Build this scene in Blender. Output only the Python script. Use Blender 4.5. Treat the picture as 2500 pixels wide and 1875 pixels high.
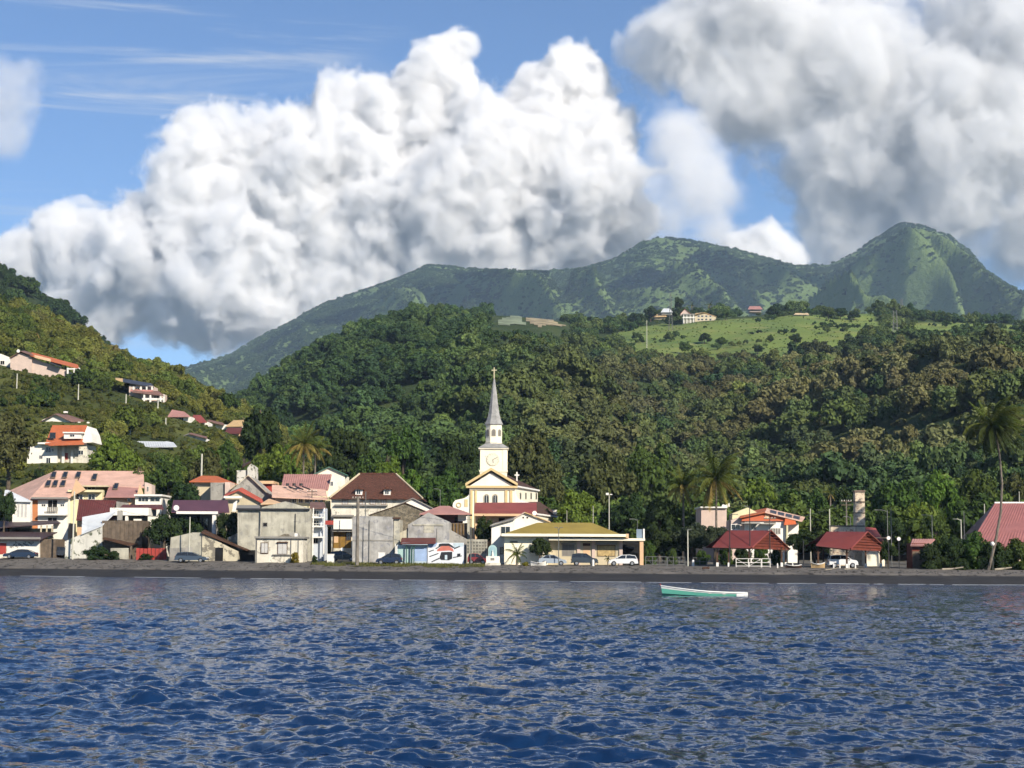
import bpy, bmesh, math, random
import numpy as np
from mathutils import Vector, Matrix

for o in list(bpy.data.objects):
    bpy.data.objects.remove(o, do_unlink=True)
S = bpy.context.scene
COL = S.collection
rnd = random.Random(7)
NP = np.random.default_rng(11)

# ------------------------------------------------------------------ camera
CAM_H = 2.7                      # eye height on the boat, metres above the sea
FPX, PW, PH = 4200.0, 2500.0, 1875.0
PITCH = math.atan((1366.0 - PH / 2) / FPX)
ROLL = math.atan(0.0052)
cam_d = bpy.data.cameras.new('camera')
cam = bpy.data.objects.new('camera', cam_d)
COL.objects.link(cam)
S.camera = cam
cam_d.sensor_fit = 'HORIZONTAL'
cam_d.sensor_width = 36.0
cam_d.lens = 36.0 * FPX / PW
cam_d.clip_start = 0.5
cam_d.clip_end = 60000.0
_F = Vector((0, math.cos(PITCH), math.sin(PITCH)))
_R0 = Vector((1, 0, 0))
_U0 = _R0.cross(_F)
_R = _R0 * math.cos(ROLL) + _U0 * math.sin(ROLL)
_U = _U0 * math.cos(ROLL) - _R0 * math.sin(ROLL)
CAM = Vector((0, 0, CAM_H))
cam.matrix_world = Matrix(((_R.x, _U.x, -_F.x, 0), (_R.y, _U.y, -_F.y, 0), (_R.z, _U.z, -_F.z, CAM_H), (0, 0, 0, 1)))

# ------------------------------------------------------------------ sky and sun
SUN_AZ, SUN_EL = math.radians(36), math.radians(29)     # azimuth: degrees right of straight behind the boat
SUN_DIR = Vector((math.sin(SUN_AZ) * math.cos(SUN_EL), -math.cos(SUN_AZ) * math.cos(SUN_EL), math.sin(SUN_EL)))
W = bpy.data.worlds.new('World'); S.world = W; W.use_nodes = True
wn, wl = W.node_tree.nodes, W.node_tree.links
wn.clear()
wo = wn.new('ShaderNodeOutputWorld'); bg = wn.new('ShaderNodeBackground')
sky = wn.new('ShaderNodeTexSky'); sky.sky_type = 'NISHITA'; sky.sun_disc = False
sky.sun_elevation = SUN_EL
sky.sun_rotation = math.pi - SUN_AZ
sky.altitude = 0; sky.air_density = 0.8; sky.dust_density = 0.0; sky.ozone_density = 6.0
bg.inputs['Strength'].default_value = 0.086
CIRRUS = 3.0
# thin high cirrus drawn out in streaks over the whole sky
def wnode(t, **kw):
    n = wn.new(t)
    for k, v in kw.items(): setattr(n, k, v)
    return n
def wmath(op, a, b=None, c=None, clamp=False):
    m = wnode('ShaderNodeMath', operation=op, use_clamp=clamp)
    for i, v in enumerate((a, b, c)):
        if v is None: continue
        if isinstance(v, (int, float)): m.inputs[i].default_value = v
        else: wl.new(v, m.inputs[i])
    return m.outputs[0]
tcd = wnode('ShaderNodeTexCoord'); sxyz = wnode('ShaderNodeSeparateXYZ'); wl.new(tcd.outputs['Generated'], sxyz.inputs[0])
az = wmath('ARCTAN2', sxyz.outputs[0], sxyz.outputs[1])
def streak(sx, sz, off, det):
    c = wnode('ShaderNodeCombineXYZ'); wl.new(wmath('MULTIPLY', az, sx), c.inputs[0]); wl.new(wmath('MULTIPLY_ADD', sxyz.outputs[2], sz, off), c.inputs[1]); c.inputs[2].default_value = off
    t = wnode('ShaderNodeTexNoise'); t.inputs['Scale'].default_value = 1.0; t.inputs['Detail'].default_value = det; t.inputs['Roughness'].default_value = .62; t.inputs['Distortion'].default_value = .6; wl.new(c.outputs[0], t.inputs['Vector'])
    return t.outputs[0]
def wramp(v, lo, hi):
    r = wnode('ShaderNodeMapRange'); r.interpolation_type = 'SMOOTHSTEP'; r.inputs[1].default_value = lo; r.inputs[2].default_value = hi; wl.new(v, r.inputs[0]); return r.outputs[0]
cir = wmath('MULTIPLY', wramp(streak(2.2, 42, CIRRUS, 6), .50, .78), wramp(streak(3.0, 9, CIRRUS + 4, 2), .38, .62))
cmix = wnode('ShaderNodeMix', data_type='RGBA'); wl.new(wmath('MULTIPLY', cir, .95), cmix.inputs[0]); wl.new(sky.outputs[0], cmix.inputs[6]); cmix.inputs[7].default_value = (5.6, 5.9, 6.4, 1)
wl.new(cmix.outputs[2], bg.inputs['Color']); wl.new(bg.outputs[0], wo.inputs['Surface'])
sun_d = bpy.data.lights.new('sun', 'SUN'); sun_d.energy = 5.0; sun_d.angle = math.radians(0.6); sun_d.color = (1.0, 0.90, 0.76)
sun = bpy.data.objects.new('sun', sun_d); COL.objects.link(sun)
sun.rotation_euler = (-SUN_DIR).to_track_quat('-Z', 'Y').to_euler()
S.view_settings.view_transform = 'Standard'; S.view_settings.look = 'None'
S.view_settings.gamma = 1.0; S.view_settings.use_curve_mapping = False
S.view_settings.exposure = 0.6
cy = S.cycles
cy.use_denoising = True
cy.max_bounces = 12; cy.diffuse_bounces = 3; cy.glossy_bounces = 3; cy.transmission_bounces = 4; cy.transparent_max_bounces = 8; cy.volume_bounces = 8
cy.adaptive_threshold = 0.04; cy.volume_step_rate = 3.0
cy.caustics_reflective = False; cy.caustics_refractive = False

# ------------------------------------------------------------------ pixel <-> place
def P(px, py, Y):
    """the point that stands Y metres out from the boat on the sight line through photo pixel (px, py)"""
    d = _F * FPX + _R * (px - PW / 2) + _U * (PH / 2 - py)
    return CAM + d * (Y / d.y)
def PX(px, py, X_or_None=None): return None
_Fn, _Rn, _Un = np.array(_F), np.array(_R), np.array(_U)
def proj(xyz):
    """numpy points -> photo pixels"""
    v = np.asarray(xyz, float) - np.array(CAM)
    f = v @ _Fn
    return np.stack([PW / 2 + FPX * (v @ _Rn) / f, PH / 2 - FPX * (v @ _Un) / f], -1)
def mpp(Y): return Y / FPX       # metres per photo pixel at distance Y
# ------------------------------------------------------------------ helpers
def srgb(h, k=1.0):
    h = h.lstrip('#')
    v = [int(h[i:i + 2], 16) / 255 for i in (0, 2, 4)]
    return tuple(k * (x / 12.92 if x <= .04045 else ((x + .055) / 1.055) ** 2.4) for x in v)
MATS = {}
def mat(name, col, rough=.8, var=.12, scale=.6, streak=0.0, dirt=(.12, .11, .09), bump=0.0, bscale=8.0, metal=0.0, spec=.3, patch=0.0, patch_col=None):
    """painted / weathered surface: base colour, mottling, rain streaks, worn patches"""
    if name in MATS: return MATS[name]
    m = bpy.data.materials.new(name); m.use_nodes = True; MATS[name] = m
    n, l = m.node_tree.nodes, m.node_tree.links
    b = n['Principled BSDF']
    b.inputs['Roughness'].default_value = rough; b.inputs['Metallic'].default_value = metal; b.inputs['Specular IOR Level'].default_value = spec
    geo = n.new('ShaderNodeNewGeometry')
    def noise(sc, det, vec=None, rgh=.6):
        t = n.new('ShaderNodeTexNoise'); t.inputs['Scale'].default_value = sc; t.inputs['Detail'].default_value = det; t.inputs['Roughness'].default_value = rgh
        l.new(vec or geo.outputs['Position'], t.inputs['Vector']); return t.outputs[0]
    def ramp(v, a, c):
        r = n.new('ShaderNodeMapRange'); r.inputs[1].default_value = a; r.inputs[2].default_value = c; l.new(v, r.inputs[0]); return r.outputs[0]
    def mix(fac, a, c, mode='MIX'):
        x = n.new('ShaderNodeMix'); x.data_type = 'RGBA'; x.blend_type = mode
        if isinstance(fac, float): x.inputs[0].default_value = fac
        else: l.new(fac, x.inputs[0])
        for i, v in ((6, a), (7, c)):
            if isinstance(v, tuple): x.inputs[i].default_value = (*v[:3], 1)
            else: l.new(v, x.inputs[i])
        return x.outputs[2]
    c = tuple(col)
    dark = tuple(x * (1 - var * 1.6) for x in c); light = tuple(min(.9, x * (1 + var)) for x in c)
    o = mix(ramp(noise(scale, 5), .3, .7), dark, light)
    if patch:
        o = mix(ramp(noise(scale * 1.7, 6, rgh=.7), .62 - patch * .25, .66 - patch * .25), o, patch_col or dirt)
    if streak:
        mp = n.new('ShaderNodeMapping'); mp.inputs['Scale'].default_value = (1.6, 1.6, .14); l.new(geo.outputs['Position'], mp.inputs['Vector'])
        r = ramp(noise(1.0, 5, mp.outputs[0], .7), .5, .78)
        mm = n.new('ShaderNodeMath'); mm.operation = 'MULTIPLY'; l.new(r, mm.inputs[0]); mm.inputs[1].default_value = streak
        o = mix(mm.outputs[0], o, dirt)
    l.new(o, b.inputs['Base Color'])
    if bump:
        bp = n.new('ShaderNodeBump'); bp.inputs['Strength'].default_value = bump; bp.inputs['Distance'].default_value = .05
        l.new(noise(bscale, 4), bp.inputs['Height']); l.new(bp.outputs[0], b.inputs['Normal'])
    return m
def mesh_obj(name, verts, faces, material, parent=None, smooth=False):
    me = bpy.data.meshes.new(name)
    me.from_pydata([tuple(v) for v in verts], [], faces)
    if material is not None: me.materials.append(material)
    if smooth: me.polygons.foreach_set('use_smooth', [True] * len(me.polygons))
    me.update()
    o = bpy.data.objects.new(name, me); COL.objects.link(o)
    if parent is not None: o.parent = parent
    return o
def np_mesh(name, V, F, material, smooth=False):
    """fast mesh from numpy arrays (all quads or all triangles)"""
    me = bpy.data.meshes.new(name); k = F.shape[1]
    me.vertices.add(len(V)); me.vertices.foreach_set('co', np.ascontiguousarray(V, np.float32).ravel())
    me.loops.add(F.size); me.loops.foreach_set('vertex_index', np.ascontiguousarray(F, np.int32).ravel())
    me.polygons.add(len(F)); me.polygons.foreach_set('loop_start', np.arange(0, F.size, k, dtype=np.int32))
    try: me.polygons.foreach_set('loop_total', np.full(len(F), k, np.int32))
    except Exception: pass
    if smooth: me.polygons.foreach_set('use_smooth', np.ones(len(F), bool))
    if material is not None: me.materials.append(material)
    me.update(calc_edges=True); me.validate()
    return me
def link(name, me, parent=None):
    o = bpy.data.objects.new(name, me); COL.objects.link(o)
    if parent is not None: o.parent = parent
    return o
def tag(o, label=None, cat=None, group=None, kind=None):
    for k, v in (('label', label), ('category', cat), ('group', group), ('kind', kind)):
        if v: o[k] = v
    return o
def thing(name, label, cat, loc, group=None, rz=0.0):
    o = bpy.data.objects.new(name, None); COL.objects.link(o); o.location = loc; o.rotation_euler = (0, 0, rz)
    o.empty_display_size = .2
    return tag(o, label, cat, group)
class MB:
    """collects shapes in world coordinates; build() makes ONE mesh under its thing"""
    def __init__(s): s.v, s.f = [], []
    def poly(s, pts):
        k = len(s.v); s.v += [Vector(p) for p in pts]; s.f.append(tuple(range(k, k + len(pts)))); return s
    def prism(s, front, ext):
        k, n = len(s.v), len(front); ext = Vector(ext)
        s.v += [Vector(p) for p in front] + [Vector(p) + ext for p in front]
        s.f.append(tuple(range(k, k + n))); s.f.append(tuple(range(k + 2 * n - 1, k + n - 1, -1)))
        for i in range(n):
            j = (i + 1) % n; s.f.append((k + i, k + n + i, k + n + j, k + j))
        return s
    def box(s, lo, hi):
        x0, y0, z0 = lo; x1, y1, z1 = hi
        return s.prism([(x0, y0, z0), (x1, y0, z0), (x1, y0, z1), (x0, y0, z1)], (0, y1 - y0, 0))
    def tube(s, path, r, n=6, cap=True):
        path = [Vector(p) for p in path]; k = len(s.v); m = len(path)
        for i, p in enumerate(path):
            t = (path[min(i + 1, m - 1)] - path[max(i - 1, 0)]).normalized()
            a = t.orthogonal().normalized(); b = t.cross(a)
            rr = r[i] if isinstance(r, (list, tuple)) else r
            for j in range(n):
                g = 2 * math.pi * j / n; s.v.append(p + (a * math.cos(g) + b * math.sin(g)) * rr)
        for i in range(m - 1):
            for j in range(n):
                q = (j + 1) % n; s.f.append((k + i * n + j, k + i * n + q, k + (i + 1) * n + q, k + (i + 1) * n + j))
        if cap:
            s.f.append(tuple(k + j for j in range(n))[::-1]); s.f.append(tuple(k + (m - 1) * n + j for j in range(n)))
        return s
    def lathe(s, c, prof, n=16, squash=(1, 1), axis='z'):
        c = Vector(c); k = len(s.v); m = len(prof)
        for r, z in prof:
            for j in range(n):
                g = 2 * math.pi * (j + .5) / n
                v = Vector((r * math.cos(g) * squash[0], r * math.sin(g) * squash[1], z)) if axis == 'z' else Vector((r * math.cos(g), z, r * math.sin(g)))
                s.v.append(c + v)
        for i in range(m - 1):
            for j in range(n):
                q = (j + 1) % n; s.f.append((k + i * n + j, k + i * n + q, k + (i + 1) * n + q, k + (i + 1) * n + j))
        s.f.append(tuple(k + j for j in range(n))[::-1]); s.f.append(tuple(k + (m - 1) * n + j for j in range(n)))
        return s
    def build(s, name, material, th=None, part=None, smooth=False):
        o0 = th.location if th is not None else Vector((0, 0, 0))
        o = mesh_obj(name, [v - o0 for v in s.v], s.f, material, part if part is not None else th, smooth)
        bm = bmesh.new(); bm.from_mesh(o.data); bmesh.ops.recalc_face_normals(bm, faces=bm.faces); bm.to_mesh(o.data); bm.free()
        return o
# 2-D value noise
_perm = np.random.default_rng(3).random((512, 512))
def vnoise(x, y, seed=0):
    x = np.asarray(x, float) + seed * 17.31; y = np.asarray(y, float) + seed * 9.73
    xi, yi = np.floor(x).astype(int), np.floor(y).astype(int); fx, fy = x - xi, y - yi
    fx, fy = fx * fx * (3 - 2 * fx), fy * fy * (3 - 2 * fy)
    g = lambda a, b: _perm[a & 511, b & 511]
    return (g(xi, yi) * (1 - fx) + g(xi + 1, yi) * fx) * (1 - fy) + (g(xi, yi + 1) * (1 - fx) + g(xi + 1, yi + 1) * fx) * fy
def fbm(x, y, oct=5, seed=0, gain=.5):
    a, s, t = 1.0, 0.0, 0.0
    for i in range(oct):
        s = s + a * (vnoise(x * 2 ** i, y * 2 ** i, seed + i) - .5); t += a; a *= gain
    return s / t * 2
def inpoly(px, py, poly):
    px, py = np.asarray(px), np.asarray(py); c = np.zeros(px.shape, bool); n = len(poly)
    for i in range(n):
        x0, y0 = poly[i]; x1, y1 = poly[(i + 1) % n]
        if y0 == y1: continue
        c ^= ((y0 > py) != (y1 > py)) & (px < (x1 - x0) * (py - y0) / (y1 - y0) + x0)
    return c
# ------------------------------------------------------------------ clouds (real volumes far behind the mountains)
def cloud_material(name, dens, col=(1, 1, 1), aniso=0.0):
    m = bpy.data.materials.new(name); m.use_nodes = True
    n, l = m.node_tree.nodes, m.node_tree.links
    n.clear()
    out = n.new('ShaderNodeOutputMaterial'); pv = n.new('ShaderNodeVolumePrincipled')
    pv.inputs['Color'].default_value = (*col, 1)
    pv.inputs['Density'].default_value = dens
    pv.inputs['Anisotropy'].default_value = aniso
    l.new(pv.outputs[0], out.inputs['Volume'])
    return m
def cloud(name, label, balls, Yc, res, mat, big=700., amp=(.5, .5, .2), edge=.25, power=1.5, seed=0, pad=40, stretch=(1, 1, 1), group=None):
    """balls: (px, py, r_px, dY) lumps; a density field grown from them by noise, sampled into a volume grid"""
    pts = [(P(px, py, Yc + dy), r * (Yc + dy) / FPX) for px, py, r, dy in balls]
    lo = Vector([min(p[i] - r * 1.3 for p, r in pts) - pad for i in range(3)])
    hi = Vector([max(p[i] + r * 1.3 for p, r in pts) + pad for i in range(3)])
    ng = bpy.data.node_groups.new(name, 'GeometryNodeTree')
    ng.interface.new_socket('Geometry', in_out='OUTPUT', socket_type='NodeSocketGeometry')
    N, L = ng.nodes, ng.links
    out = N.new('NodeGroupOutput'); vc = N.new('GeometryNodeVolumeCube'); sm = N.new('GeometryNodeSetMaterial')
    sm.inputs['Material'].default_value = mat
    vc.inputs['Min'].default_value = lo; vc.inputs['Max'].default_value = hi
    for i, k in enumerate('XYZ'): vc.inputs['Resolution ' + k].default_value = max(8, int((hi[i] - lo[i]) / res))
    pos = N.new('GeometryNodeInputPosition').outputs[0]
    def M(op, a, b=None, c=None, clamp=False):
        m = N.new('ShaderNodeMath'); m.operation = op; m.use_clamp = clamp
        for i, v in enumerate((a, b, c)):
            if v is None: continue
            if isinstance(v, (int, float)): m.inputs[i].default_value = v
            else: L.new(v, m.inputs[i])
        return m.outputs[0]
    def VM(op, a, b):
        m = N.new('ShaderNodeVectorMath'); m.operation = op
        for i, v in enumerate((a, b)):
            if isinstance(v, (tuple, Vector)): m.inputs[i].default_value = v
            else: L.new(v, m.inputs[i])
        return m.outputs['Value'] if op == 'DISTANCE' else m.outputs['Vector']
    def tex(kind, scale, detail, rough, vec, off, color=False):
        t = N.new(kind)
        t.inputs['Scale'].default_value = 1.0 / scale; t.inputs['Detail'].default_value = detail; t.inputs['Roughness'].default_value = rough
        L.new(VM('ADD', vec, (off, off * 1.7, off * .6)), t.inputs['Vector'])
        if kind == 'ShaderNodeTexVoronoi':
            t.feature = 'F1'; t.normalize = True
            return t.outputs['Distance']
        return t.outputs['Color'] if color else t.outputs[0]
    wv = tex('ShaderNodeTexNoise', big * .55, 3, .55, pos, 31 + seed * 400, True)
    wv = VM('MULTIPLY', VM('SUBTRACT', wv, (.5, .5, .5)), (big * .6,) * 3)
    p2 = VM('ADD', VM('MULTIPLY', pos, stretch), wv)
    pw = VM('ADD', pos, wv)
    f = None
    for p, r in pts:
        d = VM('DISTANCE', pw, tuple(p))
        v = M('MULTIPLY_ADD', d, -1.0 / r, 1.0)
        if f is None: f = v
        else:
            m = N.new('ShaderNodeMath'); m.operation = 'SMOOTH_MAX'; L.new(f, m.inputs[0]); L.new(v, m.inputs[1]); m.inputs[2].default_value = .15
            f = m.outputs[0]
    n1 = tex('ShaderNodeTexNoise', big * .6, 3, .5, p2, 7 + seed * 900)
    n2 = tex('ShaderNodeTexVoronoi', big * .32, 1.0, .5, p2, 91 + seed * 500)
    n3 = tex('ShaderNodeTexNoise', big * .15, 5, .62, p2, 55 + seed * 300)
    f = M('ADD', f, M('MULTIPLY', M('SUBTRACT', n1, .5), amp[0] * 2))
    f = M('ADD', f, M('MULTIPLY', M('SUBTRACT', .42, n2), amp[1]))
    f = M('ADD', f, M('MULTIPLY', M('SUBTRACT', n3, .5), amp[2] * 2))
    f = M('MULTIPLY', f, 1 / edge, clamp=True)
    f = M('POWER', f, power)
    L.new(f, vc.inputs['Density']); L.new(vc.outputs[0], sm.inputs['Geometry']); L.new(sm.outputs[0], out.inputs[0])
    vd = bpy.data.volumes.new(name); o = bpy.data.objects.new(name, vd); COL.objects.link(o)
    vd.materials.append(mat)
    md = o.modifiers.new('cloud', 'NODES'); md.node_group = ng
    o['label'] = label; o['category'] = 'cloud'
    if group: o['group'] = group
    return o
cm = cloud_material('cloud_white', .034, (.982, .983, .985))
cg = cloud_material('cloud_grey', .013, (.93, .937, .945))  # lowered albedo puts the thick overcast bank's shade into its colour
cloud('cumulus_cloud', 'huge white cumulus cloud piled up behind the middle of the mountain ridge',
      [(1085,150,70,0),(1060,240,110,0),(960,300,110,0),(1130,350,150,-100),(830,310,110,0),(740,320,90,0),(1290,330,130,0),(1400,220,95,0),(1440,330,110,0),(1380,450,190,-200),(1150,520,220,-200),
       (1490,520,120,-100),(900,520,200,-100),(690,470,190,0),(520,390,120,0),(470,470,120,0),(540,590,190,-100),(380,590,140,0),(330,670,150,-100),(180,640,120,0),
       (470,710,150,-100),(640,690,170,-100),(820,690,150,-100),(60,640,80,0),(1250,640,150,-100),(1000,660,140,-100),(250,730,110,0),(1470,630,110,0)],
      9300, 11, cm, amp=(.55,.75,.7), edge=.32, power=1.4)
cloud('cloud_bank', 'dark grey cloud bank hanging over the peaked summit at the right',
      [(1800,-20,170,0),(1680,140,130,0),(1860,200,170,0),(2050,160,200,0),(2250,250,200,-100),(2400,120,200,0),(2440,350,220,-100),(2100,400,170,0),(2250,480,160,0),
       (2450,560,120,0),(2350,560,110,0),(2050,520,120,0),(2600,200,250,0),(2650,480,200,0),(2050,610,80,100),(1890,60,150,-100),(2300,560,90,0)],
      9100, 14, cg, amp=(.85,.8,.7), edge=.42, seed=3)
cloud('drifting_cloud', 'thin grey cloud veil between the cumulus and the dark bank',
      [(1650,340,110,100),(1700,460,110,100),(1620,540,90,100),(1740,600,80,0),(1560,450,80,0)], 8700, 18, cloud_material('cloud_veil', .006), amp=(.8,.6,.5), edge=.6, seed=8)
cloud('small_cumulus', 'small bright white cloud peeping over the saddle of the ridge',
      [(1870,610,70,0),(1800,620,50,0),(1920,640,55,0),(1850,660,80,0)], 8300, 11, cm, big=350, amp=(.4,.5,.3), edge=.3, seed=5)
cloud('wisp_cloud', 'small torn cloud at the left edge of the sky',
      [(30,200,70,0),(60,180,45,0),(0,260,80,0),(20,330,70,0),(-60,250,120,0)], 9500, 16, cloud_material('cloud_wisp', .004), big=450, amp=(.7,.6,.5), edge=.6, seed=9)
# fair weather clouds overhead and to the south-west: they throw their shade on the mountains
for lb, tgt, dist, rads in (('drifting cumulus overhead above the right summit', (2120, 700, 4900), 2700, (120, 90, 90)),
                            ('drifting cumulus overhead above the ridge saddle', (1700, 690, 4900), 2900, (80, 70, 60)),
                            ('drifting cumulus overhead above the left ridge flank', (1000, 720, 4900), 3100, (130, 110, 100)),
                            ('drifting cumulus overhead above the hidden summit', (1420, 690, 5000), 3300, (70, 80, 70))):
    c = P(*tgt) + SUN_DIR * dist; pr = proj([tuple(c)])[0]; k = FPX / c.y
    cloud('drifting_cumulus', lb, [(pr[0] - 190 * k, pr[1], rads[0] * k, 0), (pr[0], pr[1] - 10 * k, rads[1] * k * 1.2, 60), (pr[0] + 170 * k, pr[1] + 10 * k, rads[2] * k, -40)], c.y, 32, cm, big=500, amp=(.6, .5, .3), edge=.4, seed=int(dist / 100), group='clouds overhead')
# ------------------------------------------------------------------ shore and town ground
SX = [-400, -200, -74, -35.5, 0, 32, 61, 200, 400]
SD = [360, 292, 249, 229.6, 218, 207.7, 204, 196, 190]           # distance of the waterline
GX = [-400, -82, -39, 0, 14, 41, 60, 200]
GZ = [2.9, 2.73, 2.13, 1.92, 1.86, 1.77, 1.63, 1.7]              # ground level behind the beach
def shore(x): return np.interp(x, SX, SD) + .7 * np.sin(x * .21) + .45 * np.sin(x * .53 + 1) + .3 * np.sin(x * 1.3)
def G(x, y):
    x = np.asarray(x, float); t = np.asarray(y, float) - shore(x); top = np.interp(x, GX, GZ)
    scarp = 6.3 + .7 * np.sin(x * .37) + .5 * np.sin(x * .9 + 2)
    z = np.where(t < 0, np.maximum(-4, t * .16), 0)
    z = np.where((t >= 0) & (t < scarp), .98 * t / scarp, z)
    k = np.clip((t - scarp) / .8, 0, 1)
    z = np.where(t >= scarp, .98 + .22 * k, z)
    z = np.where(t >= scarp + .8, 1.2 + (top - 1.2) * np.clip((t - scarp - .8) / (20 - scarp), 0, 1), z)
    z = z + np.clip(t - 21, 0, 45) * .018 + np.clip(t - 66, 0, 60) * .03
    return z
def g(x, y): return float(G(x, y))
def ground_mesh():
    us = np.concatenate([np.linspace(-1.3, -.36, 24), np.linspace(-.35, .35, 360), np.linspace(.36, 1.3, 24)])
    ts = np.concatenate([[-60, -30, -12, -5], np.linspace(-2, 26, 72), np.linspace(28, 80, 30), np.linspace(90, 260, 20), [400, 800, 1600, 3200, 5200, 7000]])
    U, T = np.meshgrid(us, ts, indexing='ij')
    X = U * 240.0; Y = shore(X) + T
    k = np.clip((T - 80) / 400, 0, None); X = X * (1 + k * 1.0)
    Z = G(U * 240.0, Y); Z = np.where(T > 120, np.minimum(Z, 4.0), Z)
    Z = Z + np.where((T > 7) & (T < 40), .06 * fbm(X * .6, Y * .6, 4, 3), 0)
    n, m = U.shape
    V = np.stack([X, Y, Z], -1).reshape(-1, 3)
    i = np.arange(n * m).reshape(n, m)
    F = np.stack([i[:-1, :-1], i[1:, :-1], i[1:, 1:], i[:-1, 1:]], -1).reshape(-1, 4)
    me = np_mesh('ground', V, F, None, True)
    sc = 6.3 + .7 * np.sin(X * .37) + .5 * np.sin(X * .9 + 2)
    a = me.attributes.new('wet', 'FLOAT', 'POINT'); a.data.foreach_set('value', np.clip(1 - (T - sc + .2) / .6, 0, 1).astype(np.float32).ravel())
    a = me.attributes.new('inland', 'FLOAT', 'POINT'); a.data.foreach_set('value', np.clip((T - 21) / 6, 0, 1).astype(np.float32).ravel())
    return me
def sand_material():
    m = bpy.data.materials.new('volcanic_sand'); m.use_nodes = True
    n, l = m.node_tree.nodes, m.node_tree.links; b = n['Principled BSDF']
    geo = n.new('ShaderNodeNewGeometry')
    def noise(sc, det, s=None):
        t = n.new('ShaderNodeTexNoise'); t.inputs['Scale'].default_value = sc; t.inputs['Detail'].default_value = det
        if s:
            mp = n.new('ShaderNodeMapping'); mp.inputs['Scale'].default_value = s; l.new(geo.outputs['Position'], mp.inputs[0]); l.new(mp.outputs[0], t.inputs['Vector'])
        else: l.new(geo.outputs['Position'], t.inputs['Vector'])
        return t.outputs[0]
    def mix(f, a, c):
        x = n.new('ShaderNodeMix'); x.data_type = 'RGBA'; l.new(f, x.inputs[0])
        for i, v in ((6, a), (7, c)):
            if isinstance(v, tuple): x.inputs[i].default_value = (*v, 1)
            else: l.new(v, x.inputs[i])
        return x.outputs[2]
    at = n.new('ShaderNodeAttribute'); at.attribute_name = 'wet'; ai = n.new('ShaderNodeAttribute'); ai.attribute_name = 'inland'
    r = n.new('ShaderNodeMapRange'); r.inputs[1].default_value = .3; r.inputs[2].default_value = .7; l.new(noise(.5, 8, (1, .5, 1)), r.inputs[0])
    dry = mix(r.outputs[0], (.115, .105, .092), (.175, .16, .14))
    r2 = n.new('ShaderNodeMapRange'); r2.inputs[1].default_value = .56; r2.inputs[2].default_value = .66; l.new(noise(1.1, 8, (1, .4, 1)), r2.inputs[0])
    dry = mix(r2.outputs[0], dry, (.04, .037, .034))
    r3 = n.new('ShaderNodeMapRange'); r3.inputs[1].default_value = .3; r3.inputs[2].default_value = .7; l.new(noise(.35, 6, (1, 4, 1)), r3.inputs[0])
    wet = mix(r3.outputs[0], (.026, .024, .022), (.042, .039, .036))
    land = mix(r.outputs[0], (.10, .095, .085), (.16, .15, .13))
    o = mix(ai.outputs['Fac'], dry, land); o = mix(at.outputs['Fac'], o, wet)
    l.new(o, b.inputs['Base Color'])
    rr = n.new('ShaderNodeMapRange'); rr.inputs[3].default_value = .95; rr.inputs[4].default_value = .62; l.new(at.outputs['Fac'], rr.inputs[0]); l.new(rr.outputs[0], b.inputs['Roughness'])
    b.inputs['Specular IOR Level'].default_value = .12
    bp = n.new('ShaderNodeBump'); bp.inputs['Strength'].default_value = .6; bp.inputs['Distance'].default_value = .12; l.new(noise(2.5, 8), bp.inputs['Height']); l.new(bp.outputs[0], b.inputs['Normal'])
    return m
gm = ground_mesh(); gm.materials.append(sand_material())
tag(link('ground', gm), kind='structure')

# ------------------------------------------------------------------ hills and mountains: sections at known distances, skinned with a height field
class Fan: pass
def fan_terrain(name, knots, stations, pxr, nU, nY, disp=None, smooth=5, soft=45):
    px = np.linspace(pxr[0], pxr[1], nU)
    Ys, Zs, Xs = [], [], []
    def curve(v):
        c = np.interp(px, knots, v) if isinstance(v, (list, tuple)) else np.full(nU, float(v))
        w = max(3, int(nU / (pxr[1] - pxr[0]) * soft)) | 1
        k = np.hanning(w + 2)[1:-1]; k /= k.sum()
        return np.convolve(np.pad(c, w // 2, mode='edge'), k, 'valid')
    for Yv, yv in stations:
        Yc = curve(Yv); yc = curve(yv)
        d = _Fn * FPX + (px - PW / 2)[:, None] * _Rn + (PH / 2 - yc)[:, None] * _Un
        p = d * (Yc / d[:, 1])[:, None]
        Ys.append(Yc); Xs.append(p[:, 0]); Zs.append(p[:, 2] + CAM_H)
    Ys, Xs, Zs = map(np.array, (Ys, Xs, Zs))
    t = np.linspace(0, 1, nY)
    X = np.zeros((nU, nY)); Y = np.zeros((nU, nY)); Z = np.zeros((nU, nY)); E = np.zeros((nU, nY))
    kern = np.hanning(smooth * 2 + 3)[1:-1]; kern /= kern.sum()
    for i in range(nU):
        y = Ys[0, i] * (Ys[-1, i] / Ys[0, i]) ** t
        z = np.interp(y, Ys[:, i], Zs[:, i])
        z = np.convolve(np.pad(z, smooth, mode='edge'), kern, 'valid')
        Y[i] = y; Z[i] = z; X[i] = np.interp(y, Ys[:, i], Xs[:, i] / Ys[:, i]) * y
        E[i] = t
    if disp is not None: Z = Z + disp(X, Y, Z, px[:, None], t[None, :])
    f = Fan(); f.X, f.Y, f.Z, f.px = X, Y, Z, px; f.name = name
    V = np.stack([X, Y, Z], -1).reshape(-1, 3)
    i = np.arange(nU * nY).reshape(nU, nY)
    F = np.stack([i[:-1, :-1], i[1:, :-1], i[1:, 1:], i[:-1, 1:]], -1).reshape(-1, 4)
    f.me = np_mesh(name, V, F, None, True)
    f.idx = i
    f.ob = tag(link(name, f.me), kind='structure')
    return f
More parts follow.
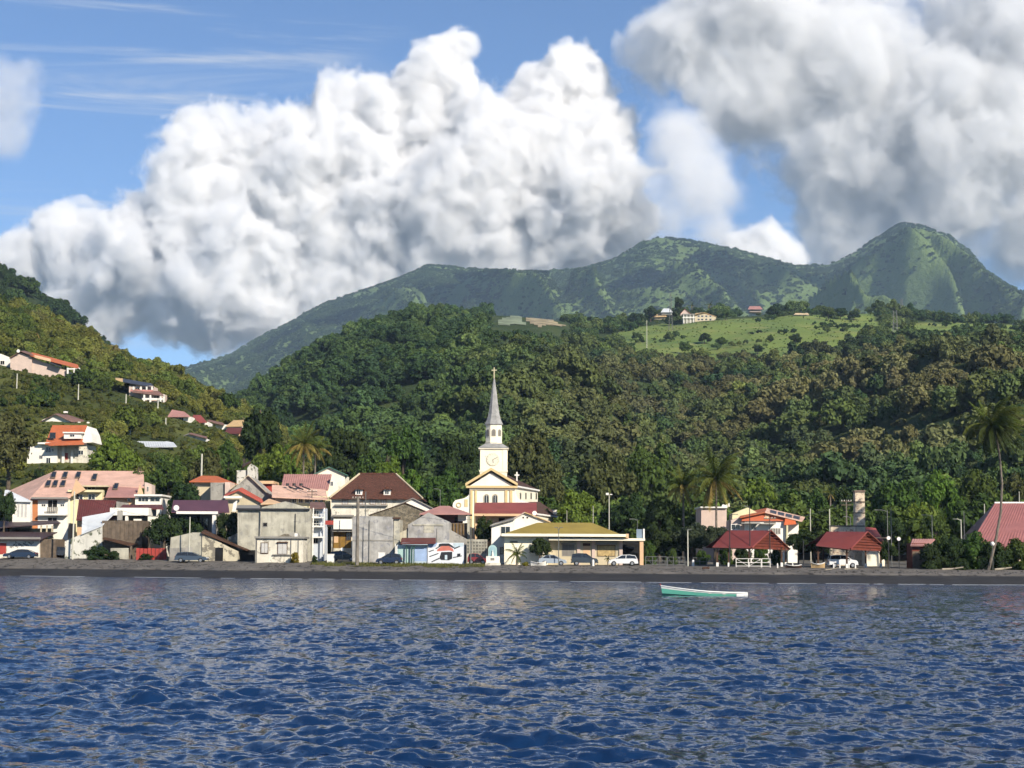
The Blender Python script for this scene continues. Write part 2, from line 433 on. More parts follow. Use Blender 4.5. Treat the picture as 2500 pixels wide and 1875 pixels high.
def fan_scatter(f, n, rng):
    """random points spread evenly over the terrain's area"""
    dx = np.gradient(f.X, axis=0); dy = np.gradient(f.Y, axis=1)
    A = np.abs(dx * dy)[:-1, :-1]; p = (A / A.sum()).ravel()
    c = rng.choice(p.size, n, p=p); a, b = np.unravel_index(c, A.shape); s, t = rng.random(n), rng.random(n)
    def bl(Q): return (Q[a, b] * (1 - s) + Q[a + 1, b] * s) * (1 - t) + (Q[a, b + 1] * (1 - s) + Q[a + 1, b + 1] * s) * t
    return np.stack([bl(f.X), bl(f.Y), bl(f.Z)], -1)
def fan_z(f, x, y):
    """terrain height under (x, y)"""
    u = x / y; U = f.X / f.Y
    i = int(np.argmin(np.abs(U[:, f.X.shape[1] // 2] - u))); return float(np.interp(y, f.Y[i], f.Z[i]))

# the wooded hill with the grassy plateau
KF = [-500, 300, 575, 700, 800, 900, 1000, 1200, 1350, 1450, 1550, 1700, 1900, 2100, 2250, 2500, 3000]
ST_F = [
 (300,  [1352]*17),
 (345,  [1345,1340,1330,1325,1320,1312,1305,1300,1300,1300,1300,1300,1305,1310,1300,1290,1280]),
 (450,  [1345,1320,1280,1240,1215,1190,1165,1130,1135,1150,1165,1175,1180,1160,1120,1080,1050]),
 (600,  [1345,1280,1200,1120,1075,1040,1010, 970, 980,1005,1020,1030,1025, 988, 938, 902, 880]),
 (760,  [1345,1230,1110,1025, 965, 915, 880, 855, 895, 940, 960, 970, 966, 930, 890, 872, 862]),
 (1000, [1340,1180,1005, 920, 860, 815, 790, 802, 824, 848, 858, 862, 855, 838, 822, 820, 820]),
 (1350, [1340,1160, 995, 905, 845, 802, 772, 766, 778, 798, 790, 768, 760, 760, 782, 798, 805]),
 (1750, [1345,1250,1150,1080,1020, 960, 930, 900, 890, 880, 870, 850, 845, 840, 850, 860, 860]),
 (2400, [1362]*17)]
def disp_f(X, Y, Z, px, t):
    e = np.clip((Y - 360) / 250, 0, 1) * np.clip((1900 - Y) / 500, 0, 1)
    steep = np.clip((900 - Y) / 300, 0.15, 1)
    sp = (1 - np.abs(fbm(X / 105 + .15 * fbm(Y / 90, X / 140, 3, 4), Y / 420, 3, 8)) * 2.2)
    return e * (steep * 20 * (sp - .5) + 5 * fbm(X / 60, Y / 60, 4, 2))
hillF = fan_terrain('wooded_hill', KF, ST_F, (-350, 2850), 330, 260, disp_f)
# the near hillside on the left with its houses
KL = [-700, -200, 0, 60, 130, 200, 280, 400, 450, 500, 600, 700, 800, 950]
ST_L = [
 (292, [1350]*14),
 (330, [1150,1175,1185,1190,1190,1195,1200,1215,1230,1245,1275,1310,1335,1350]),
 (400, [1000,1040,1060,1060,1058,1060,1065,1080,1090,1105,1155,1230,1300,1350]),
 (480, [ 850, 905, 930, 935, 945, 955, 968, 992,1005,1030,1080,1170,1270,1350]),
 (560, [ 720, 800, 830, 842, 858, 875, 900, 935, 955, 990,1035,1110,1250,1350]),
 (640, [ 590, 680, 738, 760, 790, 825, 872, 908, 930, 968,1015,1075,1230,1350]),
 (760, [ 640, 730, 800, 820, 850, 890, 930, 960, 980,1010,1060,1130,1260,1350]),
 (1000,[1362]*14)]
def disp_l(X, Y, Z, px, t):
    e = np.clip((Y - 330) / 120, 0, 1) * np.clip((900 - Y) / 150, 0, 1)
    return e * (4 * fbm(X / 45, Y / 45, 4, 12))
hillL = fan_terrain('left_hillside', KL, ST_L, (-600, 940), 180, 150, disp_l)
KB = [-800, -300, 0, 60, 130, 180, 260, 400]
ST_B = [(900, [1100]*8), (1150, [480, 545, 640, 674, 732, 782, 880, 1060]), (1450, [700, 760, 850, 870, 900, 950, 1000, 1150]), (1800, [1362]*8)]
hillB = fan_terrain('far_wooded_hill', KB, ST_B, (-700, 390), 90, 60, lambda X, Y, Z, px, t: 8 * fbm(X / 80, Y / 80, 4, 33))
# the mountains
KM = [-900,-300,300,452,565,633,723,791,870,961,1045,1150,1300,1420,1500,1560,1605,1695,1808,1865,1944,2023,2090,2147,2204,2249,2317,2373,2407,2452,2500,2700,3200]
RM = [1120,1000,930,900,868,825,780,742,715,684,647,655,662,656,630,594,577,588,610,628,650,646,616,574,540,549,574,618,660,688,716,790,900]
def lerp_curve(a, b, k): return [x * (1 - k) + y * k for x, y in zip(a, b)]
base_m = [1130,1060,1010,990,960,930,905,900,895,890,885,880,875,870,868,866,864,862,860,858,856,855,855,855,855,858,860,862,866,872,880,920,990]
ST_M = [(2600, [1345]*33), (3300, lerp_curve([1345]*33, base_m, .8)), (4300, lerp_curve(base_m, RM, .30)), (5000, lerp_curve(base_m, RM, .66)), (5600, RM), (6000, lerp_curve(base_m, RM, .8)), (6800, [1362]*33)]
def disp_m(X, Y, Z, px, t):
    env = np.clip((Y - 3000) / 900, 0, 1) * np.clip((5560 - Y) / 900, 0, 1) ** 1.3 + .008
    env = env * (.25 + .75 * np.clip((px - 850) / 350, 0, 1))
    wx = X + 160 * fbm(X / 500, Y / 500, 3, 41) + (Y - 4600) * .25
    spur = 1 - np.abs(fbm(wx / 330, Y / 1500, 3, 17)) * 2.6
    spur2 = 1 - np.abs(fbm(wx / 120 + 3, Y / 600, 3, 19)) * 2.6
    d = env * (240 * (spur - .45) + 110 * (spur2 - .45)) + np.clip((Y - 2900) / 600, 0, 1) * (np.clip((5500 - Y) / 300, .15, 1) * 10 * fbm(X / 60, Y / 60, 4, 23))
    rt = ((Z - CAM_H) / Y).max(axis=1, keepdims=True); tn_ = (Z + d - CAM_H) / Y; lim = rt - .0045     # spurs stay below the crest line
    over = np.clip(tn_ - lim, 0, None); tn2 = np.where(Y < 5560, np.where(tn_ > lim, lim + .004 * (1 - np.exp(-over / .004)), tn_), tn_)
    return tn2 * Y + CAM_H - Z
mount = fan_terrain('mountains', KM, ST_M, (-850, 3150), 780, 300, disp_m, smooth=2, soft=14)

def land_material(name, cols, scales, field=None, bump=0.0, bdist=2.0, bscale=.1):
    m = bpy.data.materials.new(name); m.use_nodes = True
    n, l = m.node_tree.nodes, m.node_tree.links; b = n['Principled BSDF']; b.inputs['Roughness'].default_value = .95; b.inputs['Specular IOR Level'].default_value = .1
    geo = n.new('ShaderNodeNewGeometry')
    def noise(sc, det, rg=.6):
        t = n.new('ShaderNodeTexNoise'); t.inputs['Scale'].default_value = sc; t.inputs['Detail'].default_value = det; t.inputs['Roughness'].default_value = rg; l.new(geo.outputs['Position'], t.inputs['Vector']); return t.outputs[0]
    def mix(f, a, c):
        x = n.new('ShaderNodeMix'); x.data_type = 'RGBA'; l.new(f, x.inputs[0])
        for i, v in ((6, a), (7, c)):
            if isinstance(v, tuple): x.inputs[i].default_value = (*v, 1)
            else: l.new(v, x.inputs[i])
        return x.outputs[2]
    o = cols[0]
    for c, (sc, lo, hi) in zip(cols[1:], scales):
        r = n.new('ShaderNodeMapRange'); r.inputs[1].default_value = lo; r.inputs[2].default_value = hi; l.new(noise(sc, 7), r.inputs[0]); o = mix(r.outputs[0], o, c)
    if field:
        at = n.new('ShaderNodeAttribute'); at.attribute_name = 'field'
        fo = field[0]
        for c, (sc, lo, hi) in zip(field[1:], ((.018, .45, .62), (.05, .5, .7))):
            r = n.new('ShaderNodeMapRange'); r.inputs[1].default_value = lo; r.inputs[2].default_value = hi; l.new(noise(sc, 6), r.inputs[0]); fo = mix(r.outputs[0], fo, c)
        o = mix(at.outputs['Fac'], o, fo)
    l.new(o, b.inputs['Base Color'])
    if bump:
        bp = n.new('ShaderNodeBump'); bp.inputs['Strength'].default_value = bump; bp.inputs['Distance'].default_value = bdist; l.new(noise(bscale, 6, .7), bp.inputs['Height']); l.new(bp.outputs[0], b.inputs['Normal'])
    return m
mm = land_material('mountain_forest', [(.10, .15, .05), (.13, .185, .06), (.085, .125, .045)],
                   [(.012, .4, .6), (.0038, .555, .61)], bump=1.0, bdist=14, bscale=.035)
mount.me.materials.append(mm)
fm = land_material('forest_floor', [(.035, .055, .020), (.055, .075, .026)], [(.03, .45, .6)], field=[(.16, .215, .052), (.11, .165, .048), (.22, .23, .075)], bump=.6, bdist=1.0, bscale=.5)
hillF.me.materials.append(fm)
lm = land_material('hillside_scrub', [(.05, .065, .02), (.10, .11, .03)], [(.04, .45, .6)], bump=.6, bdist=1.0, bscale=.5)
hillL.me.materials.append(lm)
hillB.me.materials.append(land_material('far_wood_floor', [(.03, .048, .02), (.045, .062, .022)], [(.05, .4, .6)], bump=1.0, bdist=4, bscale=.12))
FIELD = [(1480,822),(1545,800),(1640,790),(1720,784),(1900,772),(2130,762),(2150,800),(2330,788),(2560,796),(2560,838),(2330,834),(2180,825),(2120,838),(2050,868),(1900,888),(1740,880),(1640,888),(1560,872)]
PLOT = [(1205,770),(1285,764),(1345,768),(1385,795),(1375,803),(1300,800),(1210,796)]
_pf = proj(np.stack([hillF.X, hillF.Y, hillF.Z], -1).reshape(-1, 3))
_j = 14 * fbm(hillF.X.ravel() / 40, hillF.Y.ravel() / 40, 3, 5)
_fa = (inpoly(_pf[:, 0] + _j, _pf[:, 1] + _j * .5, FIELD) & (hillF.Y.ravel() > 720) & (hillF.Y.ravel() < 1500)).astype(np.float32)
_a = hillF.me.attributes.new('field', 'FLOAT', 'POINT'); _a.data.foreach_set('value', _fa)
def drape(name, f, poly, yr, off, material):
    """a strip of ground cover lying on the terrain"""
    pp = proj(np.stack([f.X, f.Y, f.Z], -1).reshape(-1, 3)); ok = inpoly(pp[:, 0], pp[:, 1], poly) & (f.Y.ravel() > yr[0]) & (f.Y.ravel() < yr[1])
    ok = ok.reshape(f.X.shape)
    cell = ok[:-1, :-1] & ok[1:, :-1] & ok[1:, 1:] & ok[:-1, 1:]
    i = f.idx
    F = np.stack([i[:-1, :-1][cell], i[1:, :-1][cell], i[1:, 1:][cell], i[:-1, 1:][cell]], -1)
    u, inv = np.unique(F, return_inverse=True)
    V = np.stack([f.X.ravel()[u], f.Y.ravel()[u], f.Z.ravel()[u] + off], -1)
    return tag(link(name, np_mesh(name, V, inv.reshape(F.shape), material, True)), kind='structure')
# ------------------------------------------------------------------ the sea: wind chop summed from many wave trains
def sea_mesh():
    ui = np.concatenate([np.linspace(-8, -.6, 16), np.linspace(-.5, -.34, 12), np.linspace(-.33, .33, 760), np.linspace(.34, .5, 12), np.linspace(.6, 8, 16)])
    yb = np.linspace(1 / 19.0, 1 / 262.0, 860)        # even steps down the picture
    Yr = np.concatenate([[-2500, -300, -60, -10, 2, 5, 9, 13, 16], 1 / yb, [275, 300, 340]])
    U, Y = np.meshgrid(ui, Yr, indexing='ij')
    X = U * np.maximum(np.abs(Y), 60 if True else 0) * np.where(np.abs(U) > .55, 1, 1)
    X = np.where(np.abs(Y) < 60, U * np.where(np.abs(U) <= .33, np.maximum(np.abs(Y), 4), np.maximum(np.abs(Y), 40)), X)
    X = np.clip(X, -5400, 5400)
    dY = np.gradient(Y, axis=1); dX = np.gradient(X, axis=0)
    Z = np.zeros_like(X); DX = np.zeros_like(X); DY = np.zeros_like(X)
    r = np.random.default_rng(5)
    N = 180
    lam = np.exp(r.uniform(np.log(.20), np.log(3.2), N))
    th = r.normal(math.radians(250), math.radians(44), N)
    for i in range(N):
        k = 2 * math.pi / lam[i]; kx, ky = k * math.cos(th[i]), k * math.sin(th[i])
        slope = .0265 * (1.2 / max(lam[i], 1.2)) ** .5
        a = slope / k
        damp = np.clip(1.6 - (np.abs(dY * ky) + np.abs(dX * kx)) / 2.4, 0, 1)
        ph = kx * X + ky * Y + r.uniform(0, 6.28)
        c = np.cos(ph); s = np.sin(ph)
        Z += a * damp * s; DX += -a * damp * c * math.cos(th[i]) * .35; DY += -a * damp * c * math.sin(th[i]) * .35
    gust = .9 + 1.1 * fbm(X / 3.2, Y / 7, 4, 51) + .5 * fbm(X / 22, Y / 40, 2, 53)
    calm = np.clip((shore(np.clip(X, -400, 400)) - Y) / 10, .35, 1) * np.clip(gust, .8, 2.0)
    ok = (np.abs(U) < .6) & (Y > 3)
    Z = np.where(ok, Z * calm, 0); X = X + np.where(ok, DX * calm, 0); Y2 = Y + np.where(ok, DY * calm, 0)
    n, m = X.shape
    V = np.stack([X, Y2, Z], -1).reshape(-1, 3); i = np.arange(n * m).reshape(n, m)
    F = np.stack([i[:-1, :-1], i[1:, :-1], i[1:, 1:], i[:-1, 1:]], -1).reshape(-1, 4)
    return np_mesh('sea', V, F, None, True)
def sea_material():
    m = bpy.data.materials.new('sea_water'); m.use_nodes = True
    n, l = m.node_tree.nodes, m.node_tree.links; b = n['Principled BSDF']
    b.inputs['Base Color'].default_value = (.005, .024, .076, 1)
    b.inputs['Roughness'].default_value = .09; b.inputs['IOR'].default_value = 1.333
    geo = n.new('ShaderNodeNewGeometry'); mp = n.new('ShaderNodeMapping'); mp.inputs['Scale'].default_value = (1, .75, 1); l.new(geo.outputs['Position'], mp.inputs[0])
    def noise(sc, det):
        t = n.new('ShaderNodeTexNoise'); t.inputs['Scale'].default_value = sc; t.inputs['Detail'].default_value = det; t.inputs['Roughness'].default_value = .6; l.new(mp.outputs[0], t.inputs['Vector']); return t.outputs[0]
    # ripples too fine for the mesh: the surface normal wanders with them
    def rip(sc, det, k):
        t = n.new('ShaderNodeTexNoise'); t.inputs['Scale'].default_value = sc; t.inputs['Detail'].default_value = det; t.inputs['Roughness'].default_value = .65; l.new(mp.outputs[0], t.inputs['Vector'])
        a = n.new('ShaderNodeVectorMath'); a.operation = 'SUBTRACT'; l.new(t.outputs['Color'], a.inputs[0]); a.inputs[1].default_value = (.5, .5, .5)
        c = n.new('ShaderNodeVectorMath'); c.operation = 'MULTIPLY'; l.new(a.outputs[0], c.inputs[0]); c.inputs[1].default_value = (k, k, 0); return c.outputs[0]
    def add(p, q):
        a = n.new('ShaderNodeVectorMath'); a.operation = 'ADD'; l.new(p, a.inputs[0]); l.new(q, a.inputs[1]); return a.outputs[0]
    sp = n.new('ShaderNodeSeparateXYZ'); l.new(geo.outputs['Position'], sp.inputs[0]); fr = n.new('ShaderNodeMapRange'); fr.inputs[1].default_value = 40; fr.inputs[2].default_value = 200; fr.inputs[3].default_value = 1.0; fr.inputs[4].default_value = 2.0; l.new(sp.outputs[1], fr.inputs[0])   # chop the mesh cannot hold farther out
    def far(p):
        a = n.new('ShaderNodeVectorMath'); a.operation = 'SCALE'; l.new(p, a.inputs[0]); l.new(fr.outputs[0], a.inputs['Scale']); return a.outputs[0]
    v = add(add(geo.outputs['Normal'], far(rip(.9, 3, .7))), far(rip(4.5, 4, 1.0)))
    nz = n.new('ShaderNodeVectorMath'); nz.operation = 'NORMALIZE'; l.new(v, nz.inputs[0]); l.new(nz.outputs[0], b.inputs['Normal'])
    return m
sm_ = sea_mesh(); sm_.materials.append(sea_material())
tag(link('sea', sm_), kind='structure')
# ------------------------------------------------------------------ leaves and bark
def leaf_material(name, col=None, var=.35, trans=.22, instanced=False, hue=.02):
    m = bpy.data.materials.new(name); m.use_nodes = True; MATS[name] = m
    n, l = m.node_tree.nodes, m.node_tree.links; n.clear()
    out = n.new('ShaderNodeOutputMaterial'); d = n.new('ShaderNodeBsdfDiffuse'); t = n.new('ShaderNodeBsdfTranslucent'); ms = n.new('ShaderNodeMixShader'); ms.inputs[0].default_value = trans
    geo = n.new('ShaderNodeNewGeometry'); oi = n.new('ShaderNodeObjectInfo')
    if instanced:
        at = n.new('ShaderNodeAttribute'); at.attribute_type = 'INSTANCER'; at.attribute_name = 'tint'; base = at.outputs['Color']
    else:
        rgb = n.new('ShaderNodeRGB'); rgb.outputs[0].default_value = (*col, 1); base = rgb.outputs[0]
    hs = n.new('ShaderNodeHueSaturation'); l.new(base, hs.inputs['Color'])
    # every leaf its own tone, every tree its own hue
    mr = n.new('ShaderNodeMapRange'); mr.inputs[3].default_value = 1 - var; mr.inputs[4].default_value = 1 + var; l.new(geo.outputs['Random Per Island'], mr.inputs[0])
    l.new(mr.outputs[0], hs.inputs['Value'])
    mh = n.new('ShaderNodeMapRange'); mh.inputs[3].default_value = .5 - hue; mh.inputs[4].default_value = .5 + hue; l.new(oi.outputs['Random'], mh.inputs[0]); l.new(mh.outputs[0], hs.inputs['Hue'])
    l.new(hs.outputs[0], d.inputs[0]); l.new(hs.outputs[0], t.inputs[0])
    l.new(d.outputs[0], ms.inputs[1]); l.new(t.outputs[0], ms.inputs[2]); l.new(ms.outputs[0], out.inputs[0])
    return m
bark = mat('bark', (.10, .078, .055), .95, .3, 3, bump=.5, bscale=12)
bark_pale = mat('palm_bark', (.17, .145, .115), .95, .25, 3, bump=.5, bscale=10)

def crown_arrays(seed, R=(4, 4, 3.2), clumps=16, leaves=1200, size=.38, flat=.35, core=True, core_r=.62, small=1.0):
    """leaf quads spread over the skins of many clumps that fill an uneven crown; centre at z = 0"""
    r = np.random.default_rng(seed); R = np.array(R)
    d = r.normal(size=(clumps, 3)); d /= np.linalg.norm(d, axis=1)[:, None]; d[:, 2] = np.where(d[:, 2] < -flat, -d[:, 2] * .6, d[:, 2])
    rad = r.uniform(.38, .78, clumps)[:, None]
    C = d * R * rad; cr = r.uniform(.24, .46, clumps) * R.mean() * small
    w = cr ** 2; k = r.choice(clumps, leaves, p=w / w.sum())
    n = r.normal(size=(leaves, 3)); n /= np.linalg.norm(n, axis=1)[:, None]
    n[:, 2] = np.where(n[:, 2] < -.6, -n[:, 2], n[:, 2])
    pos = C[k] + n * (cr[k] * r.uniform(.62, 1.12, leaves))[:, None]
    nn = n + r.normal(size=n.shape) * .55; nn /= np.linalg.norm(nn, axis=1)[:, None]
    a = np.cross(nn, r.normal(size=n.shape)); a /= np.linalg.norm(a, axis=1)[:, None]; b = np.cross(nn, a)
    s = (size * r.uniform(.6, 1.35, leaves))[:, None]
    q = np.stack([pos - a * s * .5 - b * s * .28, pos + a * s * .5 - b * s * .28, pos + a * s * .42 + b * s * .30, pos - a * s * .42 + b * s * .30], 1)
    V = q.reshape(-1, 3); F = np.arange(len(V)).reshape(-1, 4)
    if core:
        # inner leaf mass so that no light leaks through the middle
        Vs, Fs = [V], [F]; off = len(V)
        for i in range(clumps):
            th = np.linspace(0, np.pi, 5); ph = np.arange(7) / 7 * 2 * np.pi
            g = np.array([[np.sin(t) * np.cos(p), np.sin(t) * np.sin(p), np.cos(t)] for t in th for p in ph])
            Vs.append(C[i] + g * cr[i] * core_r * r.uniform(.9, 1.1, (len(g), 1)))
            f = [[off + a_ * 7 + b_, off + a_ * 7 + (b_ + 1) % 7, off + (a_ + 1) * 7 + (b_ + 1) % 7, off + (a_ + 1) * 7 + b_] for a_ in range(4) for b_ in range(7)]
            Fs.append(np.array(f)); off += len(g)
        V = np.concatenate(Vs); F = np.concatenate(Fs)
    return V, F
def trunk_mb(h, r, seed, limbs=4, spread=2.0, lean=0.0):
    rr = random.Random(seed); mb = MB()
    top = Vector((lean, 0, h))
    mb.tube([(0, 0, -.4), (lean * .3, rr.uniform(-.1, .1), h * .4), top], [r * 1.25, r, r * .75], 7)
    for i in range(limbs):
        a = rr.uniform(0, 6.28); e = Vector((math.cos(a) * spread * rr.uniform(.5, 1), math.sin(a) * spread * rr.uniform(.5, 1), rr.uniform(.10, .22)))
        mb.tube([top - Vector((0, 0, .3)), top + e * .5 + Vector((0, 0, .2)), top + e], [r * .6, r * .42, r * .2], 5)
    return mb
# ------------------------------------------------------------------ forest of far trees (one mass of wood)
forest_leaf = leaf_material('forest_leaf', instanced=True, var=.26, trans=.14, hue=.010)
src = bpy.data.collections.new('forest_sources')
for i in range(7):
    V, F = crown_arrays(100 + i, R=(1.0, 1.0, .80), clumps=[14, 17, 20, 15, 18, 13, 22][i], leaves=1700, size=.135, core=True, small=.72)
    V[:, 2] += .55
    o = bpy.data.objects.new('forest_source', np_mesh('forest_tree', V, F, forest_leaf)); src.objects.link(o)
def forest_group():
    ng = bpy.data.node_groups.new('forest', 'GeometryNodeTree')
    ng.interface.new_socket('Geometry', in_out='INPUT', socket_type='NodeSocketGeometry'); ng.interface.new_socket('Geometry', in_out='OUTPUT', socket_type='NodeSocketGeometry')
    N, L = ng.nodes, ng.links
    gi, go = N.new('NodeGroupInput'), N.new('NodeGroupOutput')
    iop = N.new('GeometryNodeInstanceOnPoints'); ci = N.new('GeometryNodeCollectionInfo'); ci.inputs['Collection'].default_value = src; ci.inputs['Separate Children'].default_value = True; ci.inputs['Reset Children'].default_value = True
    def att(nm, ty):
        a = N.new('GeometryNodeInputNamedAttribute'); a.data_type = ty; a.inputs['Name'].default_value = nm; return a.outputs['Attribute']
    iop.inputs['Pick Instance'].default_value = True
    L.new(gi.outputs[0], iop.inputs['Points']); L.new(ci.outputs[0], iop.inputs['Instance'])
    L.new(att('pick', 'INT'), iop.inputs['Instance Index']); L.new(att('rot', 'FLOAT_VECTOR'), iop.inputs['Rotation']); L.new(att('scl', 'FLOAT_VECTOR'), iop.inputs['Scale'])
    L.new(iop.outputs[0], go.inputs[0])
    return ng
FOREST = forest_group()
def forest(name, label, pts, rad, tint, rng):
    n = len(pts)
    me = bpy.data.meshes.new(name); me.vertices.add(n); me.vertices.foreach_set('co', pts.astype(np.float32).ravel())
    def at(nm, ty, arr, key): a = me.attributes.new(nm, ty, 'POINT'); a.data.foreach_set(key, np.ascontiguousarray(arr).ravel())
    at('pick', 'INT', rng.integers(0, 7, n).astype(np.int32), 'value')
    rot = np.stack([rng.normal(0, .12, n), rng.normal(0, .12, n), rng.uniform(0, 6.28, n)], -1).astype(np.float32); at('rot', 'FLOAT_VECTOR', rot, 'vector')
    sc = np.stack([rad * rng.uniform(.85, 1.2, n), rad * rng.uniform(.85, 1.2, n), rad * rng.uniform(.8, 1.25, n)], -1).astype(np.float32); at('scl', 'FLOAT_VECTOR', sc, 'vector')
    at('tint', 'FLOAT_COLOR', np.concatenate([tint, np.ones((n, 1))], 1).astype(np.float32), 'color')
    o = link(name, me); md = o.modifiers.new('forest', 'NODES'); md.node_group = FOREST
    o.data.materials.append(forest_leaf)
    return tag(o, label, 'forest', kind='stuff')
def palette(w, cols):
    w = np.clip(w, 0, 1)[..., None]; return cols[0] * (1 - w) + cols[1] * w
CA = lambda *v: np.array(v)
DEEP, GREEN, OLIVE, BROWN, LIME = CA(.028, .050, .022), CA(.050, .085, .026), CA(.075, .082, .030), CA(.122, .098, .050), CA(.095, .135, .028)
rg = np.random.default_rng(77)
VIEW = []           # (x0, x1, y0, y1, distance): sight lines kept open
def open_view(p, px, rad):
    rp = rad / p[:, 1] * FPX; k = np.ones(len(p), bool)
    for x0, x1, y0, y1, Y in VIEW: k &= ~((px[:, 0] > x0 - rp * .8) & (px[:, 0] < x1 + rp * .8) & (px[:, 1] - rp * 1.35 < y1) & (px[:, 1] > y0) & (p[:, 1] < Y + 4))
    return k
CLEAR = []          # (x, y, r) kept free of forest: houses on the slopes
def scatter_forest():
    p = fan_scatter(hillF, 52000, rg)
    px = proj(p)
    keep = (px[:, 0] > -120) & (px[:, 0] < 2620) & (p[:, 1] > 318) & (p[:, 1] < 1560)
    # wood thins out into meadow on the plateau
    j = 12 * fbm(p[:, 0] / 35, p[:, 1] / 35, 3, 5)
    fld = inpoly(px[:, 0] + j, px[:, 1] + j * .5, FIELD) & (p[:, 1] > 720)
    hedge = (fbm(p[:, 0] / 60, p[:, 1] / 22, 3, 66) > .33)
    keep &= ~(fld & ~hedge)
    keep &= ~(inpoly(px[:, 0], px[:, 1], PLOT) & (p[:, 1] > 850))
    keep &= rg.random(len(p)) < np.where(p[:, 1] > 900, .6, 1.0)
    for x, y, r in CLEAR: keep &= (p[:, 0] - x) ** 2 + (p[:, 1] - y) ** 2 > r * r
    # not in the town
    keep &= (p[:, 1] - shore(p[:, 0]) > 98)
    p, px, fld = p[keep], px[keep], fld[keep]
    n = len(p)
    a = fbm(p[:, 0] / 55, p[:, 1] / 55, 4, 91); b = rg.random(n)
    dry = np.clip((px[:, 0] - 1150) / 500, 0, 1) * np.clip((px[:, 1] - 850) / 60, 0, 1) * np.clip((1230 - px[:, 1]) / 90, 0, 1)
    w = np.clip(.5 + a * 1.3 + (b - .5) * .9, 0, 1)
    t = palette(w, (DEEP, GREEN))
    t = palette(np.clip((a + .25) * 1.1 + (b - .5) * .8, 0, 1) * (.15 + .55 * np.clip((px[:, 0] - 1000) / 300, 0, 1)), (t, OLIVE))
    br = np.clip((fbm(p[:, 0] / 40, p[:, 1] / 40, 3, 14) + .22) * 2.2 + (rg.random(n) - .5) * 1.0, 0, 1) * dry
    t = palette(br * .55, (t, BROWN))
    li = np.clip((rg.random(n) - .93) * 14, 0, 1); t = palette(li * .6, (t, LIME))
    t = t * rg.uniform(.85, 1.25, (n, 1)) * (1.5 + .7 * np.clip(fbm(p[:, 0] / 22, p[:, 1] / 22, 3, 61), -.5, .6))[:, None]
    rad = np.clip(rg.gamma(4.5, 1 / 4.5, n) * 4.1, 1.7, 8.5)
    rad = np.where(fld, rad * .45, rad)
    k = open_view(p, px, rad); p, rad, t = p[k], rad[k], t[k]
    # tussocks and shrubs over the meadow
    q = fan_scatter(hillF, 30000, rg); pq = proj(q); ok = (q[:, 1] > 730) & (q[:, 1] < 1480) & inpoly(pq[:, 0], pq[:, 1], FIELD)
    q = q[ok]; m = len(q); big = (fbm(q[:, 0] / 50, q[:, 1] / 26, 3, 31) > .30)
    r2 = np.where(big, rg.uniform(1.0, 2.6, m), rg.uniform(.35, .8, m)); t2 = np.where(big[:, None], palette(rg.random(m), (DEEP, GREEN)), palette(rg.random(m), (CA(.10, .165, .04), CA(.17, .205, .06))))
    p = np.concatenate([p, q]); rad = np.concatenate([rad, r2]); t = np.concatenate([t, t2])
    p[:, 2] -= rad * .15
    forest('forest', 'dense mixed woodland covering the hill behind the town', p, rad, t, rg)
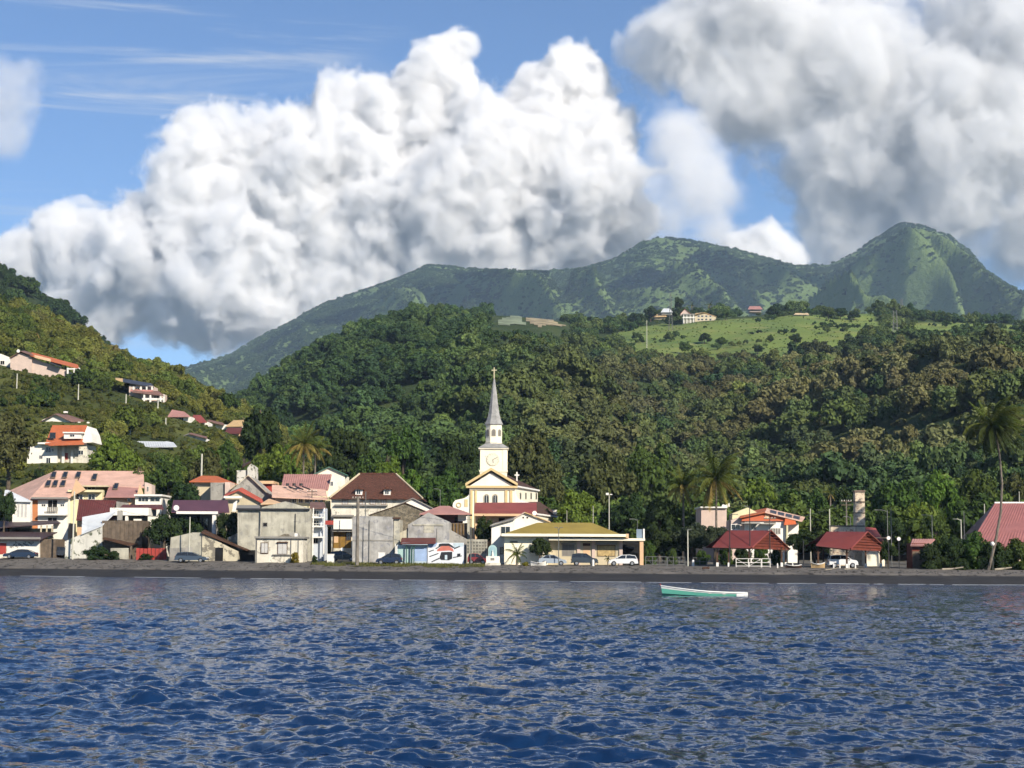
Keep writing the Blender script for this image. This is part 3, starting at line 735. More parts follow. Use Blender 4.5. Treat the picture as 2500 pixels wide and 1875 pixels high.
def scatter_left():
    p = fan_scatter(hillL, 17000, rg); px = proj(p)
    keep = (px[:, 0] > -120) & (px[:, 0] < 900) & (p[:, 1] - shore(p[:, 0]) > 80) & (p[:, 1] < 760)
    grassy = fbm(p[:, 0] / 30, p[:, 1] / 30, 3, 71) > .24
    for x, y, r in CLEAR: keep &= (p[:, 0] - x) ** 2 + (p[:, 1] - y) ** 2 > r * r
    p, px, grassy = p[keep], px[keep], grassy[keep]; n = len(p)
    a = fbm(p[:, 0] / 40, p[:, 1] / 40, 4, 92); b = rg.random(n)
    t = palette(np.clip(.55 + a * 1.4 + (b - .5), 0, 1), (CA(.032, .052, .016), CA(.075, .10, .022)))
    t = palette(np.clip((fbm(p[:, 0] / 28, p[:, 1] / 28, 3, 15) + .1) * 2.4 + (rg.random(n) - .5), 0, 1) * .75, (t, CA(.125, .125, .030)))
    t = palette(np.clip((rg.random(n) - .9) * 10, 0, 1) * .6, (t, BROWN))
    t = t * rg.uniform(.8, 1.35, (n, 1)) * 1.25
    rad = np.clip(rg.gamma(4, 1 / 4., n) * 2.3, .8, 5.0); rad = np.where(grassy, np.minimum(rad * .4, 1.2), rad); t = np.where(grassy[:, None], palette(rg.random(n) * .7, (CA(.10, .12, .028), CA(.13, .13, .04))), t)
    k = open_view(p, px, rad); rad = np.where(k, rad, np.minimum(rad, .45))
    p[:, 2] -= rad * .15
    q = fan_scatter(hillL, 26000, rg); pq = proj(q); ok = (pq[:, 0] > -100) & (pq[:, 0] < 880) & (q[:, 1] > 330) & (q[:, 1] < 700)
    for x, y, r in CLEAR: ok &= (q[:, 0] - x) ** 2 + (q[:, 1] - y) ** 2 > (r * .7) ** 2
    r3 = rg.uniform(.45, 1.3, len(q)); r3 = np.where(open_view(q, pq, r3), r3, rg.uniform(.22, .42, len(q)))
    q = q[ok]; m = len(q); p = np.concatenate([p, q]); rad = np.concatenate([rad, r3[ok]])
    t = np.concatenate([t, palette(rg.random(m), (CA(.055, .075, .02), CA(.12, .125, .035))) * rg.uniform(.7, 1.25, (m, 1))])
    forest('hillside_thicket', 'scrub and small trees covering the near left hillside', p, rad, t, rg)
    q = fan_scatter(hillB, 2600, rg); n = len(q); rad = np.clip(rg.gamma(9, 1 / 9., n) * 6, 3, 10)
    t = palette(rg.random(n), (DEEP, GREEN)) * rg.uniform(.8, 1.2, (n, 1))
    forest('far_forest', 'dark woodland on the far hill at the left edge', q, rad, t, rg)
    # far canopy of the mountain sides: crowns a pixel or two across
    q = fan_scatter(mount, 230000, rg); pq = proj(q); ok = (q[:, 1] > 3300) & (q[:, 1] < 5650) & (pq[:, 0] > -60) & (pq[:, 0] < 2560) & (pq[:, 1] < 960)
    q = q[ok]; mead = fbm(q[:, 0] / 210, q[:, 1] / 330, 4, 97) + .3 * fbm(q[:, 0] / 50, q[:, 1] / 60, 2, 98); kp = (mead + .5 * np.clip((900 - proj(q)[:, 0]) / 300, -1, 0) * 0 - .5 * np.clip((900 - proj(q)[:, 0]) / 300, 0, 1) < .20) | (rg.random(len(q)) < .12); q = q[kp]; mead = mead[kp]; n = len(q)
    t = palette(np.clip(.45 + 1.2 * fbm(q[:, 0] / 90, q[:, 1] / 90, 3, 99) + .4 * (rg.random(n) - .5), 0, 1), (CA(.030, .052, .024), CA(.068, .106, .038))) * rg.uniform(.8, 1.3, (n, 1))
    rad = np.clip(rg.gamma(6, 1 / 6., n) * 6.0, 3.5, 10); q[:, 2] -= rad * .45
    forest('mountain_forest', 'rainforest clinging to the far mountain slopes', q, rad, t, rg)
    # trees in the low ground between houses and hill
    n = 1500
    x = rg.uniform(-150, 130, n); y = shore(x) + rg.uniform(76, 116, n)
    q = np.stack([x, y, G(x, y)], -1); pq = proj(q); ok = (pq[:, 0] > -80) & (pq[:, 0] < 2580)
    for cx, cy_, r in CLEAR: ok &= (q[:, 0] - cx) ** 2 + (q[:, 1] - cy_) ** 2 > r * r
    q = q[ok]; n = len(q); rad = np.clip(rg.gamma(8, 1 / 8., n) * 3.4, 1.6, 5.5); q[:, 2] += rad * rg.uniform(.1, .5, n)
    k = open_view(q, pq[ok], rad); q, rad = q[k], rad[k]; n = len(q)
    t = palette(rg.random(n), (CA(.04, .07, .02), CA(.10, .14, .032))) * rg.uniform(.8, 1.3, (n, 1))
    forest('garden_trees', 'mass of garden trees along the foot of the hill', q, rad, t, rg)

# ------------------------------------------------------------------ single trees of the town
tone = {
 'dark':  leaf_material('leaf_dark', (.036, .058, .021)),
 'green': leaf_material('leaf_green', (.064, .102, .026)),
 'bright': leaf_material('leaf_bright', (.100, .158, .028)),
 'olive': leaf_material('leaf_olive', (.082, .092, .034)),
 'silver': leaf_material('leaf_silver', (.050, .068, .038)),
 'yellow': leaf_material('leaf_yellow', (.20, .17, .03)),
}
_crowns = {}
def crown_mesh(tn, var):
    if (tn, var) not in _crowns:
        V, F = crown_arrays(200 + var, R=(1, 1, .88), clumps=[38, 46, 34, 42, 40][var], leaves=4600, size=.085, flat=[.75, .8, .7, .75, 2][var], core=True, small=.66)
        _crowns[(tn, var)] = np_mesh('crown', V, F, tone[tn])
    return _crowns[(tn, var)]
_trunks = {}
def trunk_mesh(v):
    if v not in _trunks:
        mb = trunk_mb(1.0, .07, v, 5, .45)
        me = bpy.data.meshes.new('trunk'); me.from_pydata([tuple(x) for x in mb.v], [], mb.f); me.materials.append(bark); _trunks[v] = me
    return _trunks[v]
_tn = [0]
def tree(px, py, rpx, Y, tn, label, name='broadleaf_tree', var=None, squash=1.0, group=None, base=None, cat='tree'):
    """crown centred on the sight line through (px, py) at distance Y, trunk down to the ground"""
    c = P(px, py, Y); R = rpx * mpp(Y); _tn[0] += 1
    v = _tn[0] % 4 if var is None else var
    zb = base if base is not None else max(g(c.x, c.y), fan_z(hillF, c.x, c.y) if c.y > 300 else -9, fan_z(hillL, c.x, c.y) if c.y > 292 and c.x < 0 else -9)
    t = thing(name, label, cat, (c.x, c.y, zb), group)
    top = c.z + R * squash * 1.0; low = max(zb + .1, c.z - R * squash * 1.0)
    if cat == 'bush': low = zb - .4 * (top - zb)
    if cat == 'tree' and low - zb < 14: low = max(zb + min(1.2, (low - zb) * .5), top - 2.7 * R)     # crowns hang low
    cz, hz_ = (top + low) / 2, (top - low) / 2
    cr = link('crown', crown_mesh(tn, v), t); cr.scale = (R, R, hz_ * 1.08); cr.location = (0, 0, cz - zb); cr.rotation_euler = (0, 0, _tn[0] * 1.7)
    h = max(.3, cz - zb)
    tr = link('trunk', trunk_mesh(_tn[0] % 3), t); tr.scale = (min(R, h) * .9, min(R, h) * .9, h)
    return t
def bush(px, py, rpx, Y, tn, label, squash=.8, base=None, name='bush', var=None, group=None):
    return tree(px, py, rpx, Y, tn, label, name, 4 if var is None else var, squash, group, base, 'bush')
# palms
frond_green = leaf_material('frond_green', (.075, .095, .022), var=.3, trans=.15)
frond_gold = leaf_material('frond_gold', (.20, .165, .045), var=.3, trans=.15)
frond_dark = leaf_material('frond_dark', (.045, .058, .018), var=.3, trans=.15)
def frond_mb(L, up, droop, az, wind, rr, width):
    mb = MB(); n = 12; p = Vector((0, 0, 0)); d = Vector((math.cos(az) * math.cos(up), math.sin(az) * math.cos(up), math.sin(up))); pts = [p.copy()]
    for i in range(n):
        d = (d + Vector((wind[0], wind[1], -droop)) * (.5 + i / n) / n * 2.2).normalized(); p = p + d * (L / n); pts.append(p.copy())
    mb.tube(pts, [.05 * (1 - .85 * i / n) for i in range(n + 1)], 3, cap=False)
    for i in range(1, n * 4):
        f = i / (n * 4) * n; k = min(int(f), n - 1); q = pts[k].lerp(pts[k + 1], f - k); tg = (pts[k + 1] - pts[k]).normalized()
        side = tg.cross(Vector((0, 0, 1))); side = side.normalized() if side.length > .05 else Vector((1, 0, 0))
        w = width * math.sin(math.pi * min(1, .16 + .86 * (i / (n * 4)))) ** .7
        for s in (-1, 1):
            tip = q + (side * s * .62 + tg * .55 + Vector((wind[0] * .8, wind[1] * .8, -.75 + rr.uniform(-.2, .2)))).normalized() * w * rr.uniform(.8, 1.1)
            b = tg * (.06 * L / n * 2)
            mb.poly([q - b, q + b, tip])
    return mb
def palm(px, py, rpx, Y, label, base_px=None, mats=(frond_green, frond_gold, .25), n=22, wind=(0, 0), name='coconut_palm', trunk_r=.17, base_z=None, bend=None, group=None, seed=1):
    """head of fronds at (px, py) with fronds rpx long; trunk from base_px on the ground"""
    rr = random.Random(seed * 31 + int(px)); c = P(px, py, Y); L = rpx * mpp(Y)
    bx = P(base_px if base_px else px, py, Y).x
    zb = base_z if base_z is not None else g(bx, Y)
    t = thing(name, label, 'palm tree', (bx, Y, zb), group)
    off = Vector((bx, Y, zb))
    path = [Vector((bx, Y, zb - .3))]
    for k in (.2, .4, .6, .8, 1.0):
        q = Vector((bx + (c.x - bx) * k, Y, zb + (c.z - zb) * k))
        if bend: q.x += bend * math.sin(math.pi * k) * mpp(Y)
        path.append(q)
    MB().tube(path, [trunk_r * (1.35 - .6 * i / 5) for i in range(6)], 7).build('trunk', bark_pale, t)
    for i in range(n):
        az = 2.399 * i + rr.uniform(-.3, .3); k = i / (n - 1)
        up = math.radians(78 - 120 * k ** 1.1 + rr.uniform(-8, 8))
        mb = frond_mb(L * rr.uniform(.85, 1.1), up, .55 + .35 * k, az, wind, rr, L * .30)
        m = mats[1] if k > 1 - mats[2] else mats[0]
        mb.v = [v + c for v in mb.v]
        mb.build('frond', m, t)
    return t
# ------------------------------------------------------------------ building kit
k_ = .74
WHITE = mat('white_render', srgb('#f4f0e4', .86), .85, .06, .5, streak=.25, dirt=(.35, .33, .28))
WHITE_DIRTY = mat('weathered_white_render', srgb('#e8e2d0', .80), .9, .10, .6, streak=.6, dirt=(.22, .20, .16), patch=.25, patch_col=(.33, .31, .26))
CREAM = mat('cream_render', srgb('#fbf3da', .87), .85, .05, .5, streak=.12, dirt=(.45, .40, .28))
YELLOWTRIM = mat('ochre_trim', srgb('#e8cf98', .76), .8, .06, .8)
PALEYEL = mat('pale_yellow_render', srgb('#f0e8bc', .76), .85, .06, .6)
ORANGE = mat('orange_render', srgb('#ee9c66', .62), .85, .07, .6)
PEACH = mat('peach_render', srgb('#f2cba0', .70), .85, .07, .6)
PINKWALL = mat('pink_render', srgb('#e6cfc0', .72), .85, .07, .6, streak=.15)
BEIGE = mat('beige_render', srgb('#ddcfae', k_), .9, .08, .6, streak=.35)
CONC = mat('grey_concrete', srgb('#b4b0a6', k_), .95, .18, .45, streak=.55, dirt=(.10, .095, .085), patch=.3, patch_col=(.22, .21, .19), bump=.3)
CONC_L = mat('pale_concrete', srgb('#c8c4b2', k_), .95, .2, .7, streak=.7, dirt=(.14, .13, .11), patch=.2, patch_col=(.30, .29, .25), bump=.3)
CONC_B = mat('blue_grey_concrete', srgb('#bcbab4', k_), .95, .26, .7, streak=.65, dirt=(.14, .14, .14), patch=.25, patch_col=(.26, .26, .27), bump=.3)
STONE = mat('rubble_stone', srgb('#8f8570', k_), .95, .35, 2.2, bump=.8, bscale=4, patch=.4, patch_col=(.10, .09, .07))
RUIN = mat('peeling_plaster', srgb('#d8cfb4', k_), .95, .15, .5, streak=.5, patch=.45, patch_col=(.20, .18, .14), bump=.4)
PEEL = mat('peeling_white', srgb('#e6e4d8', k_), .95, .1, .5, streak=.3, patch=.35, patch_col=(.10, .11, .07), bump=.3)
PINKROOF = mat('pink_sheet_roof', srgb('#eec2ac', .74), .7, .12, .5, streak=.4, dirt=(.45, .24, .19))
ROSEROOF = mat('rose_sheet_roof', srgb('#c8948a', .68), .65, .13, .5, streak=.45, dirt=(.32, .17, .15))
SALMON = mat('salmon_sheet_roof', srgb('#f0c6ae', .74), .7, .12, .5, streak=.45)
REDROOF = mat('red_sheet_roof', srgb('#ac5a52', .62), .6, .13, .5, streak=.45, dirt=(.18, .06, .05))
PAVROOF = mat('crimson_sheet_roof', srgb('#84403c', .62), .55, .12, .5, streak=.4, dirt=(.16, .045, .045))
BRICKROOF = mat('brick_red_sheet', srgb('#7c403a', .62), .6, .13, .5, streak=.45)
REDTILE = mat('bright_red_tiles', srgb('#d86a54', .66), .75, .1, 1.2, bump=.4, bscale=6)
ORTILE = mat('orange_tiles', srgb('#dc7c50', .62), .75, .1, 1.0, bump=.4, bscale=6)
PURPLE = mat('purple_sheet_roof', srgb('#77505c', .6), .55, .12, .5)
DKPURPLE = mat('dark_plum_sheet_roof', srgb('#5c4a4c', .6), .5, .1, .5, streak=.3)
BROWNTILE = mat('brown_clay_tiles', srgb('#6e4638', .66), .9, .55, 4.5, bump=.7, bscale=6, patch=.25, patch_col=(.075, .05, .035))
BRICKFACE = mat('brown_slate', srgb('#5a4238', k_), .9, .22, 1.5, bump=.5, bscale=7)
SLATE = mat('grey_slate', srgb('#a9a9a6', .74), .7, .2, 1.2, streak=.4, dirt=(.18, .15, .13))
OLIVEROOF = mat('olive_sheet_roof', srgb('#b09a4c', .66), .65, .10, .5, streak=.35, dirt=(.28, .22, .06))
WHITEROOF = mat('white_sheet_roof', srgb('#dfe4e6', .8), .5, .05, .4, streak=.45, dirt=(.4, .4, .4))
BEIGEROOF = mat('tan_roof', srgb('#d9b886', k_), .8, .08, .6)
BROWNROOF = mat('dull_brown_roof', srgb('#8a6a60', k_), .8, .15, .8)
GREENROOF = mat('green_sheet_roof', srgb('#5c8a78', k_), .6, .08, .5)
WOOD = mat('dark_timber', srgb('#5a4030', k_), .85, .25, 2.0, streak=.4, dirt=(.04, .03, .02))
WOOD_G = mat('grey_boards', srgb('#7a6c5c', k_), .9, .25, 1.6, streak=.6, dirt=(.06, .05, .04))
WOOD_R = mat('red_brown_boards', srgb('#7a3c2c', k_), .8, .2, 1.6, streak=.3, dirt=(.05, .03, .02))
WOOD_Y = mat('golden_wood', srgb('#a8833c', .6), .7, .15, 1.6)
REDPAINT = mat('red_painted_metal', srgb('#b84a40', k_), .6, .1, 1.0, streak=.3)
TRIM = mat('white_trim', srgb('#f2efe6', .84), .7, .04, 1.0)
GREYTRIM = mat('grey_trim', srgb('#9a9790', k_), .8, .08, 1.0)
DARK = mat('interior_shade_black', (.012, .012, .012), .95, .2, 1.0)  # near-black colour stands in for the shade inside openings and porches
SHUT = mat('grey_shutter', srgb('#8c8880', k_), .8, .1, 2.0)
SHUTW = mat('pale_shutter', srgb('#d4d2cc', k_), .8, .08, 2.0)
PANEL = mat('solar_panel', (.045, .05, .065), .5, .2, 1.0, spec=.25)
GLASS = mat('window_glass', (.015, .018, .022), .08, .2, 1.0, spec=.7)
METAL = mat('galvanised_metal', srgb('#8c8e8a', .6), .5, .1, 1.0, metal=.3)
DKMETAL = mat('dark_metal', (.03, .03, .032), .5, .2, 1.0)
POLEWOOD = mat('pole_wood', srgb('#8b8478', k_), .9, .25, 2.0, streak=.4)
POLEPALE = mat('pale_concrete_post', srgb('#d8d6c4', k_), .85, .08, 1.0)

def YF(px): return float(np.interp(px, [0, 600, 1250, 1900, 2500], [271, 251, 240, 230, 226]))
def gpy(px, Y):
    """photo row of the ground at that place"""
    x = P(px, 1366, Y).x; return float(proj([[x, Y, g(x, Y) - .15]])[0, 1])
class House:
    def __init__(s, name, label, px, Y, cat='house', group=None, base=None, dy=0.0):
        s.Y = Y; s.base = base; s.dy = dy
        Y = Y + dy
        x = P(px, 1366, Y).x; z = g(x, Y) if base is None else base
        s.z = z; s.t = thing(name, label, cat, (x, Y, z), group)
    def bottom(s, px, Y):
        if s.base is None: return gpy(px, Y)
        x = P(px, 1366, Y).x; return float(proj([[x, Y, s.base - .3]])[0, 1])
    def wall(s, poly, depth, m, Y=None, name='wall', slant=0.0):
        """outline in the front plane, carried back `depth` metres; None as a row means the ground"""
        Y = (Y or s.Y) + s.dy
        pts = [P(x, s.bottom(x, Y) if y is None else y, Y) for x, y in poly]
        return MB().prism(pts, (slant, depth, 0)).build(name, m, s.t)
    def rect(s, x0, x1, y0, y1, depth, m, Y=None, name='wall'):
        return s.wall([(x0, y1), (x1, y1), (x1, y0), (x0, y0)], depth, m, Y, name)
    def roof(s, pts, m, thick=.14, ribs=0, name='roof', part=None):
        """sheet through 3 or 4 points (px, row, distance); eave, eave, ridge, ridge"""
        q = [P(p[0], p[1], p[2] + s.dy) for p in pts]; mb = MB()
        if ribs and len(q) == 4:
            a, b, c, d = q; nrm = (b - a).cross(d - a).normalized(); nrm = nrm if nrm.z > 0 else -nrm
            n = ribs * 4; k = 0
            top = []
            for i in range(n + 1):
                f = i / n; h = .05 if (i % 4) in (1, 2) else 0.0
                top.append((a.lerp(b, f) + nrm * h, d.lerp(c, f) + nrm * h))
            for i in range(n): mb.poly([top[i][0], top[i + 1][0], top[i + 1][1], top[i][1]])
            dn = Vector((0, 0, -thick)); mb.prism([a + dn, b + dn, c + dn, d + dn], (0, 0, thick * .6))
        else: mb.prism(q, (0, 0, -thick))
        return mb.build(name, m, s.t, part)
    def win(s, x0, x1, y0, y1, Y=None, m=None, pane=None, name='window', sill=False, bars=1, out=.05):
        Y = (Y or s.Y) + s.dy; m = m or TRIM; a = P(x0, y1, Y); b = P(x1, y0, Y); w = min(.09, (b.x - a.x) * .16)
        mb = MB()
        mb.box((a.x - w, Y - out, a.z - w), (a.x, Y - .003, b.z + w)).box((b.x, Y - out, a.z - w), (b.x + w, Y - .003, b.z + w))
        mb.box((a.x, Y - out, b.z), (b.x, Y - .003, b.z + w)).box((a.x - (.08 if sill else 0), Y - out - (.08 if sill else 0), a.z - w), (b.x + (.08 if sill else 0), Y - .003, a.z))
        for i in range(1, bars + 1):
            xx = a.x + (b.x - a.x) * i / (bars + 1); mb.box((xx - w * .3, Y - out + .01, a.z), (xx + w * .3, Y - .004, b.z))
        f = mb.build(name, m, s.t)
        MB().box((a.x, Y - .02, a.z), (b.x, Y - .004, b.z)).build('pane', pane or GLASS, s.t, f)
        return f
    def shutters(s, x0, x1, y0, y1, m, Y=None, n=2):
        Y = (Y or s.Y) + s.dy; a = P(x0, y1, Y); b = P(x1, y0, Y); w = (b.x - a.x) / n
        for i in range(n): MB().box((a.x + w * i + .02, Y - .07, a.z), (a.x + w * (i + 1) - .02, Y - .022, b.z)).build('shutter', m, s.t)
    def door(s, x0, x1, y0, y1, m, Y=None, name='door'):
        Y = (Y or s.Y) + s.dy
        if y1 is None: y1 = s.bottom(x0, Y)
        a = P(x0, y1, Y); b = P(x1, y0, Y); mb = MB()
        d = mb.box((a.x, Y - .05, a.z), (b.x, Y - .004, b.z)).build(name, m, s.t)
        return d
    def bar(s, x0, x1, y0, y1, Y, depth, m, name, part=None):
        Y += s.dy; a = P(x0, y1, Y); b = P(x1, y0, Y); return MB().box((a.x, Y, a.z), (b.x, Y + depth, b.z)).build(name, m, s.t, part)
    def post(s, px, y0, Y, r, m, name='post', y1=None):
        Y += s.dy; y1 = s.bottom(px, Y) if y1 is None else y1
        a = P(px, y1, Y); b = P(px, y0, Y); return MB().box((a.x - r, Y - r, a.z), (a.x + r, Y + r, b.z)).build(name, m, s.t)
    def gable(s, xl, yl, xa, ya, xr, yr, depth, wm, rm, Y=None, over=.35, thick=.16, bl=None, br=None):
        """house end facing us: wall to the ground under two roof slopes that run back"""
        Y = Y or s.Y
        s.wall([(xl, None if bl is None else bl), (xr, None if br is None else br), (xr, yr), (xa, ya), (xl, yl)], depth, wm, Y)
        Y += s.dy
        for (x, y) in ((xl, yl), (xr, yr)):
            a = P(xa, ya, Y); e = P(x, y, Y); e = e + (e - a) * (over / (e - a).length); a = a + Vector((0, 0, .02)); e = e + Vector((0, 0, .02))
            n = Vector((0, -over, 0)); up = Vector((0, 0, thick))
            MB().prism([a + n, e + n, e + n + up, a + n + up], (0, depth + 2 * over, 0)).build('roof', rm, s.t)
    def hip(s, fl, fr, rl, rr, Y, half, m, thick=.16, ribs=0, over=0.0):
        """hipped or gabled roof with the ridge along the front: eave and ridge ends in pixels"""
        Y += s.dy
        a, b = P(*fl, Y), P(*fr, Y); c, d = P(*rr, Y + half), P(*rl, Y + half)
        a2, b2 = a + Vector((0, 2 * half, 0)), b + Vector((0, 2 * half, 0)); dn = Vector((0, 0, -thick))
        mb = MB(); mb.prism([a, b, c, d], dn)
        mb.prism([b2, a2, d, c], dn); mb.prism([b, b2, c], dn); mb.prism([a2, a, d], dn)
        return mb.build('roof', m, s.t)
    def dish(s, px, py, Y, r=.4):
        c = P(px, py, Y + s.dy); mb = MB(); prof = [(r * math.sin(t), -r * .45 * (1 - math.cos(t))) for t in (.01, .5, 1.0, 1.4)]
        mb.lathe(c, [(a, b) for a, b in prof], 12, axis='y'); mb.tube([c + Vector((0, .1, 0)), c + Vector((0, .2, -r * 1.2))], .03, 5)
        return mb.build('satellite_dish', TRIM, s.t)

# ------------------------------------------------------------------ left end of the sea front
h = House('apartment_building', 'long apartment house with pink roof, skylights and orange and white walls', 90, 288, 'building')
h.rect(75, 92, 1217, None, 1.8, ORANGE); h.rect(92.2, 165, 1217, None, 1.8, WHITE, 287.95)
h.rect(165.2, 250, 1196, None, 1.5, PALEYEL, 290); h.rect(250.2, 330, 1213, None, 9, PEACH, 288)
h.wall([(352.5, None), (370, None), (370, 1184), (353, 1177)], 3, PINKWALL, 292)
h.wall([(172, 1213), (208, 1196), (185, 1170)], .5, PEACH, 288.4, 'gable')
h.wall([(333, 1212), (349, 1206), (341, 1182)], .5, PEACH, 288.6, 'gable')
h.roof([(70, 1219, 287), (172, 1214, 287), (198, 1150, 301), (135, 1149, 301)], PINKROOF)
h.roof([(20, 1199, 303), (70, 1219, 287), (135, 1149, 301)], PINKROOF)
h.roof([(188, 1184, 293.5), (352, 1190, 291.5), (351, 1150, 301), (198.3, 1150, 301)], PINKROOF)
h.roof([(257, 1213, 286.8), (335, 1213, 286.8), (341, 1181, 294), (268, 1181, 294)], ROSEROOF)
h.roof([(20, 1199, 303), (135, 1149, 301), (351, 1150, 301), (360, 1199, 312)], PINKROOF)
for x, y, Y, in ((131, 1161, 298.2), (159, 1161, 298.3), (191, 1161, 298.3), (231, 1166, 297), (118, 1182, 294), (135, 1182, 294), (154, 1182, 294), (283, 1189, 291.8)):
    a = P(x, y, Y); mb = MB()
    q = [P(x - 8, y + 8, Y - 1.45), P(x + 4, y + 8, Y - 1.45), P(x + 8, y - 7, Y + 1.1), P(x - 3, y - 7, Y + 1.1)]
    f = MB().prism([v + Vector((0, -.1, .10)) for v in q], (0, 0, .12)).build('skylight', WOOD_G, h.t)
    c = sum(q, Vector()) / 4; q2 = [c + (v - c) * .78 + Vector((0, -.12, .225)) for v in q]; MB().prism(q2, (0, 0, .012)).build('pane', GLASS, h.t, f)
h.win(117, 140, 1221, 1238, 287.95, TRIM, DARK, 'balcony_door'); h.win(117, 139, 1264, 1276, 287.95, TRIM, DARK, 'doorway')
for x in (102, 148): h.win(x, x + 9, 1231, 1236, 287.95)
for i in range(6): h.bar(115 + i * 4.4, 118.6 + i * 4.4, 1238, 1254, 286.9, .05, SHUT, 'balcony_panel')
h.bar(93, 162, 1254, 1258, 286.8, 1.15, TRIM, 'balcony_slab'); h.bar(76, 165, 1214, 1217.5, 286.7, .3, GREYTRIM, 'gutter')
h.bar(165, 245, 1196, 1201, 288.8, 1.2, PALEYEL, 'canopy'); h.bar(201, 262, 1185, 1188, 290.5, 3, BEIGE, 'canopy')
for x in (186, 216): h.win(x, x + 16, 1207, 1219, 290, TRIM, GLASS)
h.win(214, 232, 1189, 1195, 293.3, TRIM, GLASS); h.win(359, 363, 1188, 1200, 292, TRIM, GLASS); h.win(312, 318, 1217, 1224, 288, TRIM, GLASS)

h = House('shuttered_house', 'white house with pale shutters between dark tree and orange wall', 45, 281)
h.rect(30, 74, 1222, None, 1.2, WHITE)
h.roof([(8, 1222, 280.5), (76, 1224, 280.5), (20, 1196, 284), (12, 1196, 284)], WHITEROOF)
h.roof([(76, 1224, 280.5), (77, 1223, 282.2), (20, 1196, 284)], WHITEROOF); h.roof([(8, 1222, 285.5), (72, 1222, 285.5), (20, 1196, 284), (12, 1196, 284)], WHITEROOF)
for x in (42, 51, 60): h.win(x, x + 6, 1231, 1262, 281, TRIM, SHUTW, bars=0)
h = House('roadside_shed', 'low shed with dull plum roof sheltering cluttered open porch', 70, 279)
h.roof([(-30, 1290, 276), (148, 1276, 276), (140, 1271, 282), (-30, 1272, 282)], DKPURPLE); h.rect(-30, 20, 1288, None, 5, DARK, 280.3)  # black block stands in for the shade of the open porch
h.rect(130, 166, 1277, None, 5, WHITE, 277.2); h.rect(20.2, 129.8, 1290, None, .3, BEIGE, 281)
for x in (98, 112, 125): h.post(x, 1283, 276.4, .1, BEIGE)
h = House('graffiti_shed', 'low boathouse with plum roof and scribbled white front by the beach', 60, 270.8, 'shed')
h.rect(17, 96, 1317, None, 5, WHITE); h.rect(96.2, 136, 1316, None, 5.5, WOOD_G, 271.3)
h.rect(-40, 16.8, 1318, None, 5, WHITE_DIRTY); h.door(-8, 15.5, 1326, 1353, REDPAINT)
h.roof([(-40, 1315, 269.4), (99, 1317, 269.4), (140, 1299, 276), (-40, 1298, 276)], DKPURPLE, ribs=0); h.bar(-40, 99, 1311.5, 1316, 269.3, .12, GREYTRIM, 'gutter')
INK = mat('black_spray_paint', (.02, .02, .022), .6, .1)
for i in range(13):
    x = 26 + i * 4.1; y = 1334 - i * .55 + 2.5 * math.sin(i * 2.1)
    pts = [P(x + 2.6 * math.sin(j * 1.3 + i), y + 2.7 * math.cos(j * 1.9 + i * .7), 270.77) for j in range(5)]
    MB().tube(pts, .045, 4).build('graffiti_stroke', INK, h.t)
for x in (38, 61, 80): MB().tube([P(x, 1322, 270.77), P(x + 1.5, 1325, 270.77), P(x - 1, 1327, 270.77)], .05, 4).build('graffiti_stroke', INK, h.t)
h = House('red_roofed_house', 'house showing one steep brick red roof slope above white fence', 235, 276)
h.roof([(186, 1269, 272.5), (268, 1266, 272.5), (285, 1222, 280), (193, 1219, 280)], BRICKROOF, ribs=16)
h.roof([(186, 1269, 287), (285, 1266, 287), (285, 1222, 280), (193, 1219, 280)], BRICKROOF); h.rect(188, 283, 1268, None, 9, PEACH, 274)
h.wall([(283.2, None), (289, None), (289, 1262), (284, 1224)], 9, CONC, 274.3)
h = House('flat_white_house', 'white flat roofed house with dark ribbon windows behind the trees', 360, 284)
h.rect(330, 394, 1208, None, 8, WHITE); h.bar(327, 396, 1207, 1211, 283.2, 8, TRIM, 'roof_slab')
h.win(338, 362, 1214, 1224, 284, TRIM, GLASS, bars=2); h.win(367, 390, 1214, 1224, 284, TRIM, GLASS, bars=1)
h.rect(300, 340, 1233, None, 6, CONC_L, 280.5)
h = House('carport', 'white flat canopy on one column with grey room below', 315, 272)
h.bar(268, 363, 1240, 1258, 271, 6, WHITE, 'canopy'); h.post(307, 1258, 271.4, .22, WHITE, 'column'); h.rect(300, 360, 1258.5, None, .3, CONC, 275); h.bar(326, 345, 1267, 1274, 271.6, .6, WHITE, 'sign_board')
h.roof([(292, 1240, 273), (400, 1242, 273), (395, 1232, 279), (300, 1232, 279)], BRICKROOF)
h = House('patched_outbuilding', 'ramshackle brown board shed with leaning white sheet roof', 270, 266, 'shed')
h.rect(249, 346, 1271, None, 6, WOOD_G)
h.roof([(199, 1303, 265.2), (249, 1283, 265.4), (285, 1247, 268.5), (201, 1262, 268.5)], WHITEROOF, ribs=0)
h.wall([(158, None), (190, None), (249, None), (249, 1284), (190, 1308), (160, 1321)], .4, PEEL, 265.6)
h.wall([(249.3, 1316), (318, 1334), (330, 1328), (300, 1322), (252, 1312)], 2.5, WOOD, 263.5, 'lean_to_roof'); h.rect(270, 314, 1338, None, .3, CONC_L, 263.8); h.rect(317, 322, 1333, None, .4, WOOD_G, 263.6)
h.bar(286, 298, 1247, 1270, 268, .5, CONC, 'chimney')
for i in range(9): h.bar(252 + i * 10.4, 261.6 + i * 10.4, 1272, 1318, 265.93, .06, WOOD_G, 'board')
h = House('red_fence', 'red painted sheet metal fence beside the low grey wall', 370, 262, 'fence')
for i in range(8): h.bar(332 + i * 9.4, 341 + i * 9.4, 1338 + (i % 3) * .6, h.bottom(370, 262), 262 + (i % 2) * .03, .06, REDPAINT, 'panel')

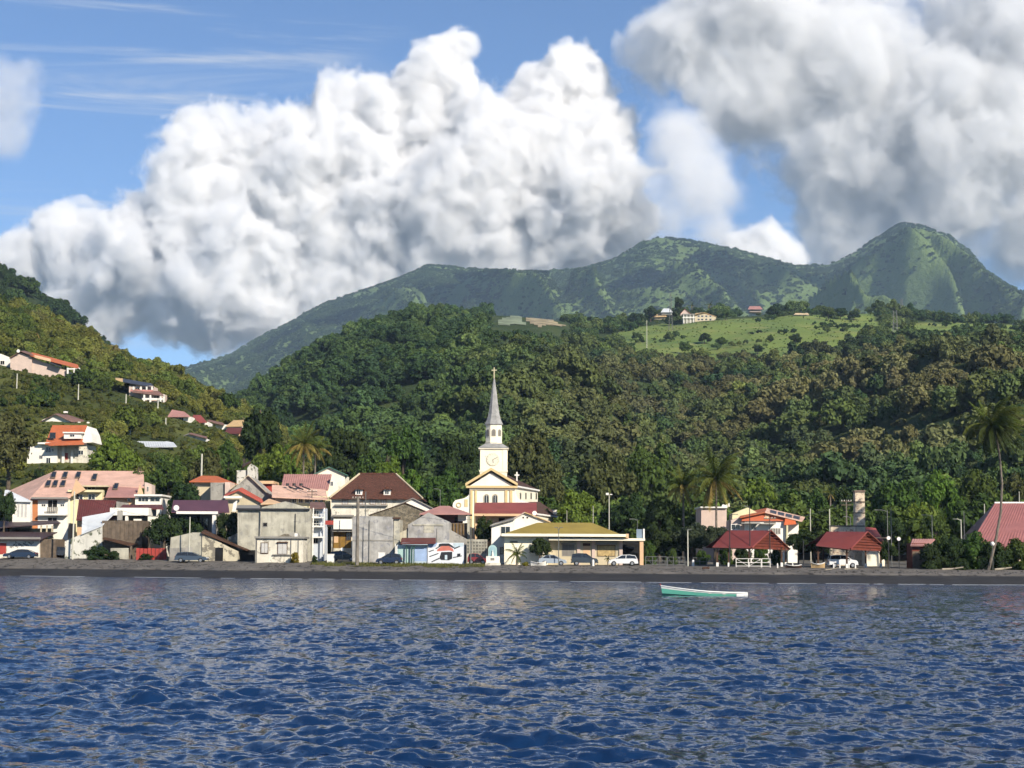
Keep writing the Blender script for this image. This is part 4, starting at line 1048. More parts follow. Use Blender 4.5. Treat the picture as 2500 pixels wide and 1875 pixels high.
# ------------------------------------------------------------------ left centre
h = House('purple_roofed_house', 'white veranda house under a plain purple roof', 490, 268)
h.roof([(418, 1250, 265), (560, 1250, 265), (556, 1221, 272), (423, 1221, 272)], PURPLE, ribs=0); h.bar(430, 532, 1248.5, 1254.5, 264.9, .15, TRIM, 'fascia')
h.rect(426, 488, 1252, None, 7, DARK, 270.5); h.rect(488.2, 520, 1252, None, 6, GREYTRIM, 269.6); h.win(494, 508, 1266, 1300, 269.6, DKMETAL, GLASS); h.post(521, 1254, 265.4, .28, TRIM, 'column')  # black block stands in for the shade under the veranda roof
h.roof([(418, 1250, 279), (560, 1250, 279), (556, 1221, 272), (423, 1221, 272)], PURPLE); h.dish(431, 1240, 264.9, .45)
h.wall([(566, 1249), (576, 1249), (578, 1222), (570, 1228)], .5, WHITE, 266, 'chimney')
h = House('old_warehouse', 'old concrete shed with plastered gable, dark doorway and sloping brown roof', 500, 257.5, 'warehouse')
h.wall([(412, None), (493, None), (493, 1300), (470, 1300), (417, 1312)], 7, CONC_L)
h.wall([(493.2, None), (582, None), (582, 1346), (560, 1336), (493.2, 1300)], 7, RUIN, 257.3)
h.roof([(492, 1298, 257), (612, 1345, 257), (602, 1334, 266), (500, 1293, 266)], WOOD, .25); h.door(525, 545, 1337, None, DARK, 257.3)
h.wall([(414, None), (470, None), (470, 1336), (414, 1338)], .1, CONC, 257.38, 'plinth'); h.rect(582.2, 621, 1343, None, 4, DARK, 258.6)  # black block at the right stands in for a shaded opening
h = House('ruined_gable', 'cream crumbling gable wall squeezed behind the white cottage', 590, 262, 'ruin')
h.wall([(556, None), (622, None), (622, 1325), (600, 1301), (585, 1299), (556, 1312)], 1.0, RUIN); h.roof([(598, 1300, 261.6), (628, 1320, 261.6), (628, 1318, 264), (598, 1298, 264)], WOOD)
h = House('white_cottage', 'small white seafront cottage with two shuttered windows and flat cornice', 680, 249.6, 'cottage')
h.rect(625, 740, 1314, None, 5, WHITE_DIRTY); h.bar(621, 744, 1310, 1314.2, 249.2, 5.6, GREYTRIM, 'cornice')
for x in (622.5, 625.5, 709, 727): h.bar(x, x + 2.5, 1314.3, h.bottom(x, 249.5), 249.45, .14, GREYTRIM, 'pilaster')
h.win(637.5, 654, 1326, 1350, None, WOOD, SHUTW, bars=1, sill=True); h.shutters(638, 653.6, 1327, 1349.5, SHUTW); h.win(678, 700.5, 1324, 1352.5, None, WOOD, SHUTW, bars=1, sill=True); h.shutters(679, 699.6, 1325, 1352, SHUTW)
h.bar(676, 703, 1323, 1325.5, 249.3, .25, WOOD, 'lintel'); h.bar(665, 710, 1353.5, 1355.5, 249.3, .25, GREYTRIM, 'ledge')
h.wall([(679, 1310), (712, 1310), (695, 1303)], 4.5, STONE, 249.6, 'pediment'); h.wall([(703, 1309.8), (727, 1309.8), (722, 1300), (708, 1300)], 3, CONC, 251, 'roof_box'); h.bar(719, 726, 1302, 1310, 249.3, .5, TRIM, 'chimney')
h = House('blank_grey_building', 'large blank grey concrete block with low pitched parapet behind white cottage', 670, 259.5, 'building')
h.rect(580, 636, 1243, None, 9, CONC_L); h.wall([(636.2, None), (758, None), (758, 1242), (697, 1224), (640, 1238), (636.2, 1243)], 9, CONC_L, 259.3)
h.bar(577, 756, 1241.5, 1244.5, 258.9, .4, DKMETAL, 'gutter'); h.bar(634, 637, 1244.6, 1330, 259.1, .15, CONC, 'downpipe'); h.win(642.5, 652, 1277, 1285, 259.3, GREYTRIM, DARK, bars=0)
h.roof([(576, 1243, 259), (636, 1242, 259), (632, 1233, 264), (580, 1233, 264)], GREYTRIM); h.bar(720, 722, 1254, 1300, 259.1, .14, DKMETAL, 'pipe')
h = House('blue_balcony_house', 'narrow pale blue house with white balconies beside red shop sign', 776, 262)
BLUEW = mat('pale_blue_render', srgb('#d3dbe4', .8), .8, .05, .6, streak=.2)
h.rect(759, 786, 1238, None, 8, BLUEW); h.roof([(756, 1240, 261), (796, 1240, 261), (792, 1226, 267), (757, 1226, 267)], BROWNROOF)
for y in (1262, 1284, 1310): h.bar(762, 792, y, y + 3, 260.7, 1.25, TRIM, 'balcony_slab')
for y in (1251, 1275): h.win(766, 778, y - 4, y + 8, None, TRIM, GLASS)
for y in (1256, 1278): h.bar(762, 792, y, y + .9, 260.75, .06, TRIM, 'balcony_rail')
for x in (763, 790): h.post(x, 1240, 260.8, .08, TRIM, 'column')
h.win(765, 776, 1314, 1326, None, TRIM, DARK); h.bar(794, 814, 1271, 1281, 260.6, .1, REDPAINT, 'shop_sign'); h.bar(798, 808, 1281.5, 1286, 260.6, .08, DKMETAL, 'sign_bracket')

h = House('stone_gable_house', 'old grey stone gable rising above the red tiled roofs', 615, 284)
h.wall([(556, None), (678, None), (675, 1226), (606, 1162), (566, 1196), (556, 1205)], 10, CONC); 
h.roof([(562, 1194, 283.4), (606, 1159, 283.4), (606, 1159, 294.5), (562, 1194, 294.5)], BEIGE); h.roof([(606, 1159, 283.4), (679, 1227, 283.4), (679, 1227, 294.5), (606, 1159, 294.5)], BEIGE)
h = House('red_tiled_cottage', 'cottage with bright red tiled roof under the stone gable', 595, 274)
h.wall([(548, None), (645, None), (641, 1228), (580, 1198), (550, 1210)], 7, BEIGE); h.roof([(582, 1196, 273.4), (644, 1229, 273.4), (640, 1218, 282), (590, 1190, 282)], REDTILE); h.roof([(545, 1212, 273.4), (582, 1196, 273.4), (590, 1190, 282), (552, 1204, 282)], REDTILE)
h.bar(546, 590, 1211, 1216, 272.8, .5, TRIM, 'fascia'); h.roof([(636, 1230, 271), (690, 1228, 271), (660, 1218, 275), (655, 1218, 275)], PEACH); h.rect(640, 684, 1229, None, 4, PEACH, 272)
h = House('orange_roofed_house', 'low house with faded orange roof half hidden by dark tree', 510, 292)
h.hip((462, 1175), (558, 1176), (492, 1161), (530, 1162), 289, 5, ORTILE); h.rect(468, 554, 1175, None, 8, BEIGE, 290); h.rect(514, 548, 1178, None, 4, CONC, 286.5); h.rect(549, 562, 1177, None, 5, PINKWALL, 286)
h = House('flat_pink_house', 'small pink flat roofed house behind the stone gable', 652, 296)
h.rect(634, 668, 1176, None, 6, REDPAINT); h.bar(630, 668, 1174, 1181, 295.4, 7, PEACH, 'roof_slab')
h = House('long_pink_roofed_house', 'long low yellow house with pale pink roof and three roof vents', 730, 278)
h.roof([(664, 1213, 275.5), (800, 1219, 275.5), (795, 1196, 283), (664, 1183, 283)], SALMON); h.roof([(664, 1213, 291), (800, 1219, 291), (795, 1196, 283), (664, 1183, 283)], SALMON)
h.rect(672, 796, 1212, None, 7, PALEYEL, 277); h.rect(674, 710, 1214, None, .5, GREYTRIM, 276.4)
for x in (714, 730, 745): h.win(x, x + 9, 1217, 1227, 277, TRIM, PANEL)
for x in (757, 769, 782): h.win(x, x + 6, 1217, 1227, 277, TRIM, GLASS)
for x in (702, 718, 735): MB().tube([P(x, 1186, 281.2), P(x, 1180, 281.2)], .28, 8).build('roof_vent', DKMETAL, h.t); MB().tube([P(x + 3, 1188, 280.6), P(x + 22, 1195, 278.8)], .12, 5).build('vent_pipe', DKMETAL, h.t)
h = House('rose_roofed_house', 'house with ribbed rose sheet roof and cream gable below the palm', 750, 292)
h.roof([(685, 1194, 289), (801, 1196, 289), (810, 1158, 297), (693, 1158, 297)], ROSEROOF, ribs=22); h.roof([(685, 1194, 305), (801, 1196, 305), (810, 1158, 297), (693, 1158, 297)], ROSEROOF)
h.wall([(800, None), (826, None), (826, 1185), (812, 1158), (801, 1194)], 10, CREAM, 291.5); h.rect(690, 799, 1195, None, 8, CREAM, 290.6); h.win(807, 813, 1176, 1186, 291.5, TRIM, GLASS)
h = House('green_roofed_house', 'cream house with green roof behind the rose roofed house', 800, 304)
h.wall([(760, None), (842, None), (842, 1160), (803, 1141), (760, 1160)], 8, CREAM); h.roof([(803, 1139, 303.5), (850, 1160, 303.5), (850, 1160, 313), (803, 1139, 313)], GREENROOF); h.roof([(755, 1162, 303.5), (803, 1139, 303.5), (803, 1139, 313), (755, 1162, 313)], GREENROOF)
h = House('white_ruin', 'small broken white house among trees above the stone gable', 605, 300, 'ruin')
h.rect(578, 602, 1148, None, 4, PEEL); h.wall([(604, None), (624, None), (622, 1140), (612, 1132), (604, 1142)], 4, PEEL, 299.5); h.roof([(592, 1140, 299), (612, 1128, 299), (612, 1124, 304), (592, 1134, 304)], WOOD)

# ------------------------------------------------------------------ centre: tiled mansion, grey sheds, mural
h = House('tiled_mansion', 'large white house with steep brown tiled hip roof and two dormers', 900, 276, 'building')
h.rect(809, 1022, 1216, None, 13, WHITE_DIRTY)
h.hip((804, 1216), (1032, 1217), (878, 1157), (967, 1157), 275.2, 7.5, BROWNTILE)
for a, b in (((804, 1215), (878, 1156.5)), ((967, 1156.5), (1032, 1216))): MB().tube([P(*a, 275.1 if a[0] in (804,) else 282.7), P(*b, 282.7 if a[0] in (804,) else 275.1)], .16, 5).build('ridge_tiles', BEIGE, h.t)
MB().tube([P(878, 1156.5, 282.7), P(967, 1156.5, 282.7)], .16, 5).build('ridge_tiles', BROWNTILE, h.t)
for x in (876, 945):
    d = h.bar(x - 8.5, x + 8.5, 1194, 1209, 276.2, 2.6, WHITE, 'dormer'); h.wall([(x - 12, 1195), (x + 12, 1195), (x, 1186)], 3.2, BROWNTILE, 275.7, 'dormer_roof'); h.win(x - 5, x + 4, 1197, 1206, 276.2, TRIM, GLASS)
for x0, x1 in ((836, 849), (878, 891), (904, 917), (931, 942)): h.win(x0, x1, 1221, 1231, None, mat('brown_frame', srgb('#9a7a60', .7)), SHUTW); h.bar(x0 - 2, x1 + 2, 1219, 1220.5, 275.7, .3, GREYTRIM, 'lintel')
h.bar(817, 946, 1232, 1234.5, 275.4, .6, GREYTRIM, 'ledge'); h.bar(811, 862, 1257, 1261, 274.6, 1.4, GREYTRIM, 'gutter')
h.bar(814, 862, 1267, 1292, 274.4, 1.6, WHITE, 'awning'); h.bar(812, 872, 1294, 1298, 274.8, 1.2, GREYTRIM, 'lintel'); h.door(813, 858, 1299, 1338, WOOD_Y); h.door(815, 826, 1308, 1325, PEACH, 275.94, 'notice_board')
for x in (829, 843): h.bar(x, x + 1.2, 1300, 1338, 275.9, .06, WOOD, 'door_frame')
h.win(846, 856, 1302, 1318, 275.94, WOOD, GLASS); h.bar(851, 905, 1260.5, 1262, 275.5, .4, GREYTRIM, 'ledge')
h = House('white_gable_house', 'plain white gable tucked behind the stone shed and red hut', 1000, 269)
h.gable(944, 1247, 1008, 1218, 1062, 1245, 8, WHITE, GREYTRIM)
h = House('stone_shed', 'brown rubble stone gable between the grey sheds', 975, 262, 'shed')
h.gable(903, 1258, 990, 1229, 1046, 1252, 8, STONE, WOOD, over=.2, thick=.1)
h = House('grey_flat_shed', 'tall blue grey concrete box with flat top beside thick utility pole', 910, 247, 'shed')
h.wall([(860, None), (960, None), (960, 1262), (868, 1259), (860, 1264)], 8, CONC_B); h.wall([(960.2, None), (976, None), (976, 1268), (962, 1264)], 7, CONC_L, 247.4); h.bar(958, 977, 1263, 1267, 247, 1.5, WOOD, 'eave')
h.bar(862, 960, 1318, 1320, 246.9, .2, CONC, 'string_course'); h.bar(900, 902.5, 1270, 1374, 246.85, .12, CONC, 'downpipe')
h = House('grey_gable_shed', 'stepped grey concrete gable shed with a square window above the mural', 1045, 247.5, 'shed')
h.wall([(996, None), (1097, None), (1097, 1274), (1046, 1251), (996, 1281)], 9, CONC_B)
h.wall([(958, None), (995.8, None), (995.8, 1290), (960, 1310)], 7, RUIN, 247.8); h.wall([(1097.2, None), (1140, None), (1139, 1316), (1097.2, 1292)], 7, CONC, 247.8)
h.win(1036, 1058, 1284, 1299, None, CONC_L, CONC_L, bars=0); h.bar(1066, 1068, 1290, 1325, 247.4, .12, CONC, 'downpipe'); h.bar(1008, 1082, 1280, 1283, 247.38, .13, CONC_L, 'ledge')
h = House('mural_kiosk', 'beach kiosk with plum roof and pale blue painted shutters', 1012, 243.5, 'kiosk')
TEAL = mat('pale_teal_paint', srgb('#b7d8d2', k_), .7, .08, 1, streak=.2); BLUEP = mat('sky_blue_paint', srgb('#a9c2e6', k_), .7, .1, 1, streak=.2); PALEB = mat('ice_blue_paint', srgb('#cfe2ea', k_), .7, .08, 1, streak=.2); GRN = mat('dark_green_paint', srgb('#3e6458', k_), .6, .1)
h.rect(969, 1043, 1330, None, 3.2, PALEB, 244); h.roof([(978, 1326, 243), (1064, 1325, 243), (1064, 1313, 247), (981, 1313, 247)], BRICKROOF); h.bar(982, 1044, 1325.5, 1330, 243.1, .2, PALEB, 'fascia')
h.door(972, 989, 1338, 1370, TEAL, 244, 'shutter'); h.door(1011, 1043, 1338, 1370, BLUEP, 244, 'shutter'); h.door(993, 1000, 1336, None, TEAL, 244, 'shutter')
for x in (967, 990, 1003, 1009): h.bar(x, x + 3, 1332, h.bottom(x, 243.4), 243.4, .2, GRN if x > 970 else TRIM, 'post')
h.bar(964, 966.5, 1328, h.bottom(964, 243.4), 243.3, .2, TRIM, 'post')
h = House('mural_wall', 'white wall painted with a dark hat, coral face and blue sky', 1090, 243.8, 'wall')
h.rect(1044, 1133, 1325, None, .3, mat('mural_white', srgb('#e9edf0', .8), .8, .05))
def paint(poly, m, lift): h.wall(poly, .004, m, 243.8 - lift, 'mural_paint')
MB_ = mat('mural_black', (.02, .022, .028), .7, .1); MC_ = mat('mural_coral', srgb('#d8806e', k_), .7, .1, 2)
paint([(1046, 1326), (1068, 1324.9), (1064, 1334), (1050, 1338), (1046, 1334)], BLUEP, .006); paint([(1106, 1326), (1131, 1325.5), (1131, 1334), (1108, 1338)], PALEB, .006)
paint([(1072, 1328), (1080, 1326.6), (1096, 1326.6), (1104, 1332), (1110, 1337), (1106, 1338), (1096, 1333), (1078, 1333), (1066, 1340), (1062, 1339), (1070, 1335)], MB_, .011)
paint([(1068, 1341), (1078, 1333), (1096, 1333), (1106, 1340), (1108, 1347), (1098, 1344), (1082, 1345), (1066, 1346)], MC_, .016)
paint([(1077, 1348), (1104, 1347), (1104, 1364), (1096, 1368), (1076, 1367), (1073, 1362)], MB_, .011); paint([(1086, 1355), (1092, 1355), (1092, 1366), (1086, 1366)], PALEB, .016)
for q in ([(1046, 1346), (1058, 1342), (1060, 1343.5), (1047, 1348)], [(1048, 1358), (1070, 1350), (1071, 1352), (1049, 1360)], [(1052, 1371), (1072, 1362), (1074, 1364), (1056, 1372)], [(1108, 1338), (1122, 1333), (1123, 1335), (1109, 1341)], [(1116, 1352), (1124, 1351), (1124, 1358), (1116, 1358)], [(1106, 1360), (1128, 1356), (1128, 1358), (1106, 1362.5)]): paint(q, MB_, .021)
h = House('timber_hut', 'raised timber house with red sheet roof left of the church', 1090, 258)
h.hip((1024, 1254), (1150, 1254), (1074, 1235), (1096, 1235), 256, 4, ROSEROOF); h.rect(1060, 1128, 1255, None, 5, BRICKROOF, 258.5); h.rect(1098, 1142, 1277, None, 3, WOOD_G, 256.8); h.door(1110, 1117, 1262, 1276, DARK, 258.5)
h.rect(1118, 1138, 1256, 1272, .3, WHITE, 258); h.post(1143, 1254, 256.4, .18, CONC_L)
for x in (1106, 1114, 1122, 1130): h.bar(x, x + 1.4, 1278, 1304, 256.6, .1, WOOD_Y, 'slat')
h = House('breeze_block_wall', 'pierced breeze block screen wall between mural and shrine', 1165, 246.5, 'wall')
h.bar(1139, 1190, 1317, 1320.5, 246.5, .25, CONC_L, 'coping'); h.bar(1139, 1190, 1352, h.bottom(1165, 246.5), 246.5, .25, CONC_L, 'footing'); h.rect(1139.3, 1189.7, 1321, 1351.5, .05, CONC, 246.9, 'backing')
for j in range(4):
    for i in range(7):
        x, y = 1139.4 + i * 7.2, 1321 + j * 7.7
        a, b = P(x, y + 7.4, 246.5), P(x + 6.9, y, 246.5); w = .085; mb = MB()
        mb.box((a.x, 246.5, a.z), (a.x + w, 246.72, b.z)).box((b.x - w, 246.5, a.z), (b.x, 246.72, b.z)).box((a.x + w, 246.5, a.z), (b.x - w, 246.72, a.z + w)).box((a.x + w, 246.5, b.z - w), (b.x - w, 246.72, b.z)); mb.build('block', CONC_L, h.t)

# ------------------------------------------------------------------ the church
h = House('church', 'cream and ochre church with clock tower and grey slate spire', 1202, 274, 'church')
YC = 274.0
h.wall([(1146, None), (1258, None), (1258, 1190), (1146, 1190)], 24, CREAM, YC)
h.wall([(1141, 1189.8), (1260, 1189.8), (1199, 1154)], 1.2, WHITE, YC - .1, 'pediment')
h.bar(1138, 1263, 1186, 1191, YC - .6, .9, YELLOWTRIM, 'cornice')
for a, b in (((1136, 1186), (1199, 1148)), ((1199, 1148), (1264, 1186))):
    p, q = P(*a, YC - .7), P(*b, YC - .7); up = Vector((0, 0, .42)); MB().prism([p, q, q + up, p + up], (0, 1.5, 0)).build('raking_cornice', YELLOWTRIM, h.t)
for a, b in (((1136, 1185), (1199, 1147)), ((1199, 1147), (1264, 1185))):
    p, q = P(*a, YC + .8), P(*b, YC + .8); up = Vector((0, 0, .25)); MB().prism([p, q, q + up, p + up], (0, 24, 0)).build('roof', BRICKFACE, h.t)
for x0, x1 in ((1147, 1154), (1158, 1164), (1232, 1239), (1244, 1251)): h.bar(x0, x1, 1196, h.bottom(x0, YC), YC - .16, .158, YELLOWTRIM, 'pilaster')
h.bar(1146, 1258, 1191.2, 1196, YC - .22, .218, CREAM, 'entablature')
ARCHP = mat('church_arch_trim', srgb('#b9b3a0', .7))
for xc in (1188, 1209):
    r = 6.2; ring = MB(); n = 10
    pts = [(xc - r, 1228), (xc - r, 1212)] + [(xc - r * math.cos(math.pi * i / n), 1212 - r * 1.0 * math.sin(math.pi * i / n)) for i in range(1, n)] + [(xc + r, 1212), (xc + r, 1228)]
    w = h.wall(pts, .14, ARCHP, YC - .142, 'window'); c2 = [(xc + (x - xc) * .72, 1228 - (1228 - y) * .86) for x, y in pts]; MB().prism([P(x, y, YC - .16) for x, y in c2], (0, .015, 0)).build('pane', GLASS, h.t, w)
    MB().box(tuple(P(xc - .5, 1228, YC - .2)), tuple(P(xc + .5, 1209, YC - .165))).build('mullion', TRIM, h.t, w)
vol = [(1146, None), (1146, 1206), (1142, 1211), (1134, 1216), (1122, 1219), (1112, 1221), (1106, 1228), (1105, 1236), (1109, 1243), (1118, 1247), (1128, 1249), (1128, None)]
h.wall(vol, .7, WHITE, YC + .1, 'volute')
ring = [P(1120 + 5.4 * math.cos(t * .62), 1233 + 5.4 * math.sin(t * .62), YC + .05) for t in range(11)]; MB().tube(ring, .10, 5).build('volute_ring', YELLOWTRIM, h.t); h.bar(1134, 1142, 1219, 1237, YC + .02, .078, YELLOWTRIM, 'volute_panel')
h.wall([(1258.2, None), (1258.2, 1200), (1262, 1212), (1270, 1220), (1284, 1225), (1298, 1228), (1300, None)], .7, WHITE, YC + .1, 'volute')
# nave side and aisle seen at an angle on the right
sx0, sx1 = P(1258, 1200, YC).x, None
def side(name, pts, m, th=.3): return MB().prism([P(*p) for p in pts], (-th, 0, 0)).build(name, m, h.t)
side('nave_wall', [(1259.5, 1250, YC + .9), (1313, 1250, YC + 26), (1313, 1198, YC + 26), (1259.5, 1190, YC + .9)], CREAM)
h.roof([(1262, 1186.5, YC + .5), (1316, 1196, YC + 26.5), (1242, 1161, YC + 26.5), (1200, 1147, YC + .8)], BRICKFACE, .2)
MB().tube([P(1262, 1188, YC + .4), P(1316, 1198, YC + 26.6)], .22, 5).build('eaves', TRIM, h.t)
for i in range(4):
    f = .16 + i * .24; x = 1259.9 + 53.5 * f; Yq = YC + .9 + 25.1 * f
    a, b, = P(x + .6, 1221 - 4 * f, Yq), P(x + 3.6, 1203, Yq + 1.6)
    w = MB().prism([P(x, 1219, Yq), P(x + 3.4, 1219, Yq + 1.6), P(x + 3.4, 1203, Yq + 1.6), P(x, 1202.5, Yq)], (.06, 0, 0)).build('window', ARCHP, h.t)
    MB().prism([P(x + .9, 1218, Yq + .4), P(x + 2.6, 1218, Yq + 1.2), P(x + 2.6, 1204.5, Yq + 1.2), P(x + .9, 1204, Yq + .4)], (.09, 0, 0)).build('pane', GLASS, h.t, w)
h.roof([(1300, 1252, YC + 1.5), (1372, 1262, YC + 27), (1318, 1225, YC + 27), (1262, 1226, YC + 1.5)], BRICKFACE, .2)
side('aisle_wall', [(1301, None or 1300, YC + 2), (1366, 1300, YC + 26.5), (1366, 1262, YC + 26.5), (1301, 1254, YC + 2)], CREAM)
MB().tube([P(1300, 1254, YC + 1.4), P(1373, 1264, YC + 27.1)], .2, 5).build('eaves', TRIM, h.t); h.wall([(1352, 1256), (1364, 1256), (1363, 1245), (1348, 1245)], .5, WHITE, YC + 22, 'buttress_cap'); h.win(1352, 1356, 1272, 1280, YC + 19, TRIM, GLASS, bars=0)
# tower
YT = YC + 2.2; cx = P(1205, 1100, YT).x; hw = (P(1238, 1100, YT).x - P(1172, 1100, YT).x) / 2
def zrow(py, Y): return P(1205, py, Y).z
z0, z1 = zrow(1172, YT), zrow(1096, YT); cyt = YT + hw
MB().box((cx - hw, YT, z0), (cx + hw, YT + 2 * hw, z1)).build('tower', CREAM, h.t)
MB().box((cx - hw - .12, YT - .12, zrow(1152, YT)), (cx + hw + .12, YT + 2 * hw + .12, zrow(1148, YT))).build('string_course', CREAM, h.t)
MB().box((cx - hw - .25, YT - .25, zrow(1096.5, YT)), (cx + hw + .25, YT + 2 * hw + .25, zrow(1093.5, YT))).build('tower_cornice', CREAM, h.t)
for sx in (-1, 1):
    for a in (0, 1):
        x = cx + sx * (hw - .35); MB().box((x - .32, YT - .07, zrow(1148, YT)), (x + .32, YT - .003, zrow(1097, YT))).build('pilaster', CREAM, h.t); break
MB().box((cx + hw + .003, YT + .4, zrow(1148, YT)), (cx + hw + .07, YT + 1.0, zrow(1097, YT))).build('pilaster', CREAM, h.t)
pc = P(1203, 1122, YT); cf = MB().lathe(pc, [(.95, -.10), (.95, -.004)], 24, axis='y').build('clock_face', mat('clock_white', srgb('#f2ecd4', .8), .6, .03), h.t)
rg_ = MB(); rg_.tube([pc + Vector((1.0 * math.cos(t), -.1, 1.0 * math.sin(t))) for t in [i * 2 * math.pi / 24 for i in range(25)]], .022, 5, cap=False); rg_.build('clock_ring', mat('clock_rim', srgb('#d6cfb4', .7)), h.t, cf)
for ang, L in ((math.radians(-78), .55), (math.radians(25), .85)):
    MB().tube([pc + Vector((0, -.13, 0)), pc + Vector((L * math.cos(ang), -.13, L * math.sin(ang)))], .055, 4)  .build('clock_hand', GREYTRIM, h.t, cf)
for i in range(12):
    t = i * math.pi / 6; MB().box(tuple(pc + Vector((.8 * math.cos(t) - .04, -.115, .8 * math.sin(t) - .04))), tuple(pc + Vector((.8 * math.cos(t) + .04, -.101, .8 * math.sin(t) + .04)))).build('hour_mark', GREYTRIM, h.t, cf)
for x in (1184, 1190): MB().box(tuple(P(x, 1114.5, YT - .03)), tuple(P(x + 2, 1113, YT - .003))).build('inscription', GREYTRIM, h.t)
zc = zrow(1093.5, YT)
def octo(c, prof, name, m, smooth=False): return MB().lathe(c, prof, 8).build(name, m, h.t)
def rad(px_): return px_ * mpp(cyt) / math.cos(math.pi / 8)
tc = Vector((cx, cyt, 0))
mb = MB(); R0 = hw + .35
bl = [tc + Vector((sx * R0, sy * R0, zc)) for sx, sy in ((-1, -1), (1, -1), (1, 1), (-1, 1))]; tl = [tc + Vector((sx * 1.35, sy * 1.35, zrow(1084, cyt))) for sx, sy in ((-1, -1), (1, -1), (1, 1), (-1, 1))]
for i in range(4): mb.poly([bl[i], bl[(i + 1) % 4], tl[(i + 1) % 4], tl[i]])
mb.poly(bl[::-1]); mb.poly(tl); mb.build('skirt_roof', SLATE, h.t)
zb0, zb1 = zrow(1090, cyt), zrow(1037, cyt)
octo(tc, [(rad(19.5), zb0), (rad(19.5), zb1)], 'belfry', CREAM); octo(tc, [(rad(20.5), zrow(1082, cyt)), (rad(20.5), zrow(1080, cyt))], 'belfry_base', CREAM)
for i in range(8):
    t = math.pi / 4 * i; nn = Vector((math.cos(t), math.sin(t), 0)); tt = Vector((-nn.y, nn.x, 0)); a0 = 19.5 * mpp(cyt)
    c = tc + nn * (a0 + .003); za, zm = zrow(1066, cyt), zrow(1054, cyt); w = .34
    def arch(w, za, zm, rr): return [c - tt * w + Vector((0, 0, za)), c + tt * w + Vector((0, 0, za)), c + tt * w + Vector((0, 0, zm))] + [c + tt * w * math.cos(math.pi * j / 8) + Vector((0, 0, zm + rr * math.sin(math.pi * j / 8))) for j in range(1, 8)] + [c - tt * w + Vector((0, 0, zm))]
    f = MB().prism(arch(w, za, zm, w), nn * .07).build('louvre_window', ARCHP, h.t); c = c + nn * .075
    MB().prism(arch(w * .7, za + .1, zm, w * .7), nn * .012).build('louvre', SHUT, h.t, f)
zs = zb1
prof = [(rad(22.5), zs - .02), (rad(22), zs + .12), (rad(17.5), zrow(1026, cyt)), (rad(13.6), zrow(1012, cyt)), (rad(11), zrow(995, cyt)), (rad(8.2), zrow(972, cyt)), (rad(5.4), zrow(950, cyt)), (rad(2.6), zrow(930, cyt)), (rad(.8), zrow(921, cyt))]
octo(tc, prof, 'spire', SLATE)
zt = zrow(921, cyt); GOLD = mat('pale_iron_cross', srgb('#cfc7a4', .8), .5, .05)
MB().box((cx - .09, cyt - .09, zt - .2), (cx + .09, cyt + .09, zrow(897, cyt))).box((cx - .42, cyt - .088, zrow(905, cyt)), (cx + .42, cyt + .088, zrow(902.5, cyt))).build('cross', GOLD, h.t)
cb = P(1262, 1168, YC + 20); MB().box((cb.x - .12, cb.y - .1, cb.z - .6), (cb.x + .12, cb.y + .1, cb.z + 1.1)).box((cb.x - .4, cb.y - .098, cb.z + .45), (cb.x + .4, cb.y + .098, cb.z + .68)).build('roof_cross', WHITE, h.t)

h = House('parish_house', 'peach house with wide red roof in front of the church', 1230, 258.5)
h.roof([(1157, 1256, 256.5), (1311, 1256, 256.5), (1310, 1227, 264), (1160, 1227, 264)], REDROOF, ribs=0); h.bar(1157, 1300, 1254.5, 1259.5, 256.4, .2, PEACH, 'fascia'); h.rect(1160, 1300, 1258, None, 8, PEACH, 258); h.roof([(1157, 1256, 271), (1311, 1256, 271), (1310, 1227, 264), (1160, 1227, 264)], REDROOF)
h.win(1219, 1231, 1266, 1276, 258, WOOD, DARK)
h.dish(1305, 1253, 256.2, .35)
h = House('white_gabled_house', 'white rendered gable house with dark upstairs window beside olive roof', 1250, 249)
h.wall([(1199, None), (1256, None), (1256, 1266), (1200, 1281)], 7, WHITE); h.wall([(1256.2, None), (1342, None), (1342, 1272), (1305, 1262), (1281, 1251), (1256.2, 1264)], 7, WHITE, 249.6)
h.roof([(1196, 1283, 248.4), (1258, 1265, 248.4), (1258, 1262, 256.5), (1200, 1279, 256.5)], GREYTRIM); h.roof([(1254, 1265, 249.2), (1281, 1249.5, 249.2), (1281, 1249.5, 257), (1254, 1265, 257)], PINKWALL); h.roof([(1281, 1249.5, 249.2), (1345, 1274, 249.2), (1345, 1274, 257), (1281, 1249.5, 257)], BEIGEROOF)
h.win(1223, 1245, 1286, 1307, 249, TRIM, GLASS, bars=1); h.bar(1222, 1246, 1307.5, 1311, 248.4, .6, GREYTRIM, 'balcony_slab'); h.win(1276, 1279, 1262, 1265, 249.6, GREYTRIM, DARK, bars=0); h.win(1286, 1289, 1262, 1265, 249.6, GREYTRIM, DARK, bars=0)
h.win(1222, 1230, 1337, 1352, 249, WOOD, GLASS)
h = House('olive_roofed_hall', 'long low cream hall with olive hipped roof and boarded windows', 1390, 243, 'hall')
h.rect(1231, 1338, 1309, None, 12, CREAM, 242.4); h.rect(1338.2, 1518, 1309, None, 10, BEIGE, 243.6)
h.hip((1223, 1305), (1529, 1310), (1312, 1276), (1445, 1276), 241.2, 6, OLIVEROOF); h.bar(1224, 1528, 1304, 1309, 241.0, .25, CREAM, 'fascia')
h.bar(1340, 1575, 1314.5, 1319, 241.6, 2.2, CREAM, 'canopy_slab'); h.bar(1562, 1571, 1319.3, h.bottom(1566, 241.8), 241.8, .5, PEACH, 'column'); h.bar(1528, 1535, 1303, 1314.3, 241.4, .4, PEACH, 'post')
h.rect(1518.3, 1560, 1320, None, 3, DARK, 245.5)  # black block stands in for the shade beneath the canopy slab
